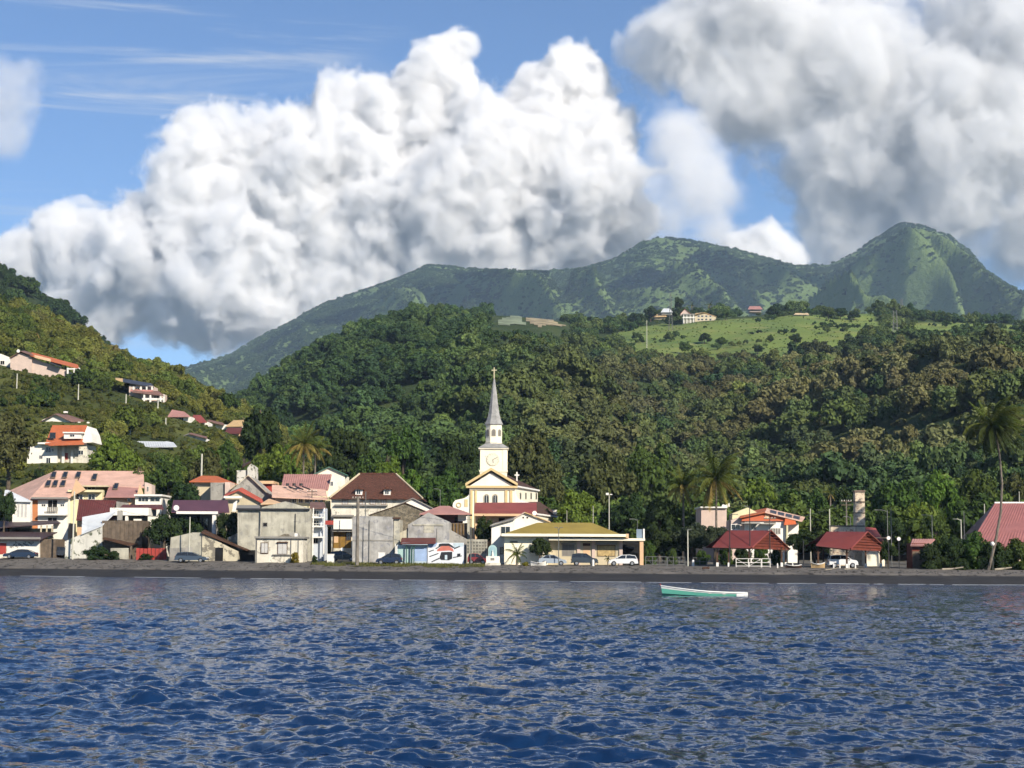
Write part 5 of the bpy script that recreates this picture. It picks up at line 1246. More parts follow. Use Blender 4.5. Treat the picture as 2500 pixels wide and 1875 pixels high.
h.bar(1554, 1573, 1292, 1314.2, 242.3, .08, mat('blue_grey_panel', srgb('#8fa3b4', k_), .5), 'parapet_panel'); h.bar(1570, 1574, 1291, 1314.2, 242.1, .2, TRIM, 'parapet_post')
h.win(1374, 1401, 1331, 1356, 243.6, GREYTRIM, SHUT, bars=1); h.bar(1370, 1406, 1326, 1329, 242.6, 1, GREYTRIM, 'hood'); h.door(1424, 1440, 1333, 1355, PEACH, 243.6); h.bar(1423, 1441, 1326, 1332.5, 243.5, .09, WOOD, 'transom')
PLY = mat('stained_plywood', srgb('#cdb27c', k_), .9, .2, 2.5, streak=.4)
h.win(1459, 1501, 1332, 1357, 243.6, WOOD_G, PLY, bars=0); h.bar(1454, 1507, 1325, 1329, 242.7, .9, GREYTRIM, 'hood'); h.win(1412, 1416, 1333, 1345, 243.6, GREYTRIM, SHUT, bars=0)
for x in (1409, 1445, 1512): h.bar(x, x + 8, 1320, h.bottom(x, 243.4), 243.4, .2, PINKWALL, 'pilaster')
h.win(1246, 1262, 1322, 1324, 242.4, GREYTRIM, SHUT, bars=0)
for x in (1366, 1400, 1440, 1480): MB().lathe(P(x, 1311.5, 241.5), [(.01, -.08), (.1, 0), (.01, .1)], 8).build('lamp', TRIM, h.t)

# ------------------------------------------------------------------ right: orange house, pavilions, chimney, big roof
h = House('orange_gabled_house', 'white house with orange gable bands and solar panels on the roof', 1870, 262)
h.wall([(1786, None), (1862, None), (1862, 1258), (1826, 1239), (1788, 1254)], 3, PALEYEL, 265)
h.wall([(1810, 1272), (1922, 1272), (1922, 1265), (1868, 1252), (1815, 1262)], 7, mat('vermilion_render', srgb('#e07a54', .66), .8, .06), 262, 'gable'); h.rect(1818, 1918, 1272.3, None, 8, WHITE, 262.3)
h.wall([(1914, 1282), (1944, 1280), (1942, 1270), (1918, 1263)], 6, mat('deep_orange_render', srgb('#e87848', k_), .8, .06), 261.6, 'gable'); h.rect(1920, 1950, 1276, None, 4, WHITE, 264); h.rect(1920, 1924, 1282, None, .5, PALEYEL, 261.7, 'column')
h.roof([(1868, 1250, 261.5), (1958, 1272, 261.5), (1965, 1262, 271), (1872, 1240, 271)], SALMON); h.roof([(1806, 1263, 261.5), (1868, 1250, 261.5), (1872, 1240, 271), (1812, 1252, 271)], ORTILE)
for i in range(4):
    x = 1880 + i * 19; h.roof([(x, 1251.5 + i * 4.4, 262.5), (x + 15, 1255 + i * 4.4, 262.5), (x + 16, 1248 + i * 4.4, 268), (x + 1, 1244.5 + i * 4.4, 268)], PANEL, .06, name='solar_panel')
h.win(1836, 1844, 1280, 1291, 262.3, GREYTRIM, GLASS); h.bar(1810, 1855, 1276, 1278.5, 260.6, 1.6, GREYTRIM, 'canopy'); h.win(1881, 1905, 1290, 1304, 262.3, TRIM, SHUT, bars=3); h.bar(1868, 1878, 1256, 1266, 261.93, .06, PEACH, 'vent'); h.bar(1858, 1894, 1278, 1280, 260.8, 1.4, GREYTRIM, 'canopy')
h.wall([(1785, None), (1817, None), (1817, 1274), (1808, 1262), (1785, 1270)], 6, PINKWALL, 262.8)
h.win(1786, 1806, 1281, 1292, 262.8, TRIM, GLASS)
h = House('flat_pink_building', 'pale pink flat roofed block behind the tall palm', 1745, 272)
h.rect(1712, 1774, 1240, None, 8, PINKWALL); h.bar(1710, 1776, 1237, 1240, 271.5, 9, TRIM, 'parapet'); h.wall([(1762, 1237), (1782, 1237), (1781, 1228), (1772, 1233), (1764, 1231)], .4, WHITE, 274, 'gable')
def pavilion(name, label, xl, xr, yr, el, er, yel, yer, xg, yg, xb, Y, dep, posts):
    h = House(name, label, (xl + xr) / 2, Y, 'pavilion')
    f = [(el, yel, Y - 1), (er, yer, Y - 1), (xr, yr, Y + dep / 2), (xl, yr, Y + dep / 2)]
    h.roof(f, PAVROOF, .10, ribs=0)
    # the right hand end is open: its boarded underside shows
    q = [P(xr, yr, Y + dep / 2), P(er, yer, Y - 1), P(xg, yg, Y + dep + 1)]
    b = [P(el, yel, Y - 1) + Vector((0, dep + 2, 0)), P(xl, yr, Y + dep / 2)]
    MB().prism([b[0], q[2], q[0], b[1]], (0, 0, -.10)).build('roof', PAVROOF, h.t)
    MB().prism([q[1] + Vector((.1, 0, -.12)), q[2] + Vector((.1, 0, -.12)), q[0] + Vector((-.5, 0, -.3))], (-.12, 0, 0)).build('gable_boards', WOOD_R, h.t)
    for a, c in ((q[0], q[1]), (q[0], q[2])): MB().tube([a + Vector((.15, -.05, 0)), c + Vector((.15, -.05, 0))], .11, 4).build('barge_board', REDROOF if c is q[1] else WOOD_R, h.t)
    for i in range(5):
        k = (i + 1) / 6; a = q[1].lerp(q[0], k); c = q[2].lerp(q[0], k); MB().tube([a + Vector((.12, 0, -.12)), c + Vector((.12, 0, -.12))], .05, 4).build('batten', WOOD_R, h.t)
    za = P(er, yer, Y).z
    for px_, dy in posts:
        p = P(px_, 1340, Y + dy); zg = g(p.x, p.y); pl = MB().box((p.x - .11, p.y - .11, zg - .2), (p.x + .11, p.y + .11, za + .05)).build('post', WOOD, h.t)
        MB().box((p.x - .16, p.y - .16, zg - .2), (p.x + .16, p.y + .16, zg + .55)).build('footing', TRIM, h.t)
        for s in (-1, 1): MB().tube([Vector((p.x, p.y, za - .75)), Vector((p.x + s * .7, p.y, za + .02))], .06, 4).build('brace', WOOD, h.t)
    MB().tube([P(el + 3, yel, Y - .4) + Vector((0, 0, -.15)), P(er - 3, yer, Y - .4) + Vector((0, 0, -.15))], .10, 4).build('beam', WOOD, h.t)
    return h
pavilion('beach_pavilion', 'open crimson roofed picnic shelter nearer the white barrier', 1776, 1879, 1295, 1739, 1833, 1335, 1337, 1926, 1341, 0, 234, 6, ((1751, 0), (1779, 0), (1829, 0), (1908, 3), (1918, 6)))
pavilion('beach_pavilion', 'open crimson roofed picnic shelter with white car underneath', 2018, 2115, 1298, 1992, 2074, 1331, 1340, 2168, 1345, 0, 231, 6, ((1997, 0), (2010, 5), (2067, 0), (2113, 3), (2150, 6)))
h = House('factory_chimney', 'tall square weathered stone chimney behind the second pavilion', 2099, 248, 'chimney')
BRK = mat('stained_pink_stone', srgb('#ead8bc', k_), .9, .15, 1.2, streak=.6, dirt=(.14, .10, .08), patch=.3, patch_col=(.30, .20, .15), bump=.4)
a0, a1 = P(2086.5, 1300, 248), P(2113, 1300, 248); t0, t1 = P(2088, 1200, 248), P(2111, 1200, 248); zb = g(a0.x, 248) - .2
mb = MB(); bs = [(a0.x, 248, zb), (a1.x, 248, zb), (a1.x, 249.5, zb), (a0.x, 249.5, zb)]; ts = [(t0.x, 248.08, t0.z), (t1.x, 248.08, t0.z), (t1.x, 249.42, t0.z), (t0.x, 249.42, t0.z)]
for i in range(4): mb.poly([bs[i], bs[(i + 1) % 4], ts[(i + 1) % 4], ts[i]])
mb.poly(bs[::-1]); mb.poly(ts); mb.build('shaft', BRK, h.t); h.bar(2086, 2113, 1197, 1200.5, 247.9, 1.7, mat('dark_cap_stone', srgb('#857266', k_)), 'cap')
for y in (1224, 1251): h.bar(2086.6, 2112.6, y, y + 1.6, 247.92, 1.66, WOOD_G, 'iron_band')
h = House('factory_annexe', 'low ruined pink wall joined by a red lean to roof below the chimney', 2090, 246, 'ruin')
h.rect(2028, 2086, 1285, None, .6, BRK); h.bar(2028, 2112, 1283, 1285.3, 245.9, .9, DKMETAL, 'wall_plate')
h.roof([(2113, 1330, 243), (2166, 1334, 243), (2138, 1289, 250), (2112, 1286, 250)], REDROOF); h.rect(2116, 2160, 1331, None, 5, CREAM, 244.5); h.bar(2136, 2166, 1312, 1314, 243.2, 2, PEACH, 'gutter')
h = House('big_red_hall', 'large hall with ribbed rose red hipped roof at the right edge', 2460, 246, 'hall')
h.roof([(2368, 1327, 240), (2620, 1345, 240), (2620, 1229, 254), (2428, 1229, 254)], mat('dusty_red_ribs', srgb('#b07470', .66), .65, .1, .5, streak=.3, dirt=(.22, .10, .10)), ribs=34)
h.roof([(2338, 1322, 268), (2368, 1327, 240), (2428, 1229, 254)], PAVROOF); h.roof([(2338, 1322, 268), (2620, 1340, 268), (2620, 1229, 254), (2428, 1229, 254)], PAVROOF)  # darker red sheet puts the left hip's shade into its colour
MB().tube([P(2428, 1228, 254), P(2620, 1228, 254)], .18, 5).build('ridge_cap', TRIM, h.t); h.rect(2372, 2600, 1330, None, 20, BEIGE, 242)
h = House('brown_beach_hut', 'small brown timber hut with tiled roof beside the shrubs', 2245, 230.5, 'hut')
h.rect(2226, 2260, 1326, None, 3, WOOD_R); h.roof([(2222, 1331, 229.8), (2266, 1331, 229.8), (2283, 1316, 233.5), (2227, 1316, 233.5)], ROSEROOF, ribs=9); h.door(2228, 2257, 1346, None, WOOD_G); h.post(2262, 1331, 229.9, .16, PINKWALL)

# ------------------------------------------------------------------ houses on the left slope
def Y_at(f, px, py, near=330):
    """distance at which the sight line through (px, py) meets the slope"""
    u = P(px, py, 500).x / 500; i = int(np.argmin(np.abs(f.X[:, f.X.shape[1] // 2] / f.Y[:, f.X.shape[1] // 2] - u)))
    rows = proj(np.stack([f.X[i], f.Y[i], f.Z[i]], -1))[:, 1]; ok = np.where((rows <= py) & (f.Y[i] > near))[0]
    return float(f.Y[i][ok[0]]) if len(ok) else float(f.Y[i][np.argmin(rows)])
def slope_house(name, label, px, py, Y, **kw):
    dy = Y_at(hillL, px, py - 3) + 2 - Y; dy = max(-40, min(60, dy)); Yn = Y + dy
    p = P(px, py, Yn); vw = kw.pop('view', None); CLEAR.append((p.x, p.y + 2, kw.pop('clear', 8))); h = House(name, label, px, Y, base=p.z, dy=dy, **kw)
    if vw: VIEW.append((*vw, Yn))
    return h
SG = 'houses scattered up the left hillside'
h = slope_house('hillside_house', 'white box house cut by the left edge high on the slope', 10, 902, 505, view=(-20, 40, 862, 903), clear=6, group=SG)
h.wall([(-60, None), (36, None), (37, 878), (3, 864), (-60, 862)], 9, WHITE); h.win(1, 11, 881, 890, None, TRIM, GLASS); h.rect(37.2, 86, 898, None, .5, WHITE, 504, 'terrace_wall')
h = slope_house('hillside_house', 'long pinkish house with solar panels stepping down the slope', 110, 924, 492, view=(25, 197, 858, 893), clear=9, group=SG)
h.wall([(25, None), (78, None), (78, 872), (48, 860), (25, 872)], 10, PINKWALL); h.wall([(78.2, None), (162, None), (162, 904), (78.2, 874)], 9, PINKWALL, 492.5)
h.roof([(22, 874, 491), (50, 857, 491), (75, 861, 500), (60, 872, 500)], BROWNROOF); h.roof([(73, 868, 491), (194, 900, 491), (190, 890, 500), (78, 860, 500)], ORTILE); h.roof([(50, 857, 491), (80, 868, 491), (80, 862, 501), (60, 856, 501)], BROWNROOF)
h.roof([(84, 872, 490.6), (124, 882, 490.6), (124, 876, 494), (84, 866, 494)], PEACH); h.roof([(122, 886, 490.3), (150, 896, 490.3), (152, 887, 496), (126, 878, 496)], PANEL, name='solar_panel')
for x in (165, 181, 192): h.post(x, 898, 491.3, .22, WHITE, 'column')
h.bar(163, 195, 899, 902, 491, .5, TRIM, 'beam'); h.dish(45, 857, 490.8, .5)
h = slope_house('hillside_house', 'two storey pink house with verandas in the hillside trees', 345, 981, 470, view=(282, 403, 923, 980), clear=9, group=SG)
h.rect(315, 372, 942, None, 8, PINKWALL); h.rect(345, 400, 962, None, 8, PINKWALL, 468.6)
h.roof([(300, 932, 469), (376, 946, 469), (370, 936, 478), (300, 924, 478)], PANEL, name='solar_roof'); h.roof([(282, 926, 469.5), (300, 932, 469.5), (300, 924, 478), (282, 922, 478)], BEIGEROOF); h.roof([(322, 957, 467), (402, 966, 467), (388, 955, 470), (330, 949, 470)], BROWNROOF)
for x in (326, 344, 358, 371): h.post(x, 944, 468.9, .2, WHITE, 'column', 953)
for x in (352, 367, 392, 400): h.post(x, 964, 467.4, .22, WHITE, 'column')
h.bar(318, 373, 952, 955.5, 468.7, .3, mat('rose_balustrade', srgb('#d8948a', k_)), 'balustrade'); h.bar(347, 401, 972, 976, 467.3, .3, TRIM, 'balustrade'); h.win(330, 340, 946, 951, 470, TRIM, DARK); h.win(347, 356, 946, 951, 470, TRIM, DARK); h.win(375, 388, 967, 975, 468.6, TRIM, DARK)
h = slope_house('hillside_house', 'white gable house with brown roof just above the orange roof', 160, 1042, 412, view=(98, 222, 1010, 1042), clear=7, group=SG)
h.wall([(102, None), (172, None), (172, 1028), (134, 1012), (102, 1026)], 8, WHITE); h.roof([(97, 1030, 411), (134, 1010, 411), (150, 1008, 421), (108, 1026, 421)], BROWNROOF); h.roof([(134, 1010, 411), (174, 1029, 411), (222, 1031, 418), (165, 1012, 421)], BROWNROOF)
h.rect(176, 218, 1030, None, 6, DARK, 416);  # black block stands in for shade behind the veranda columns
for x in (174, 193, 215): h.post(x, 1030, 413.5, .28, WHITE, 'column')
h.win(123, 129, 1028, 1033, None, TRIM, GLASS); h.bar(155, 164, 1004, 1008, 416, .8, TRIM, 'water_tank')
h = slope_house('orange_a_frame_house', 'tall house with bright orange roof, white dormer and white lower storey', 160, 1142, 345, view=(70, 228, 1038, 1136), clear=8, group=SG)
h.roof([(110, 1084, 343), (200, 1080, 343), (213, 1038, 350), (128, 1038, 350)], ORTILE); h.wall([(197, 1082), (227, 1080), (222, 1058), (213, 1040)], 8, WHITE, 344.5, 'gable'); h.wall([(156, 1071), (197, 1071), (199, 1057), (156, 1057)], 3, WHITE, 343.2, 'dormer'); h.bar(153, 203, 1054.5, 1057.5, 342.8, 3, TRIM, 'dormer_roof')
h.win(171, 182, 1061, 1066, 343.2, TRIM, GLASS); h.win(122, 135, 1057, 1070, 343.9, DKMETAL, GLASS)
h.roof([(118, 1087, 341.6), (205, 1084, 341.6), (200, 1074, 344), (122, 1078, 344)], ORTILE); h.rect(140, 212, 1085, None, 8, WHITE_DIRTY, 345.5); h.rect(66, 139.8, 1083, None, 8, WHITE, 344.5); h.bar(90, 141, 1080, 1084, 343.4, 1.2, TRIM, 'cornice')
h.door(155, 166, 1106, 1122, REDPAINT, 345.5); h.win(112, 124, 1092, 1104, 344.5, TRIM, GLASS); h.win(127, 131, 1095, 1102, 344.5, TRIM, GLASS); h.win(192, 203, 1100, 1110, 345.5, TRIM, GLASS); h.bar(150, 158, 1088, 1140, 344.8, .5, WHITE, 'stair_wall'); h.bar(172, 178, 1098, 1140, 344.9, .5, TRIM, 'column')
h.win(113, 123, 1118, 1132, 344.5, TRIM, GLASS); h.win(96, 104, 1112, 1120, 344.5, TRIM, GLASS); h.roof([(180, 1083, 342), (212, 1083, 342), (196, 1077, 345)], BROWNROOF)
h = slope_house('metal_roofed_house', 'low house under a shiny white sheet metal roof in the trees', 380, 1096, 385, view=(326, 432, 1077, 1096), clear=7, group=SG)
h.roof([(330, 1091, 382), (410, 1091, 382), (406, 1078, 389), (326, 1077, 389)], WHITEROOF, ribs=14); h.roof([(388, 1091, 382), (432, 1090, 382), (424, 1080, 389), (406, 1077, 389)], WHITEROOF); h.rect(340, 415, 1092, None, 6, BEIGE, 384)
h = slope_house('hillside_house', 'white house with rose roof at the top of the valley row', 437, 1032, 452, view=(410, 466, 1001, 1032), clear=6, group=SG)
h.rect(412, 464, 1016, None, 7, WHITE); h.roof([(409, 1017, 450.5), (466, 1017, 450.5), (450, 1005, 456), (420, 1000, 456)], ROSEROOF); h.rect(412, 432, 1018, None, .3, GREYTRIM, 451.2); h.win(437, 448, 1020, 1026, None, TRIM, DARK)
h = slope_house('hillside_house', 'white house with bright red roof in the valley row', 485, 1040, 446, view=(464, 508, 1012, 1040), clear=6, group=SG)
h.rect(468, 508, 1030, None, 7, WHITE); h.roof([(464, 1031, 444.5), (506, 1031, 444.5), (490, 1013, 450), (472, 1013, 450)], REDROOF)
h = slope_house('hillside_house', 'long white wall and tan roofed house at the end of the valley row', 560, 1046, 436, view=(505, 598, 1025, 1046), clear=8, group=SG)
h.wall([(508, None), (596, None), (596, 1040), (540, 1036), (508, 1028)], 6, WHITE); h.roof([(550, 1041, 434.5), (594, 1040, 434.5), (596, 1025, 441), (570, 1026, 441)], BEIGEROOF); h.roof([(505, 1028, 434.6), (548, 1038, 434.6), (545, 1032, 441), (510, 1024, 441)], BROWNROOF)
h = slope_house('hillside_house', 'house with dark red roof below the tan roofed house', 572, 1062, 425, view=(548, 592, 1043, 1062), clear=8, group=SG)
h.roof([(546, 1058, 423), (586, 1058, 423), (592, 1044, 429), (556, 1044, 429)], BRICKROOF); h.rect(552, 586, 1059, None, 5, PEACH, 424.5)
h = slope_house('hillside_house', 'white flat gabled house alone among bushes below the valley row', 468, 1077, 410, view=(433, 505, 1057, 1077), clear=6, group=SG)
h.wall([(436, None), (502, None), (502, 1070), (462, 1061), (436, 1068)], 7, WHITE); h.roof([(432, 1069, 409), (462, 1058.5, 409), (466, 1056, 417), (440, 1065, 417)], GREYTRIM); h.roof([(462, 1058.5, 409), (506, 1070, 409), (506, 1066, 417), (466, 1056, 417)], BROWNROOF); h.win(470, 478, 1066, 1072, None, TRIM, GLASS)

# ------------------------------------------------------------------ houses on the plateau
PG = 'houses on the grassy plateau'
def plateau(name, label, px, py, Y, **kw):
    Yn = Y_at(hillF, px, py, 850); p = P(px, py, Yn); CLEAR.append((p.x, p.y - 6, kw.pop('clear', 16))); CLEAR.append((p.x * (Yn - 25) / Yn, p.y - 25, 16)); VIEW.append((px - 30, px + 30, py - 22, py, Yn)); return House(name, label, px, Y, base=p.z - .5, group=PG, dy=Yn - Y + 3)
h = plateau('plateau_house', 'white two storey house with galleries on the plateau edge', 1705, 786, 1080, clear=24)
h.rect(1668, 1696, 768, None, 8, CONC_L); h.wall([(1697, None), (1748, None), (1748, 774), (1715, 765), (1697, 767)], 9, BEIGE, 1081); h.roof([(1694, 768, 1079), (1718, 762, 1079), (1750, 773, 1090), (1700, 764, 1090)], BEIGEROOF); h.bar(1666, 1697, 775, 776.5, 1078.6, 1.6, TRIM, 'balcony_slab'); h.bar(1666, 1697, 766, 768, 1078.5, 9, GREYTRIM, 'roof_slab')
for x in (1669, 1677, 1685, 1693): h.post(x, 768, 1078.9, .2, TRIM, 'column')
for x in (1703, 1712, 1722, 1732): h.win(x, x + 5, 770, 774, 1081, TRIM, GLASS); h.win(x, x + 5, 778, 782, 1081, TRIM, GLASS)
h = plateau('plateau_house', 'small house with red roof behind the galleried house', 1674, 768, 1160, clear=7)
h.gable(1662, 766, 1672, 755, 1686, 767, 8, PINKWALL, REDTILE, over=.6)
h = plateau('plateau_house', 'pale roofed low house left of the tall mast', 1608, 776, 1120, clear=8)
h.rect(1598, 1624, 771, None, 8, BEIGE); h.roof([(1592, 774, 1118), (1628, 773, 1118), (1622, 765, 1128), (1600, 766, 1128)], BEIGEROOF)
h = plateau('plateau_house', 'little white house at the foot of the tall mast', 1625, 764, 1180, clear=7)
h.rect(1616, 1640, 760, None, 8, WHITE); h.roof([(1613, 762, 1178), (1643, 762, 1178), (1634, 753, 1188), (1620, 753, 1188)], WHITEROOF)
h = plateau('plateau_house', 'low house with faded red roof by the round dark tree', 1843, 758, 1280, clear=8)
h.rect(1830, 1858, 754, None, 8, PINKWALL); h.roof([(1826, 755, 1278), (1862, 755, 1278), (1856, 747.5, 1288), (1830, 747.5, 1288)], ROSEROOF)
h = plateau('plateau_house', 'low white walls just right of the plateau hedge', 1957, 773, 1260, clear=8)
h.rect(1940, 1974, 766, None, 7, WHITE_DIRTY); h.roof([(1938, 768, 1258), (1976, 768, 1258), (1972, 764, 1268), (1942, 764, 1268)], BEIGEROOF)
h = plateau('plateau_house', 'tiny white hut beside the terraced plot', 1335, 812, 1000, clear=8); VIEW.append((1205, 1385, 764, 801, 1300))
h.rect(1328, 1342, 808, None, 5, WHITE); h.roof([(1326, 809, 998.5), (1344, 809, 998.5), (1340, 804, 1004), (1330, 804, 1004)], WHITEROOF)
drape('shade_net_plot', hillF, [(1208, 794), (1216, 780), (1238, 771), (1262, 767), (1284, 772), (1278, 783), (1296, 797), (1262, 795), (1240, 799)], (850, 1400), .35, mat('pale_shade_net', (.20, .24, .15), .9, .3, .08))
drape('bare_earth_plot', hillF, [(1286, 771), (1312, 767), (1344, 773), (1362, 786), (1388, 797), (1366, 800), (1340, 796), (1318, 802), (1299, 797), (1281, 783)], (850, 1400), .35, mat('tan_earth', (.30, .25, .15), .95, .35, .08))
# ------------------------------------------------------------------ vegetation in the town
tree(12, 1226, 36, 276, 'dark', 'dark tree at the left edge beside the shuttered white house')
tree(22, 1090, 84, 322, 'olive', 'large olive tree at the left edge below the long pink house')
tree(96, 1160, 24, 312, 'dark', 'small dark tree in front of the white lower storey')
tree(284, 1124, 72, 322, 'bright', 'broad bright green tree above the pink apartment roof')
tree(412, 1152, 52, 322, 'green', 'leafy green tree directly below the shiny metal roof')
tree(508, 1150, 52, 312, 'olive', 'olive tree behind the white concrete post')
tree(452, 1196, 56, 282, 'dark', 'dark spreading tree hiding the faded orange roof', squash=.62)
tree(556, 1118, 54, 345, 'green', 'round green tree below the dark red hillside roof')
tree(636, 1056, 66, 350, 'dark', 'tall dark green tree right of the tan roofed house', squash=1.25)
tree(664, 1140, 58, 318, 'bright', 'bright green tree left of the palm trunks')
tree(845, 1100, 74, 345, 'dark', 'large dark tree right of the golden palm')
tree(905, 1140, 52, 322, 'green', 'green tree directly behind the brown tiled roof')
tree(1002, 1182, 50, 312, 'bright', 'bright green tree at the right end of the tiled roof')
tree(1080, 1200, 58, 310, 'green', 'green tree left of the church front', squash=1.1)
tree(1115, 1110, 66, 345, 'dark', 'dark tree left of the clock tower')
tree(985, 1090, 62, 350, 'green', 'green tree midway between tiled mansion and church tower')
tree(1292, 1105, 78, 345, 'olive', 'big olive tree right of the clock tower')
tree(1335, 1190, 62, 325, 'olive', 'olive tree behind the church nave roof')
tree(1400, 1240, 72, 290, 'bright', 'round bright green tree behind the olive roofed hall', squash=.85)
tree(1472, 1168, 86, 325, 'olive', 'wide olive tree above the bright green one')
tree(1588, 1140, 80, 345, 'green', 'tall green tree left of the twin palms')
tree(1535, 1262, 62, 292, 'dark', 'dark tree right of the olive roof ridge')
tree(1610, 1262, 66, 268, 'dark', 'dark shady tree behind the pedestrian barrier')
tree(1690, 1310, 66, 252, 'silver', 'low silvery tree spreading left of the first pavilion', squash=.6)
tree(1620, 1325, 44, 256, 'dark', 'dark understorey tree beside the flat canopy end')
tree(1852, 1215, 56, 306, 'bright', 'light green tree behind the orange gabled house')
tree(1925, 1228, 46, 300, 'green', 'green tree right behind the solar panels')
tree(1990, 1238, 56, 300, 'green', 'green tree between orange house and chimney')
tree(2050, 1215, 48, 318, 'dark', 'dark tree left of the stone chimney')
tree(1988, 1314, 54, 239, 'dark', 'flat topped dark tree between the two pavilions', var=1, squash=.5)
tree(2195, 1235, 82, 285, 'green', 'big green tree right of the stone chimney')
tree(2290, 1205, 72, 298, 'bright', 'light green tree behind the street lamps at right')
tree(2385, 1190, 62, 305, 'green', 'green tree above the left end of the big red hall')
tree(2165, 1290, 46, 262, 'dark', 'small dark tree behind the round white sign')
tree(2285, 1290, 46, 258, 'green', 'green tree over the brown beach hut')
tree(2486, 1200, 56, 310, 'olive', 'olive tree behind the big red hall ridge')
tree(402, 1292, 56, 264, 'dark', 'dark tree between patched shed and warehouse', squash=.85)
tree(455, 1290, 44, 267, 'dark', 'dark tree under the purple roofed veranda')
tree(560, 1278, 40, 264, 'dark', 'dense dark tree right of the purple roof', squash=.95)
tree(1184, 1288, 30, 252.5, 'dark', 'dark tree between timber hut and white gable house', squash=1.1)
tree(1318, 1332, 30, 240.6, 'dark', 'small dark tree in front of the cream hall wall', squash=.85)
tree(2168, 1350, 26, 231, 'dark', 'small dark tree beside the brown beach hut', squash=1.2)
bush(236, 1350, 36, 262.5, 'dark', 'straggly dark bush before the peeling white wall', .5)
bush(275, 1356, 24, 262, 'dark', 'dark bush right of the peeling white wall', .5)
bush(357, 1361, 20, 261, 'dark', 'small dark bush against the red fence', .5)
bush(1584, 1338, 22, 243, 'green', 'feathery green bush beside the cream column', .9)
bush(1283, 1378, 11, 237.5, 'yellow', 'small yellow bush at the foot of the young palm', .6)
bush(720, 1360, 13, 248, 'yellow', 'yellowish plant before the white cottage', 1.0)
bush(2275, 1358, 40, 228, 'dark', 'dark shrub beside the brown hut', .8)
bush(2318, 1348, 46, 229, 'dark', 'dark green shrub left of the globe lamp', .95)
bush(2374, 1346, 54, 230, 'green', 'tall rounded shrub behind the leaning palm', .95)
bush(2430, 1358, 44, 228.5, 'dark', 'dark shrub right of the leaning palm base', .85)
bush(2486, 1352, 46, 229, 'green', 'green shrub at the right edge of the beach', .85)
bush(2345, 1378, 26, 226.5, 'dark', 'low dark shrub spilling onto the sand', .6)
bush(1640, 1352, 20, 246, 'green', 'leafy bush behind the barrier lamp', .7)
bush(1715, 1358, 22, 244, 'green', 'leafy bush left of the first pavilion posts', .7)
bush(768, 1362, 10, 247, 'dark', 'small dark bush by the narrow blue house', .7)
tree(1948, 1318, 30, 244, 'dark', 'dark tree screening the right wing of the orange house', squash=.9)
tree(340, 1172, 30, 300, 'green', 'green tree peeping over the right end of the pink roof')
tree(700, 1118, 44, 326, 'bright', 'bright green tree just left of the golden palm')
tree(590, 1150, 34, 312, 'green', 'green tree behind the small broken white house')
tree(950, 1150, 40, 318, 'bright', 'light green tree over the tiled roof ridge')
tree(1745, 1308, 40, 247, 'silver', 'silvery tree before the pale pink flat block', squash=.8)
tree(2090, 1262, 40, 300, 'green', 'green tree behind the chimney foot')
tree(2240, 1262, 50, 280, 'bright', 'bright tree behind the lamp above the hut')
bush(1772, 1352, 24, 246, 'green', 'green bush behind the left posts of the first pavilion', .9)
bush(1812, 1354, 26, 247, 'dark', 'dark bush seen under the middle of the first pavilion', .9)
bush(1856, 1352, 26, 247, 'green', 'green bush seen under the right of the first pavilion', .9)
bush(1895, 1354, 22, 248, 'dark', 'dark bush behind the gable end of the first pavilion', .9)
# palms
palm(742, 1085, 62, 305, 'shaggy palm with golden skirt above the rose roof', mats=(frond_green, frond_gold, .5), n=30, seed=2)
palm(770, 1095, 50, 309, 'second palm close behind the golden skirted palm', mats=(frond_green, frond_gold, .4), n=22, seed=3)
palm(1748, 1168, 88, 262, 'tall coconut palm left of the orange gabled house', base_px=1748, mats=(frond_green, frond_gold, .22), n=34, wind=(.25, 0), seed=4)
palm(1668, 1185, 62, 268, 'coconut palm with yellow fronds left of its taller twin', mats=(frond_green, frond_gold, .5), n=26, wind=(.2, 0), seed=5)
palm(2428, 1040, 96, 227, 'very tall windswept coconut palm leaning on the right of the beach', base_px=2404, bend=26, mats=(frond_green, frond_dark, .45), n=54, wind=(.5, -.1), trunk_r=.15, seed=6)
palm(1262, 1352, 34, 238.5, 'young coconut palm on the sand before the cream wall', mats=(frond_green, frond_dark, .2), n=14, trunk_r=.14, seed=7)
palm(1484, 1364, 13, 237, 'stunted brown palm in front of the white car', mats=(frond_dark, frond_gold, .3), n=9, trunk_r=.08, seed=8)
palm(2027, 1205, 20, 296, 'small distant palm left of the chimney', n=14, seed=9)
def hill_palm(px, py, r, Y, f, label, **kw): Y = Y_at(f, px, py + r * 1.3, 400 if f is hillL else 850); c = P(px, py, Y); palm(px, py, r, Y, label, base_z=fan_z(f, c.x, c.y), **kw)
hill_palm(90, 812, 26, 560, hillL, 'palm standing out on the upper left hillside', n=14, seed=10)
hill_palm(130, 838, 20, 545, hillL, 'palm just below the upper hillside palm', n=12, seed=11)
hill_palm(318, 900, 16, 520, hillL, 'thin palm above the two storey pink house', n=10, seed=12, mats=(frond_gold, frond_gold, 0))
hill_palm(1733, 744, 14, 1220, hillF, 'palm on the skyline behind the galleried house', n=10, seed=13)
hill_palm(1690, 746, 12, 1240, hillF, 'palm between mast and galleried house', n=10, seed=14)
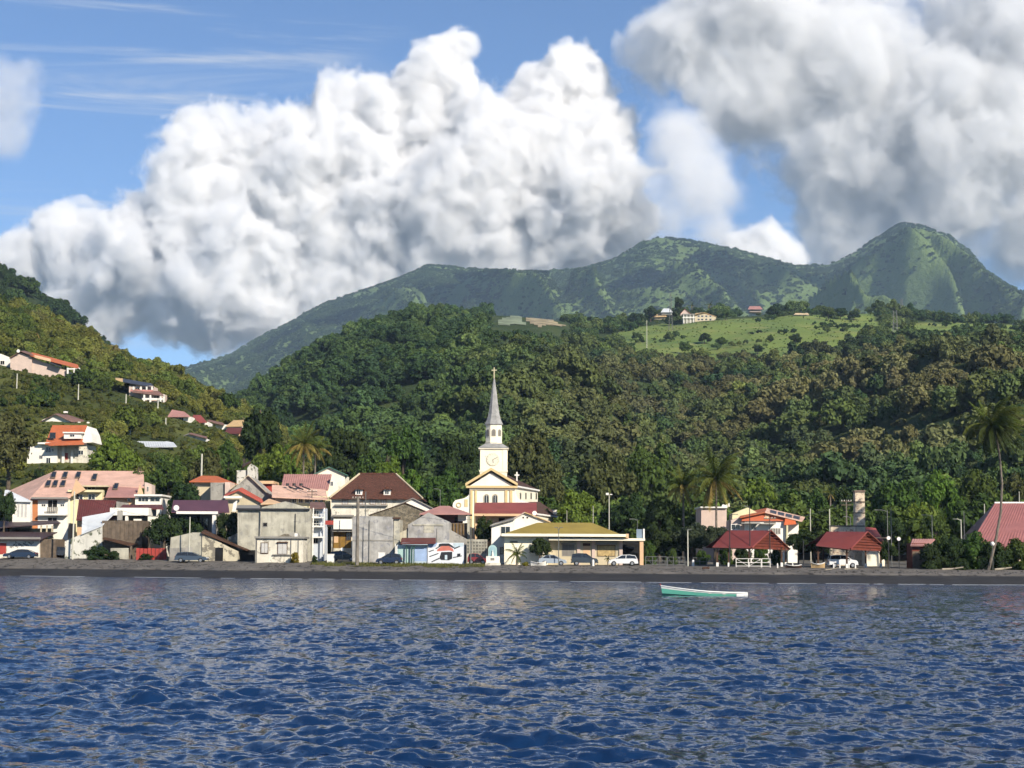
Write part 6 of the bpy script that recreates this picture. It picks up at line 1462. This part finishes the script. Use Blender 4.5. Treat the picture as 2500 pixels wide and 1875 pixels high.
# trees one can tell apart on the plateau
def hill_tree(px, py, r, Y, f, tn, label, **kw): py += 6; Y = Y_at(f, px, py + r * .6, 850); c = P(px, py, Y); return tree(px, py, r, Y, tn, label, base=fan_z(f, c.x, c.y), **kw)
hill_tree(1942, 828, 20, 960, hillF, 'dark', 'lone dark tree in the middle of the meadow', squash=1.1)
hill_tree(1720, 826, 22, 980, hillF, 'dark', 'dark tree left of centre in the meadow')
hill_tree(1760, 832, 18, 985, hillF, 'green', 'rounded bush tree right beside the meadow tree')
hill_tree(1672, 845, 22, 940, hillF, 'green', 'low green tree at the meadow edge')
hill_tree(1850, 852, 18, 930, hillF, 'dark', 'small dark tree at the lower meadow edge')
hill_tree(1880, 822, 12, 990, hillF, 'green', 'little shrub left of the lone meadow tree')
hill_tree(1588, 755, 24, 1150, hillF, 'dark', 'dark tree left of the mast on the skyline', squash=.75)
hill_tree(1560, 775, 26, 1090, hillF, 'dark', 'dark tree below the skyline left of the pale house', squash=.75)
hill_tree(1656, 740, 15, 1200, hillF, 'dark', 'narrow dark tree right of the mast', squash=1.6)
hill_tree(1634, 782, 17, 1070, hillF, 'dark', 'dark tree left of the galleried house')
hill_tree(1772, 766, 18, 1150, hillF, 'green', 'green tree right of the galleried house')
hill_tree(1890, 756, 24, 1260, hillF, 'dark', 'dark round tree beside the faded red roof', squash=.75)
hill_tree(2022, 764, 22, 1250, hillF, 'green', 'green tree at the left of the skyline clump', squash=.75)
hill_tree(2052, 760, 24, 1240, hillF, 'dark', 'dark tree in the middle of the skyline clump', squash=.75)
hill_tree(2084, 766, 20, 1250, hillF, 'dark', 'dark tree at the right of the skyline clump', squash=.75)
hill_tree(2160, 778, 12, 1290, hillF, 'green', 'small tree left of the white mast')
hill_tree(2310, 790, 14, 1250, hillF, 'green', 'small tree right of the far green knoll')
scatter_forest(); scatter_left()

# ------------------------------------------------------------------ boat
def boat():
    Yb = 134.0; a = P(1618, 1453, Yb).x; b = P(1822, 1453, Yb).x; L = b - a; x0 = a
    t = thing('fishing_boat', 'turquoise and white open fishing boat moored off the beach', 'boat', (x0 + L / 2, Yb, 0))
    TQ = mat('turquoise_hull_paint', srgb('#6fc4ac', .8), .35, .06, 1.5); WH = mat('white_hull_paint', srgb('#eef0ea', .84), .4, .05, 1.5); KEEL = mat('dark_antifouling', (.01, .05, .05), .5, .1); INS = mat('boat_inside_grey', srgb('#8f9a98', .7), .8, .1)
    n = 26
    def sec(k):      # station k: 0 bow .. 1 stern -> half beam, sheer height, chine height
        beam = .86 * math.sin(min(1, .06 + k * 1.75) * math.pi / 2) ** .75 * (1 - .22 * max(0, k - .6) / .4)
        sheer = .19 + .56 * (1 - k) ** 2.0 + .06 * k * k; return beam, sheer
    def strake(name, f0, f1, m, inner=0.0):
        mb = MB(); rows = []
        for i in range(n + 1):
            k = i / n; bm_, sh = sec(k); x = x0 + k * L + (-.16 * (1 - k) ** 6 * 1)
            r = []
            for s in (-1, 1):
                for f in (f0, f1):
                    z = -.25 + (sh + .25) * f; w = bm_ * (.55 + .45 * f ** .6) - inner; r.append(Vector((x + .18 * (1 - f) * (1 - k) ** 3, Yb + s * max(.02, w), z)))
            rows.append(r)
        for i in range(n):
            p, q = rows[i], rows[i + 1]; mb.poly([p[0], q[0], q[1], p[1]]); mb.poly([p[2], p[3], q[3], q[2]])
        p = rows[n]; mb.poly([p[0], p[2], p[3], p[1]]); return mb.build(name, m, t, smooth=True)
    strake('keel_strake', .0, .42, KEEL); strake('hull', .42, .80, TQ); strake('top_strake', .80, 1.0, WH); strake('inner_lining', .45, .985, INS, .06)
    mb = MB(); mbs = []
    for s in (-1, 1):
        pts = []
        for i in range(n + 1):
            k = i / n; bm_, sh = sec(k); pts.append(Vector((x0 + k * L - .16 * (1 - k) ** 6, Yb + s * max(.03, bm_), sh)))
        MB().tube(pts, .045, 5).build('gunwale', WH, t)
    mb = MB(); vs = []
    for i in range(n + 1):
        k = i / n; bm_, sh = sec(k); w = bm_ * .8; vs.append((Vector((x0 + k * L, Yb - w, .05)), Vector((x0 + k * L, Yb + w, .05))))
    for i in range(n): mb.poly([vs[i][0], vs[i + 1][0], vs[i + 1][1], vs[i][1]])
    mb.build('floor', INS, t)
    mb = MB()
    for i in range(6):
        k0, k1 = i / n, (i + 1) / n; b0, s0 = sec(k0); b1, s1 = sec(k1)
        mb.poly([(x0 + k0 * L, Yb - b0, s0 - .02), (x0 + k1 * L, Yb - b1, s1 - .02), (x0 + k1 * L, Yb + b1, s1 - .02), (x0 + k0 * L, Yb + b0, s0 - .02)])
    mb.build('foredeck', WH, t)
    for k in (.38, .55, .72): b_, s_ = sec(k); MB().box((x0 + k * L - .12, Yb - b_ + .03, s_ - .14), (x0 + k * L + .12, Yb + b_ - .03, s_ - .09)).build('thwart', WH, t)
    b_, s_ = sec(.93); MB().box((x0 + L * .87, Yb - b_ * .98 - .012, .0), (x0 + L * 1.004, Yb + b_ * .98 + .012, s_ + .02)).build('stern_box', WH, t)
    MB().tube([(x0 - .12, Yb, sec(0)[1] - .1), (x0 - .2, Yb, sec(0)[1] + .14)], .05, 5).build('stem_post', REDPAINT, t)
boat()

# ------------------------------------------------------------------ cars
TYRE = mat('tyre_rubber', (.015, .015, .015), .9, .1); RIM = mat('wheel_rim', srgb('#b0b2b4', .7), .4, .05, metal=.6); CGLASS = mat('car_glass', (.02, .024, .028), .06, .1, spec=.8); LAMPW = mat('headlamp', srgb('#e8eaea', .8), .2, .02); LAMPR = mat('tail_lamp', (.30, .02, .02), .3, .05)
def car(px, Y, L, color, label, kind='hatch', flip=1, name='parked_car'):
    x = P(px, 1370, Y).x; z = g(x, Y); t = thing(name, label, 'car', (x, Y, z), 'cars parked behind the beach')
    m = mat('car_paint_' + color.strip('#'), srgb(color, .75), .25, .02, spec=.6)
    s = L / 4.2; w = .86
    prof = {'hatch': [(-2.1, .32), (-2.1, .62), (-2.02, .95), (-1.35, 1.0), (1.0, .96), (1.9, .80), (2.1, .60), (2.08, .32)], 'sedan': [(-2.1, .32), (-2.12, .75), (-2.0, .98), (-1.2, 1.0), (1.0, .94), (1.9, .78), (2.12, .58), (2.08, .32)], 'suv': [(-2.05, .38), (-2.08, .80), (-2.0, 1.10), (-1.2, 1.12), (1.05, 1.10), (1.85, .98), (2.08, .75), (2.06, .38)]}[kind]
    cab = {'hatch': [(-2.0, .93), (-1.72, 1.43), (-.9, 1.52), (.15, 1.48), (1.15, .95)], 'sedan': [(-1.75, .97), (-1.0, 1.40), (-.3, 1.46), (.25, 1.42), (1.2, .94)], 'suv': [(-2.0, 1.08), (-1.85, 1.60), (-.9, 1.70), (.25, 1.66), (1.15, 1.08)]}[kind]
    T = lambda a, b, zz: Vector((x + flip * a * s, Y + b, z + zz))
    def loft(pf, w0, w1, zsplit):
        mb = MB(); n = len(pf); rows = []
        for sd in (-1, 1): rows.append([T(a, sd * (w0 + (w1 - w0) * max(0, (b - zsplit)) / .6), b) for a, b in pf])
        mb.poly(rows[0]); mb.poly(rows[1][::-1])
        for i in range(n): j = (i + 1) % n; mb.poly([rows[0][i], rows[0][j], rows[1][j], rows[1][i]])
        return mb
    loft(prof, w, w, 9).build('body', m, t); loft(cab, w * .96, w * .74, cab[0][1]).build('cabin_glass', CGLASS, t)
    i0 = [(a * .98, b + .015) for a, b in cab[1:4]]; rp = i0 + [(a, b - .07) for a, b in i0[::-1]]; loft(rp, w * .80, w * .76, 9).build('car_roof', m, t)
    for a, b in ((cab[1], cab[0]), (cab[3], cab[4])):
        for sd in (-1, 1): MB().tube([T(a[0], sd * w * .77, a[1] - .02), T(b[0], sd * w * .95, b[1])], .05, 4).build('pillar', m, t)
    for sd in (-1, 1): MB().tube([T(-.45, sd * w * .76, cab[2][1] - .06), T(-.4, sd * w * .965, prof[3][1])], .05, 4).build('pillar', m, t)
    for a in (-1.28, 1.28):
        for sd in (-1, 1):
            c = T(a, sd * (w - .02), .32); wl_ = MB().lathe(c, [(.32, -.11), (.335, 0), (.32, .11)], 14, axis='y').build('wheel', TYRE, t); MB().lathe(c + Vector((0, sd * .115, 0)), [(.20, -.01), (.20, .012)], 10, axis='y').build('rim', RIM, t, wl_)
    for sd in (-1, 1): MB().box(tuple(T(1.93, sd * .62 - .16, .62)), tuple(T(2.085, sd * .62 + .16, .76))).build('headlight', LAMPW, t); MB().box(tuple(T(-2.115, sd * .68 - .12, .72)), tuple(T(-2.03, sd * .68 + .12, .92))).build('tail_light', LAMPR, t); MB().box(tuple(T(.78, sd * (w + .06) - .06, 1.0)), tuple(T(.92, sd * (w + .06) + .06, 1.1))).build('mirror', m, t)
    MB().box(tuple(T(-2.14, -.8, .34)), tuple(T(-1.95, .8, .5))).build('bumper', m, t); MB().box(tuple(T(1.95, -.8, .34)), tuple(T(2.13, .8, .5))).build('bumper', m, t)
    return t
car(50, 268.6, 5.0, '#27374f', 'dark blue saloon parked before the scribbled white shed', 'sedan', -1)
car(468, 254.6, 4.75, '#465464', 'blue grey hatchback parked by the old concrete warehouse', 'hatch', 1)
car(838, 262, 4.2, '#20242c', 'dark car in the side street below the golden door', 'hatch', 1)
car(950, 242.8, 3.6, '#24304a', 'dark blue car half hidden by the teal kiosk', 'hatch', -1)
car(1349, 238.6, 3.8, '#a9b4bf', 'silver car behind the tall lamp post', 'sedan', 1)
car(1427, 238.8, 3.7, '#3c444c', 'dark grey people carrier before the boarded hall', 'suv', 1)
car(1520, 238.0, 4.1, '#f2f3f2', 'white hatchback next to the cream column', 'hatch', -1)
car(2057, 233.2, 3.9, '#f4f4f3', 'white car parked under the second pavilion', 'suv', 1)
car(153, 272.5, 3.9, '#3a3c42', 'dark van in the gap right of the plum sheds', 'suv', 1)
car(1165, 243.6, 2.7, '#8c3434', 'small red car before the breeze block wall', 'hatch', 1)

# ------------------------------------------------------------------ poles, lamps, masts
def pole(px, y0, Y, r, m, label, name='utility_pole', arm=None, y1=None, head=None, base=None, cat='pole', group='poles and street lamps'):
    b0 = P(px, y0, Y); zb = base if base is not None else (g(b0.x, Y) if y1 is None else P(px, y1, Y).z)
    t = thing(name, label, cat, (b0.x, Y, zb), group)
    MB().tube([(b0.x, Y, zb - .3), (b0.x, Y, (zb + b0.z) / 2), (b0.x, Y, b0.z)], [r, r * .9, r * .75], 7).build('shaft', m, t)
    if arm:
        for dx, dz in arm:
            e = Vector((b0.x + dx, Y - .1, b0.z + dz)); MB().tube([(b0.x, Y, b0.z - .15), (b0.x + dx * .5, Y - .05, b0.z + dz), e], .045, 5).build('arm', m, t)
            if head == 'street': MB().box((e.x - .24, e.y - .10, e.z - .05), (e.x + .24, e.y + .10, e.z + .04)).build('lamp_head', METAL, t)
    if head == 'cross':
        for k in (.25, .8): MB().box((b0.x - .8, Y - .12, b0.z - k - .06), (b0.x + .8, Y - .05, b0.z - k + .06)).build('crossarm', WOOD_G, t)
        for k in (-.7, -.3, .3, .7): MB().tube([(b0.x + k, Y - .09, b0.z - .19), (b0.x + k, Y - .09, b0.z - .02)], .05, 5).build('insulator', TRIM, t)
    if head == 'globe': MB().lathe((b0.x, Y, b0.z + .18), [(.02, -.3), (.2, -.22), (.30, 0), (.2, .22), (.02, .3)], 12).build('globe', TRIM, t, smooth=True)
    if head == 'flood': MB().box((b0.x - .5, Y - .2, b0.z - .05), (b0.x - .05, Y + .05, b0.z + .3)).build('flood_lamp', TRIM, t); MB().box((b0.x + .1, Y - .15, b0.z - .02), (b0.x + .5, Y + .05, b0.z + .12)).build('flood_lamp', TRIM, t)
    if head == 'disc': MB().lathe((b0.x, Y - .08, b0.z - .3), [(.25, -.03), (.25, .03)], 16, axis='y').build('disc', TRIM, t)
    return t
pole(182, 1200, 264.5, 0.144, POLEPALE, 'pale round pole before the pink apartment house')
pole(464, 1262, 255, 0.094, POLEPALE, 'slim pale pole beside the blue grey hatchback')
pole(493, 1108, 305, 0.202, POLEPALE, 'stout white post among the trees above the orange roof')
pole(874, 1212, 243, .26, POLEWOOD, 'thick weathered utility pole before the grey concrete box', head='cross')
pole(893, 1200, 268, 0.086, METAL, 'thin lamp pole before the mansion windows')
pole(902, 1270, 245.6, 0.065, METAL, 'thin grey pole against the grey concrete box')
pole(1150, 1266, 242.5, 0.072, METAL, 'slim grey pole before the breeze block wall')
pole(1364, 1292, 237, 0.065, METAL, 'tall lamp post with twin lamps before the silver car', 'street_lamp', arm=((-.35, .25), (.35, .25)), head='street', cat='street lamp')
pole(1448, 1235, 262, 0.058, POLEPALE, 'thin pale post rising behind the right of the olive roof')
pole(1384, 1246, 264, 0.050, POLEPALE, 'thin pale post behind the middle of the olive roof')
pole(1075, 1195, 278, 0.058, METAL, 'thin lamp pole left of the church volute', arm=((-.8, .1),), head='street', name='street_lamp', cat='street lamp')
pole(1487, 1208, 272, 0.094, POLEPALE, 'floodlight post in front of the olive tree', 'floodlight_post', head='flood', cat='street lamp')
pole(1679, 1293, 236, 0.094, POLEPALE, 'white lamp post between barrier and first pavilion', 'street_lamp', arm=((.25, .05),), head='street', cat='street lamp')
pole(1556, 1268, 246, 0.036, METAL, 'thin bracket lamp above the flat canopy end', 'street_lamp', arm=((-.9, .05),), head='street', cat='street lamp', y1=1292)
pole(1781, 1256, 233, 0.079, DKMETAL, 'dark lamp post through the left of the first pavilion', 'street_lamp', arm=((.9, .02),), head='street', cat='street lamp')
pole(1830, 1236, 233.4, 0.079, DKMETAL, 'tall dark lamp post at the middle of the first pavilion', 'street_lamp', arm=((-.5, .02),), head='street', cat='street lamp')
pole(1879, 1262, 236.5, 0.079, DKMETAL, 'dark post at the ridge end of the first pavilion', head='cross')
pole(1978, 1242, 275, 0.094, POLEPALE, 'pale post left of the small distant palm')
pole(2025, 1242, 272, 0.115, POLEPALE, 'pale thicker post right of the orange house')
pole(2066, 1220, 262, .13, POLEWOOD, 'grey utility pole just left of the chimney', head='cross')
pole(2076, 1262, 256, 0.072, METAL, 'short lamp beside the chimney foot', 'street_lamp', arm=((-.8, .05),), head='street', cat='street lamp')
pole(1961, 1320, 229.5, 0.079, DKMETAL, 'dark post in the gap between the pavilions')
pole(2166, 1246, 236, 0.065, METAL, 'tall lamp with long left arm behind the second pavilion', 'street_lamp', arm=((-1.5, .05),), head='street', cat='street lamp')
pole(2175, 1240, 240, 0.058, METAL, 'thin bare pole beside the long armed lamp')
pole(2275, 1258, 240, 0.065, METAL, 'lamp with left arm above the brown hut', 'street_lamp', arm=((-1.2, .05),), head='street', cat='street lamp')
pole(2346, 1268, 240, 0.086, POLEPALE, 'pale lamp left of the big red roof', 'street_lamp', arm=((-.9, .05),), head='street', cat='street lamp')
pole(2353, 1248, 247, 0.058, METAL, 'thin pole left of the big red roof')
pole(2403, 1230, 262, 0.086, POLEPALE, 'pale post touching the left ridge of the big red roof')
pole(2488, 1200, 266, 0.072, POLEPALE, 'pale post above the right end of the big red roof')
pole(2423, 1331, 226.4, 0.043, METAL, 'globe lamp crossing the leaning palm trunk', 'street_lamp', head='globe', cat='street lamp')
pole(2169, 1308, 228.6, 0.072, DKMETAL, 'dark post carrying a round white sign', 'sign_post', head='disc', cat='sign')
pole(2194, 1310, 228.8, 0.058, DKMETAL, 'dark post with a white disc beside the beach hut', 'sign_post', head='disc', cat='sign')
pole(836, 1336, 246, 0.036, METAL, 'round faded road sign before the dark street', 'sign_post', head='disc', cat='sign')
pole(762, 1196, 276, .09, POLEWOOD, 'wooden pole with wires over the pale pink roof', head='cross')
HG = 'posts on the left hillside'
for px_, y0, y1, Y, lb in ((42, 912, 946, 470, 'pale post below the white box house'), (192, 938, 974, 462, 'pale post right of the long pinkish house'), (308, 962, 982, 452, 'short pale post left of the two storey pink house'), (266, 1030, 1058, 400, 'pale post right of the white gable house'), (318, 1040, 1058, 402, 'pale post above the shiny metal roof'), (405, 1020, 1045, 430, 'pale post left of the valley row'), (386, 972, 994, 458, 'short pale post under the pink house veranda')):
    pole(px_, y0, Y, .17, POLEPALE, lb, y1=y1, group=HG)
def lattice(px, y0, Y, w0, w1, label, y1=None, zb=None):
    b = P(px, y0, Y); zb = zb if zb is not None else fan_z(hillF, b.x, b.y); t = thing('lattice_mast', label, 'mast', (b.x, Y, zb), 'masts on the hills')
    cs = [(-1, -1), (1, -1), (1, 1), (-1, 1)]
    for sx, sy in cs: MB().tube([(b.x + sx * w0, Y + sy * w0, zb), (b.x + sx * w1, Y + sy * w1, b.z)], .12, 4).build('leg', METAL, t)
    n = 7
    for i in range(n):
        k0, k1 = i / n, (i + 1) / n; a0, a1 = w0 + (w1 - w0) * k0, w0 + (w1 - w0) * k1; z0_, z1_ = zb + (b.z - zb) * k0, zb + (b.z - zb) * k1; mb = MB()
        for j in range(4):
            p, q = cs[j], cs[(j + 1) % 4]; mb.tube([(b.x + p[0] * a0, Y + p[1] * a0, z0_), (b.x + q[0] * a1, Y + q[1] * a1, z1_)], .07, 3)
        mb.build('bracing', METAL, t)
    return t
lattice(1175, 778, 930, 1.0, .25, 'slim lattice mast rising from the wooded hill')
lattice(1637, 714, 1190, 1.3, .3, 'tall mast beside the plateau houses on the skyline')
lattice(2185, 758, 1100, 1.5, .9, 'stout lattice pylon at the right of the meadow')
lattice(2201, 730, 1330, .9, .5, 'white mast on the far green knoll')
pole(1579, 782, 1060, 0.216, POLEPALE, 'short white post on the plateau edge', base=fan_z(hillF, P(1579, 782, 1060).x, 1060), group='masts on the hills')

# ------------------------------------------------------------------ shrine, barriers, bollards, bits on the beach
h = House('shrine', 'small white shrine with pale turquoise arched niche on the beach', 1204, 238.6, 'monument')
h.rect(1187, 1220, 1358, None, 1.8, WHITE); h.bar(1185, 1222, 1374, h.bottom(1204, 238.3), 238.3, 2.3, WHITE_DIRTY, 'plinth')
arch_ = [(1192, 1358), (1192, 1341)] + [(1202.5 - 10.5 * math.cos(math.pi * i / 8), 1341 - 11 * math.sin(math.pi * i / 8)) for i in range(1, 8)] + [(1213, 1341), (1213, 1358)]
h.wall(arch_, 1.4, TEAL, 238.9, 'niche'); a2 = [(1202.5 + (x - 1202.5) * .72, 1357 - (1358 - y) * .86) for x, y in arch_]; h.wall(a2, .02, mat('niche_blue', srgb('#a9cdd4', k_), .8), 238.87, 'niche_recess')
MB().lathe(P(1202.5, 1351, 238.75), [(.01, -.45), (.16, -.4), (.12, .1), (.05, .2), (.1, .3), (.02, .42)], 10).build('statue', WHITE, h.t); h.door(1198, 1207, 1362, 1368, GREYTRIM, 238.6, 'plaque')
def barrier(x0, x1, y0, Y, label, m, n, diag=True, name='barrier', cat='barrier'):
    a, b = P(x0, y0, Y), P(x1, y0, Y); zg = g((a.x + b.x) / 2, Y); t = thing(name, label, cat, ((a.x + b.x) / 2, Y, zg), 'barriers along the beach')
    for i in range(n + 1):
        x = a.x + (b.x - a.x) * i / n; MB().tube([(x, Y, zg - .2), (x, Y, a.z)], .05, 6).build('post', m, t)
    for k in (1.0, .55, .12): MB().tube([(a.x, Y, zg + (a.z - zg) * k), (b.x, Y, zg + (a.z - zg) * k)], .04, 5).build('rail', m, t)
    if diag:
        for i in range(n):
            xa, xb = a.x + (b.x - a.x) * i / n, a.x + (b.x - a.x) * (i + 1) / n; MB().tube([(xa, Y - .02, zg + .12), (xb, Y - .02, a.z)] if i % 2 else [(xa, Y - .02, a.z), (xb, Y - .02, zg + .12)], .03, 4).build('brace', m, t)
    return t
barrier(1576, 1628, 1359, 237.2, 'grey braced railing beside the cream column', METAL, 3)
barrier(1630, 1672, 1360, 238.2, 'grey railing between the first railing and white lamp', METAL, 3)
barrier(1692, 1742, 1362, 238, 'grey railing right of the white lamp post', METAL, 3, False)
barrier(1797, 1858, 1364, 231.5, 'white braced railing in front of the first pavilion', TRIM, 2)
barrier(1860, 1880, 1364, 232, 'short white hoop rail right of the braced railing', TRIM, 1, False)
def bollard(px, Y, hgt, r, label, m=None): x = P(px, 1370, Y).x; z = g(x, Y); t = thing('bollard', label, 'bollard', (x, Y, z), 'white bollards along the beach edge'); MB().lathe((x, Y, z - .2), [(r, 0), (r, hgt), (r * .7, hgt + .2), (.02, hgt + .22)], 8).build('shaft', m or TRIM, t); return t
for i, px_ in enumerate((1898, 1935, 2035, 2050, 2072, 2088)): bollard(px_, 228.8, .62, .10, ['white bollard nearest the first pavilion', 'white bollard in the gap between pavilions', 'white bollard at the rear wheel of the white car', 'white bollard before the door of the white car', 'white bollard before the front wing of the white car', 'white bollard just right of the white car'][i])
for px_, lb in ((1692, 'white bin beside the white lamp post'), (1448, 'white post in front of the dark people carrier')): 
    bollard(px_, 237.2, .85, .18, lb)
def driftwood(x0, x1, y0, y1, Y, r, label, m=None):
    a, b = P(x0, y0, Y), P(x1, y1, Y); za, zb_ = g(a.x, Y), g(b.x, Y); t = thing('driftwood', label, 'driftwood', ((a.x + b.x) / 2, Y, za), 'logs on the sand')
    MB().tube([(a.x, Y, za + r * .8), ((a.x + b.x) / 2, Y + .1, (za + zb_) / 2 + r * 1.5), (b.x, Y, zb_ + r * .8 + max(0, (y0 - y1)) * mpp(Y))], [r, r * .9, r * .6], 6).build('log', m or mat('bleached_wood', srgb('#b8ad98', k_), .9, .2), t)
    MB().tube([((a.x + b.x) / 2, Y + .1, (za + zb_) / 2 + r), ((a.x + b.x) / 2 + .4, Y - .2, (za + zb_) / 2 + r * 3)], [r * .5, r * .2], 5).build('branch', m or MATS['bleached_wood'], t)
driftwood(2300, 2352, 1390, 1384, 224, .12, 'bleached log lying below the dark shrubs')
driftwood(2428, 2470, 1378, 1373, 225, .14, 'bleached plank at the right shrubs')
driftwood(2015, 2048, 1398, 1394, 223, .07, 'thin pale stick on the sand below the white car')
driftwood(2062, 2095, 1397, 1396, 223.5, .07, 'thin pale stick right of the other pale stick')
driftwood(1715, 1732, 1392, 1391, 224.5, .16, 'dark stump alone on the sand', WOOD)
def dinghy(x0, x1, Y, hgt, m, label, name='beached_dinghy'):
    a, b = P(x0, 1375, Y).x, P(x1, 1375, Y).x; z = g((a + b) / 2, Y); t = thing(name, label, 'boat', ((a + b) / 2, Y, z)); n = 10; mb = MB(); rows = []
    for i in range(n + 1):
        k = i / n; w = .6 * math.sin(math.pi * (.04 + .80 * k)) ** .8; sh = hgt * (1 + .5 * (2 * k - 1) ** 2); x = a + (b - a) * k; rows.append([Vector((x, Y - w, z + sh)), Vector((x, Y - w * .5, z + .03)), Vector((x, Y + w * .5, z + .03)), Vector((x, Y + w, z + sh))])
    for i in range(n):
        for j in range(3): mb.poly([rows[i][j], rows[i + 1][j], rows[i + 1][j + 1], rows[i][j + 1]])
    mb.build('hull', m, t); 
    for j in (0, 3): MB().tube([r[j] for r in rows], .04, 5).build('gunwale', TRIM, t)
    MB().box(((a + b) / 2 - .12, Y - .55, z + hgt * .7), ((a + b) / 2 + .12, Y + .55, z + hgt * .7 + .05)).build('thwart', WOOD_G, t)
dinghy(1296, 1333, 237, .42, WHITE, 'small white dinghy on the sand beside the young palm')
dinghy(1980, 2013, 228.6, .5, BEIGEROOF, 'upturned tan dinghy beside the bollards')
dinghy(1918, 1956, 228.4, .3, WOOD, 'dark low dinghy in the gap between pavilions')
def bin_(px, Y, w, hh, m, label): x = P(px, 1365, Y).x; z = g(x, Y); t = thing('wheelie_bin', label, 'bin', (x, Y, z)); MB().box((x - w, Y - w, z), (x + w, Y + w, z + hh)).build('body', m, t); MB().box((x - w * 1.08, Y - w * 1.08, z + hh + .003), (x + w * 1.08, Y + w * 1.08, z + hh + .1)).build('lid', m, t)
bin_(932, 243.2, .45, 1.6, TRIM, 'tall white cabinet beside the grey concrete box'); bin_(808, 248, .5, 1.2, TRIM, 'white cabinet at the street corner')
# coarse beach grass below the grey sheds
def grass():
    n = 9000; r = np.random.default_rng(9); px_ = r.uniform(745, 1185, n); t_ = r.uniform(13.5, 20.5, n); x = (px_ - 1250) / FPX * 236; y = shore(x) + t_; ok = fbm(x / 3, y / 2, 3, 88) + (t_ - 16) * .10 > -.05
    x, y = x[ok], y[ok]; n = len(x); z = G(x, y); hh = r.uniform(.12, .4, n); a = r.uniform(0, 6.28, n); w = .05
    b = np.stack([x, y, z], -1); d = np.stack([np.cos(a) * w, np.sin(a) * w, np.zeros(n)], -1); tip = b + np.stack([r.normal(0, .1, n), r.normal(0, .1, n), hh], -1)
    V = np.stack([b - d, b + d, tip], 1).reshape(-1, 3); o = link('beach_grass', np_mesh('beach_grass', V, np.arange(3 * n).reshape(-1, 3), leaf_material('grass_blade', (.12, .125, .04), var=.4)))
    tag(o, 'short dry grass on the beach below the grey sheds', 'grass', kind='stuff')
grass()
# pebbles and wrack on the dry sand
def pebbles():
    n = 1500; r = np.random.default_rng(19); x = r.uniform(-90, 75, n); t_ = 7.6 + r.gamma(2.0, 2.6, n); y = shore(x) + t_; z = G(x, y); s_ = r.gamma(2, .035, n) + .03
    base = np.array([[1, 0, 0], [0, 1, 0], [-1, 0, 0], [0, -1, 0], [0, 0, .7], [0, 0, -.6]]); F0 = np.array([[0, 1, 4], [1, 2, 4], [2, 3, 4], [3, 0, 4], [1, 0, 5], [2, 1, 5], [3, 2, 5], [0, 3, 5]])
    V = base[None] * (s_[:, None] * r.uniform(.6, 1.5, (n, 3)))[:, None, :] + np.stack([x, y, z], -1)[:, None, :]; F = F0[None] + (np.arange(n) * 6)[:, None, None]
    tag(link('beach_pebbles', np_mesh('beach_pebbles', V.reshape(-1, 3), F.reshape(-1, 3), mat('pebble_grey', (.09, .085, .08), .9, .5, 1.3))), 'scattered dark pebbles and wrack on the sand', 'pebbles', kind='stuff')
pebbles()
# overhead wires
def cable(a, b, sag, label):
    p, q = P(*a), P(*b); t = thing('overhead_cable', label, 'cable', tuple((p + q) / 2), 'overhead wires'); pts = [p.lerp(q, i / 10) + Vector((0, 0, -sag * 4 * (i / 10) * (1 - i / 10))) for i in range(11)]
    MB().tube(pts, .022, 4).build('wire', DKMETAL, t)
cable((874, 1216, 243), (762, 1200, 276), .8, 'sagging wire from the thick utility pole to the wooden pole')
cable((874, 1218, 243), (1150, 1268, 242.5), 1.0, 'long sagging wire from the thick utility pole to the slim grey pole')
cable((182, 1203, 264.5), (464, 1264, 255), 1.2, 'long sagging wire from the pale round pole to the hatchback pole')
cable((1879, 1264, 236.5), (2066, 1224, 262), .8, 'wire from the first pavilion ridge to the chimney pole')
# the last film of foam where the wavelets die on the sand
def foam():
    xs = np.linspace(-110, 95, 1400); w = np.clip(.16 + .5 * fbm(xs / 3, xs * 0 + .5, 4, 44), 0, .6); yy = shore(xs) - .35 + .25 * fbm(xs / 2, xs * 0 + 2, 3, 45)
    a = np.stack([xs, yy - w, np.full_like(xs, .025)], -1); b = np.stack([xs, yy + w * .5, np.full_like(xs, .05)], -1)
    V = np.stack([a, b], 1).reshape(-1, 3); i = np.arange(len(xs) - 1) * 2; F = np.stack([i, i + 2, i + 3, i + 1], -1)[(w[:-1] > .02) & (w[1:] > .02)]
    tag(link('foam', np_mesh('foam', V, F, mat('foam_white', (.55, .58, .60), .7, .15, 3))), 'thin broken line of foam along the waterline', 'foam', kind='stuff')
foam()
# ------------------------------------------------------------------ the air between here and the mountains
hz = MB().box((-6500, -2700, -7), (6500, 7300, 1240)).build('haze', None)
hm = bpy.data.materials.new('haze_air'); hm.use_nodes = True
_n, _l = hm.node_tree.nodes, hm.node_tree.links; _n.clear()
_o = _n.new('ShaderNodeOutputMaterial'); _p = _n.new('ShaderNodeVolumePrincipled'); _p.inputs['Color'].default_value = (.55, .74, 1, 1); _p.inputs['Density'].default_value = 5.4e-5
_l.new(_p.outputs[0], _o.inputs['Volume']); hz.data.materials.append(hm)
tag(hz, kind='stuff')
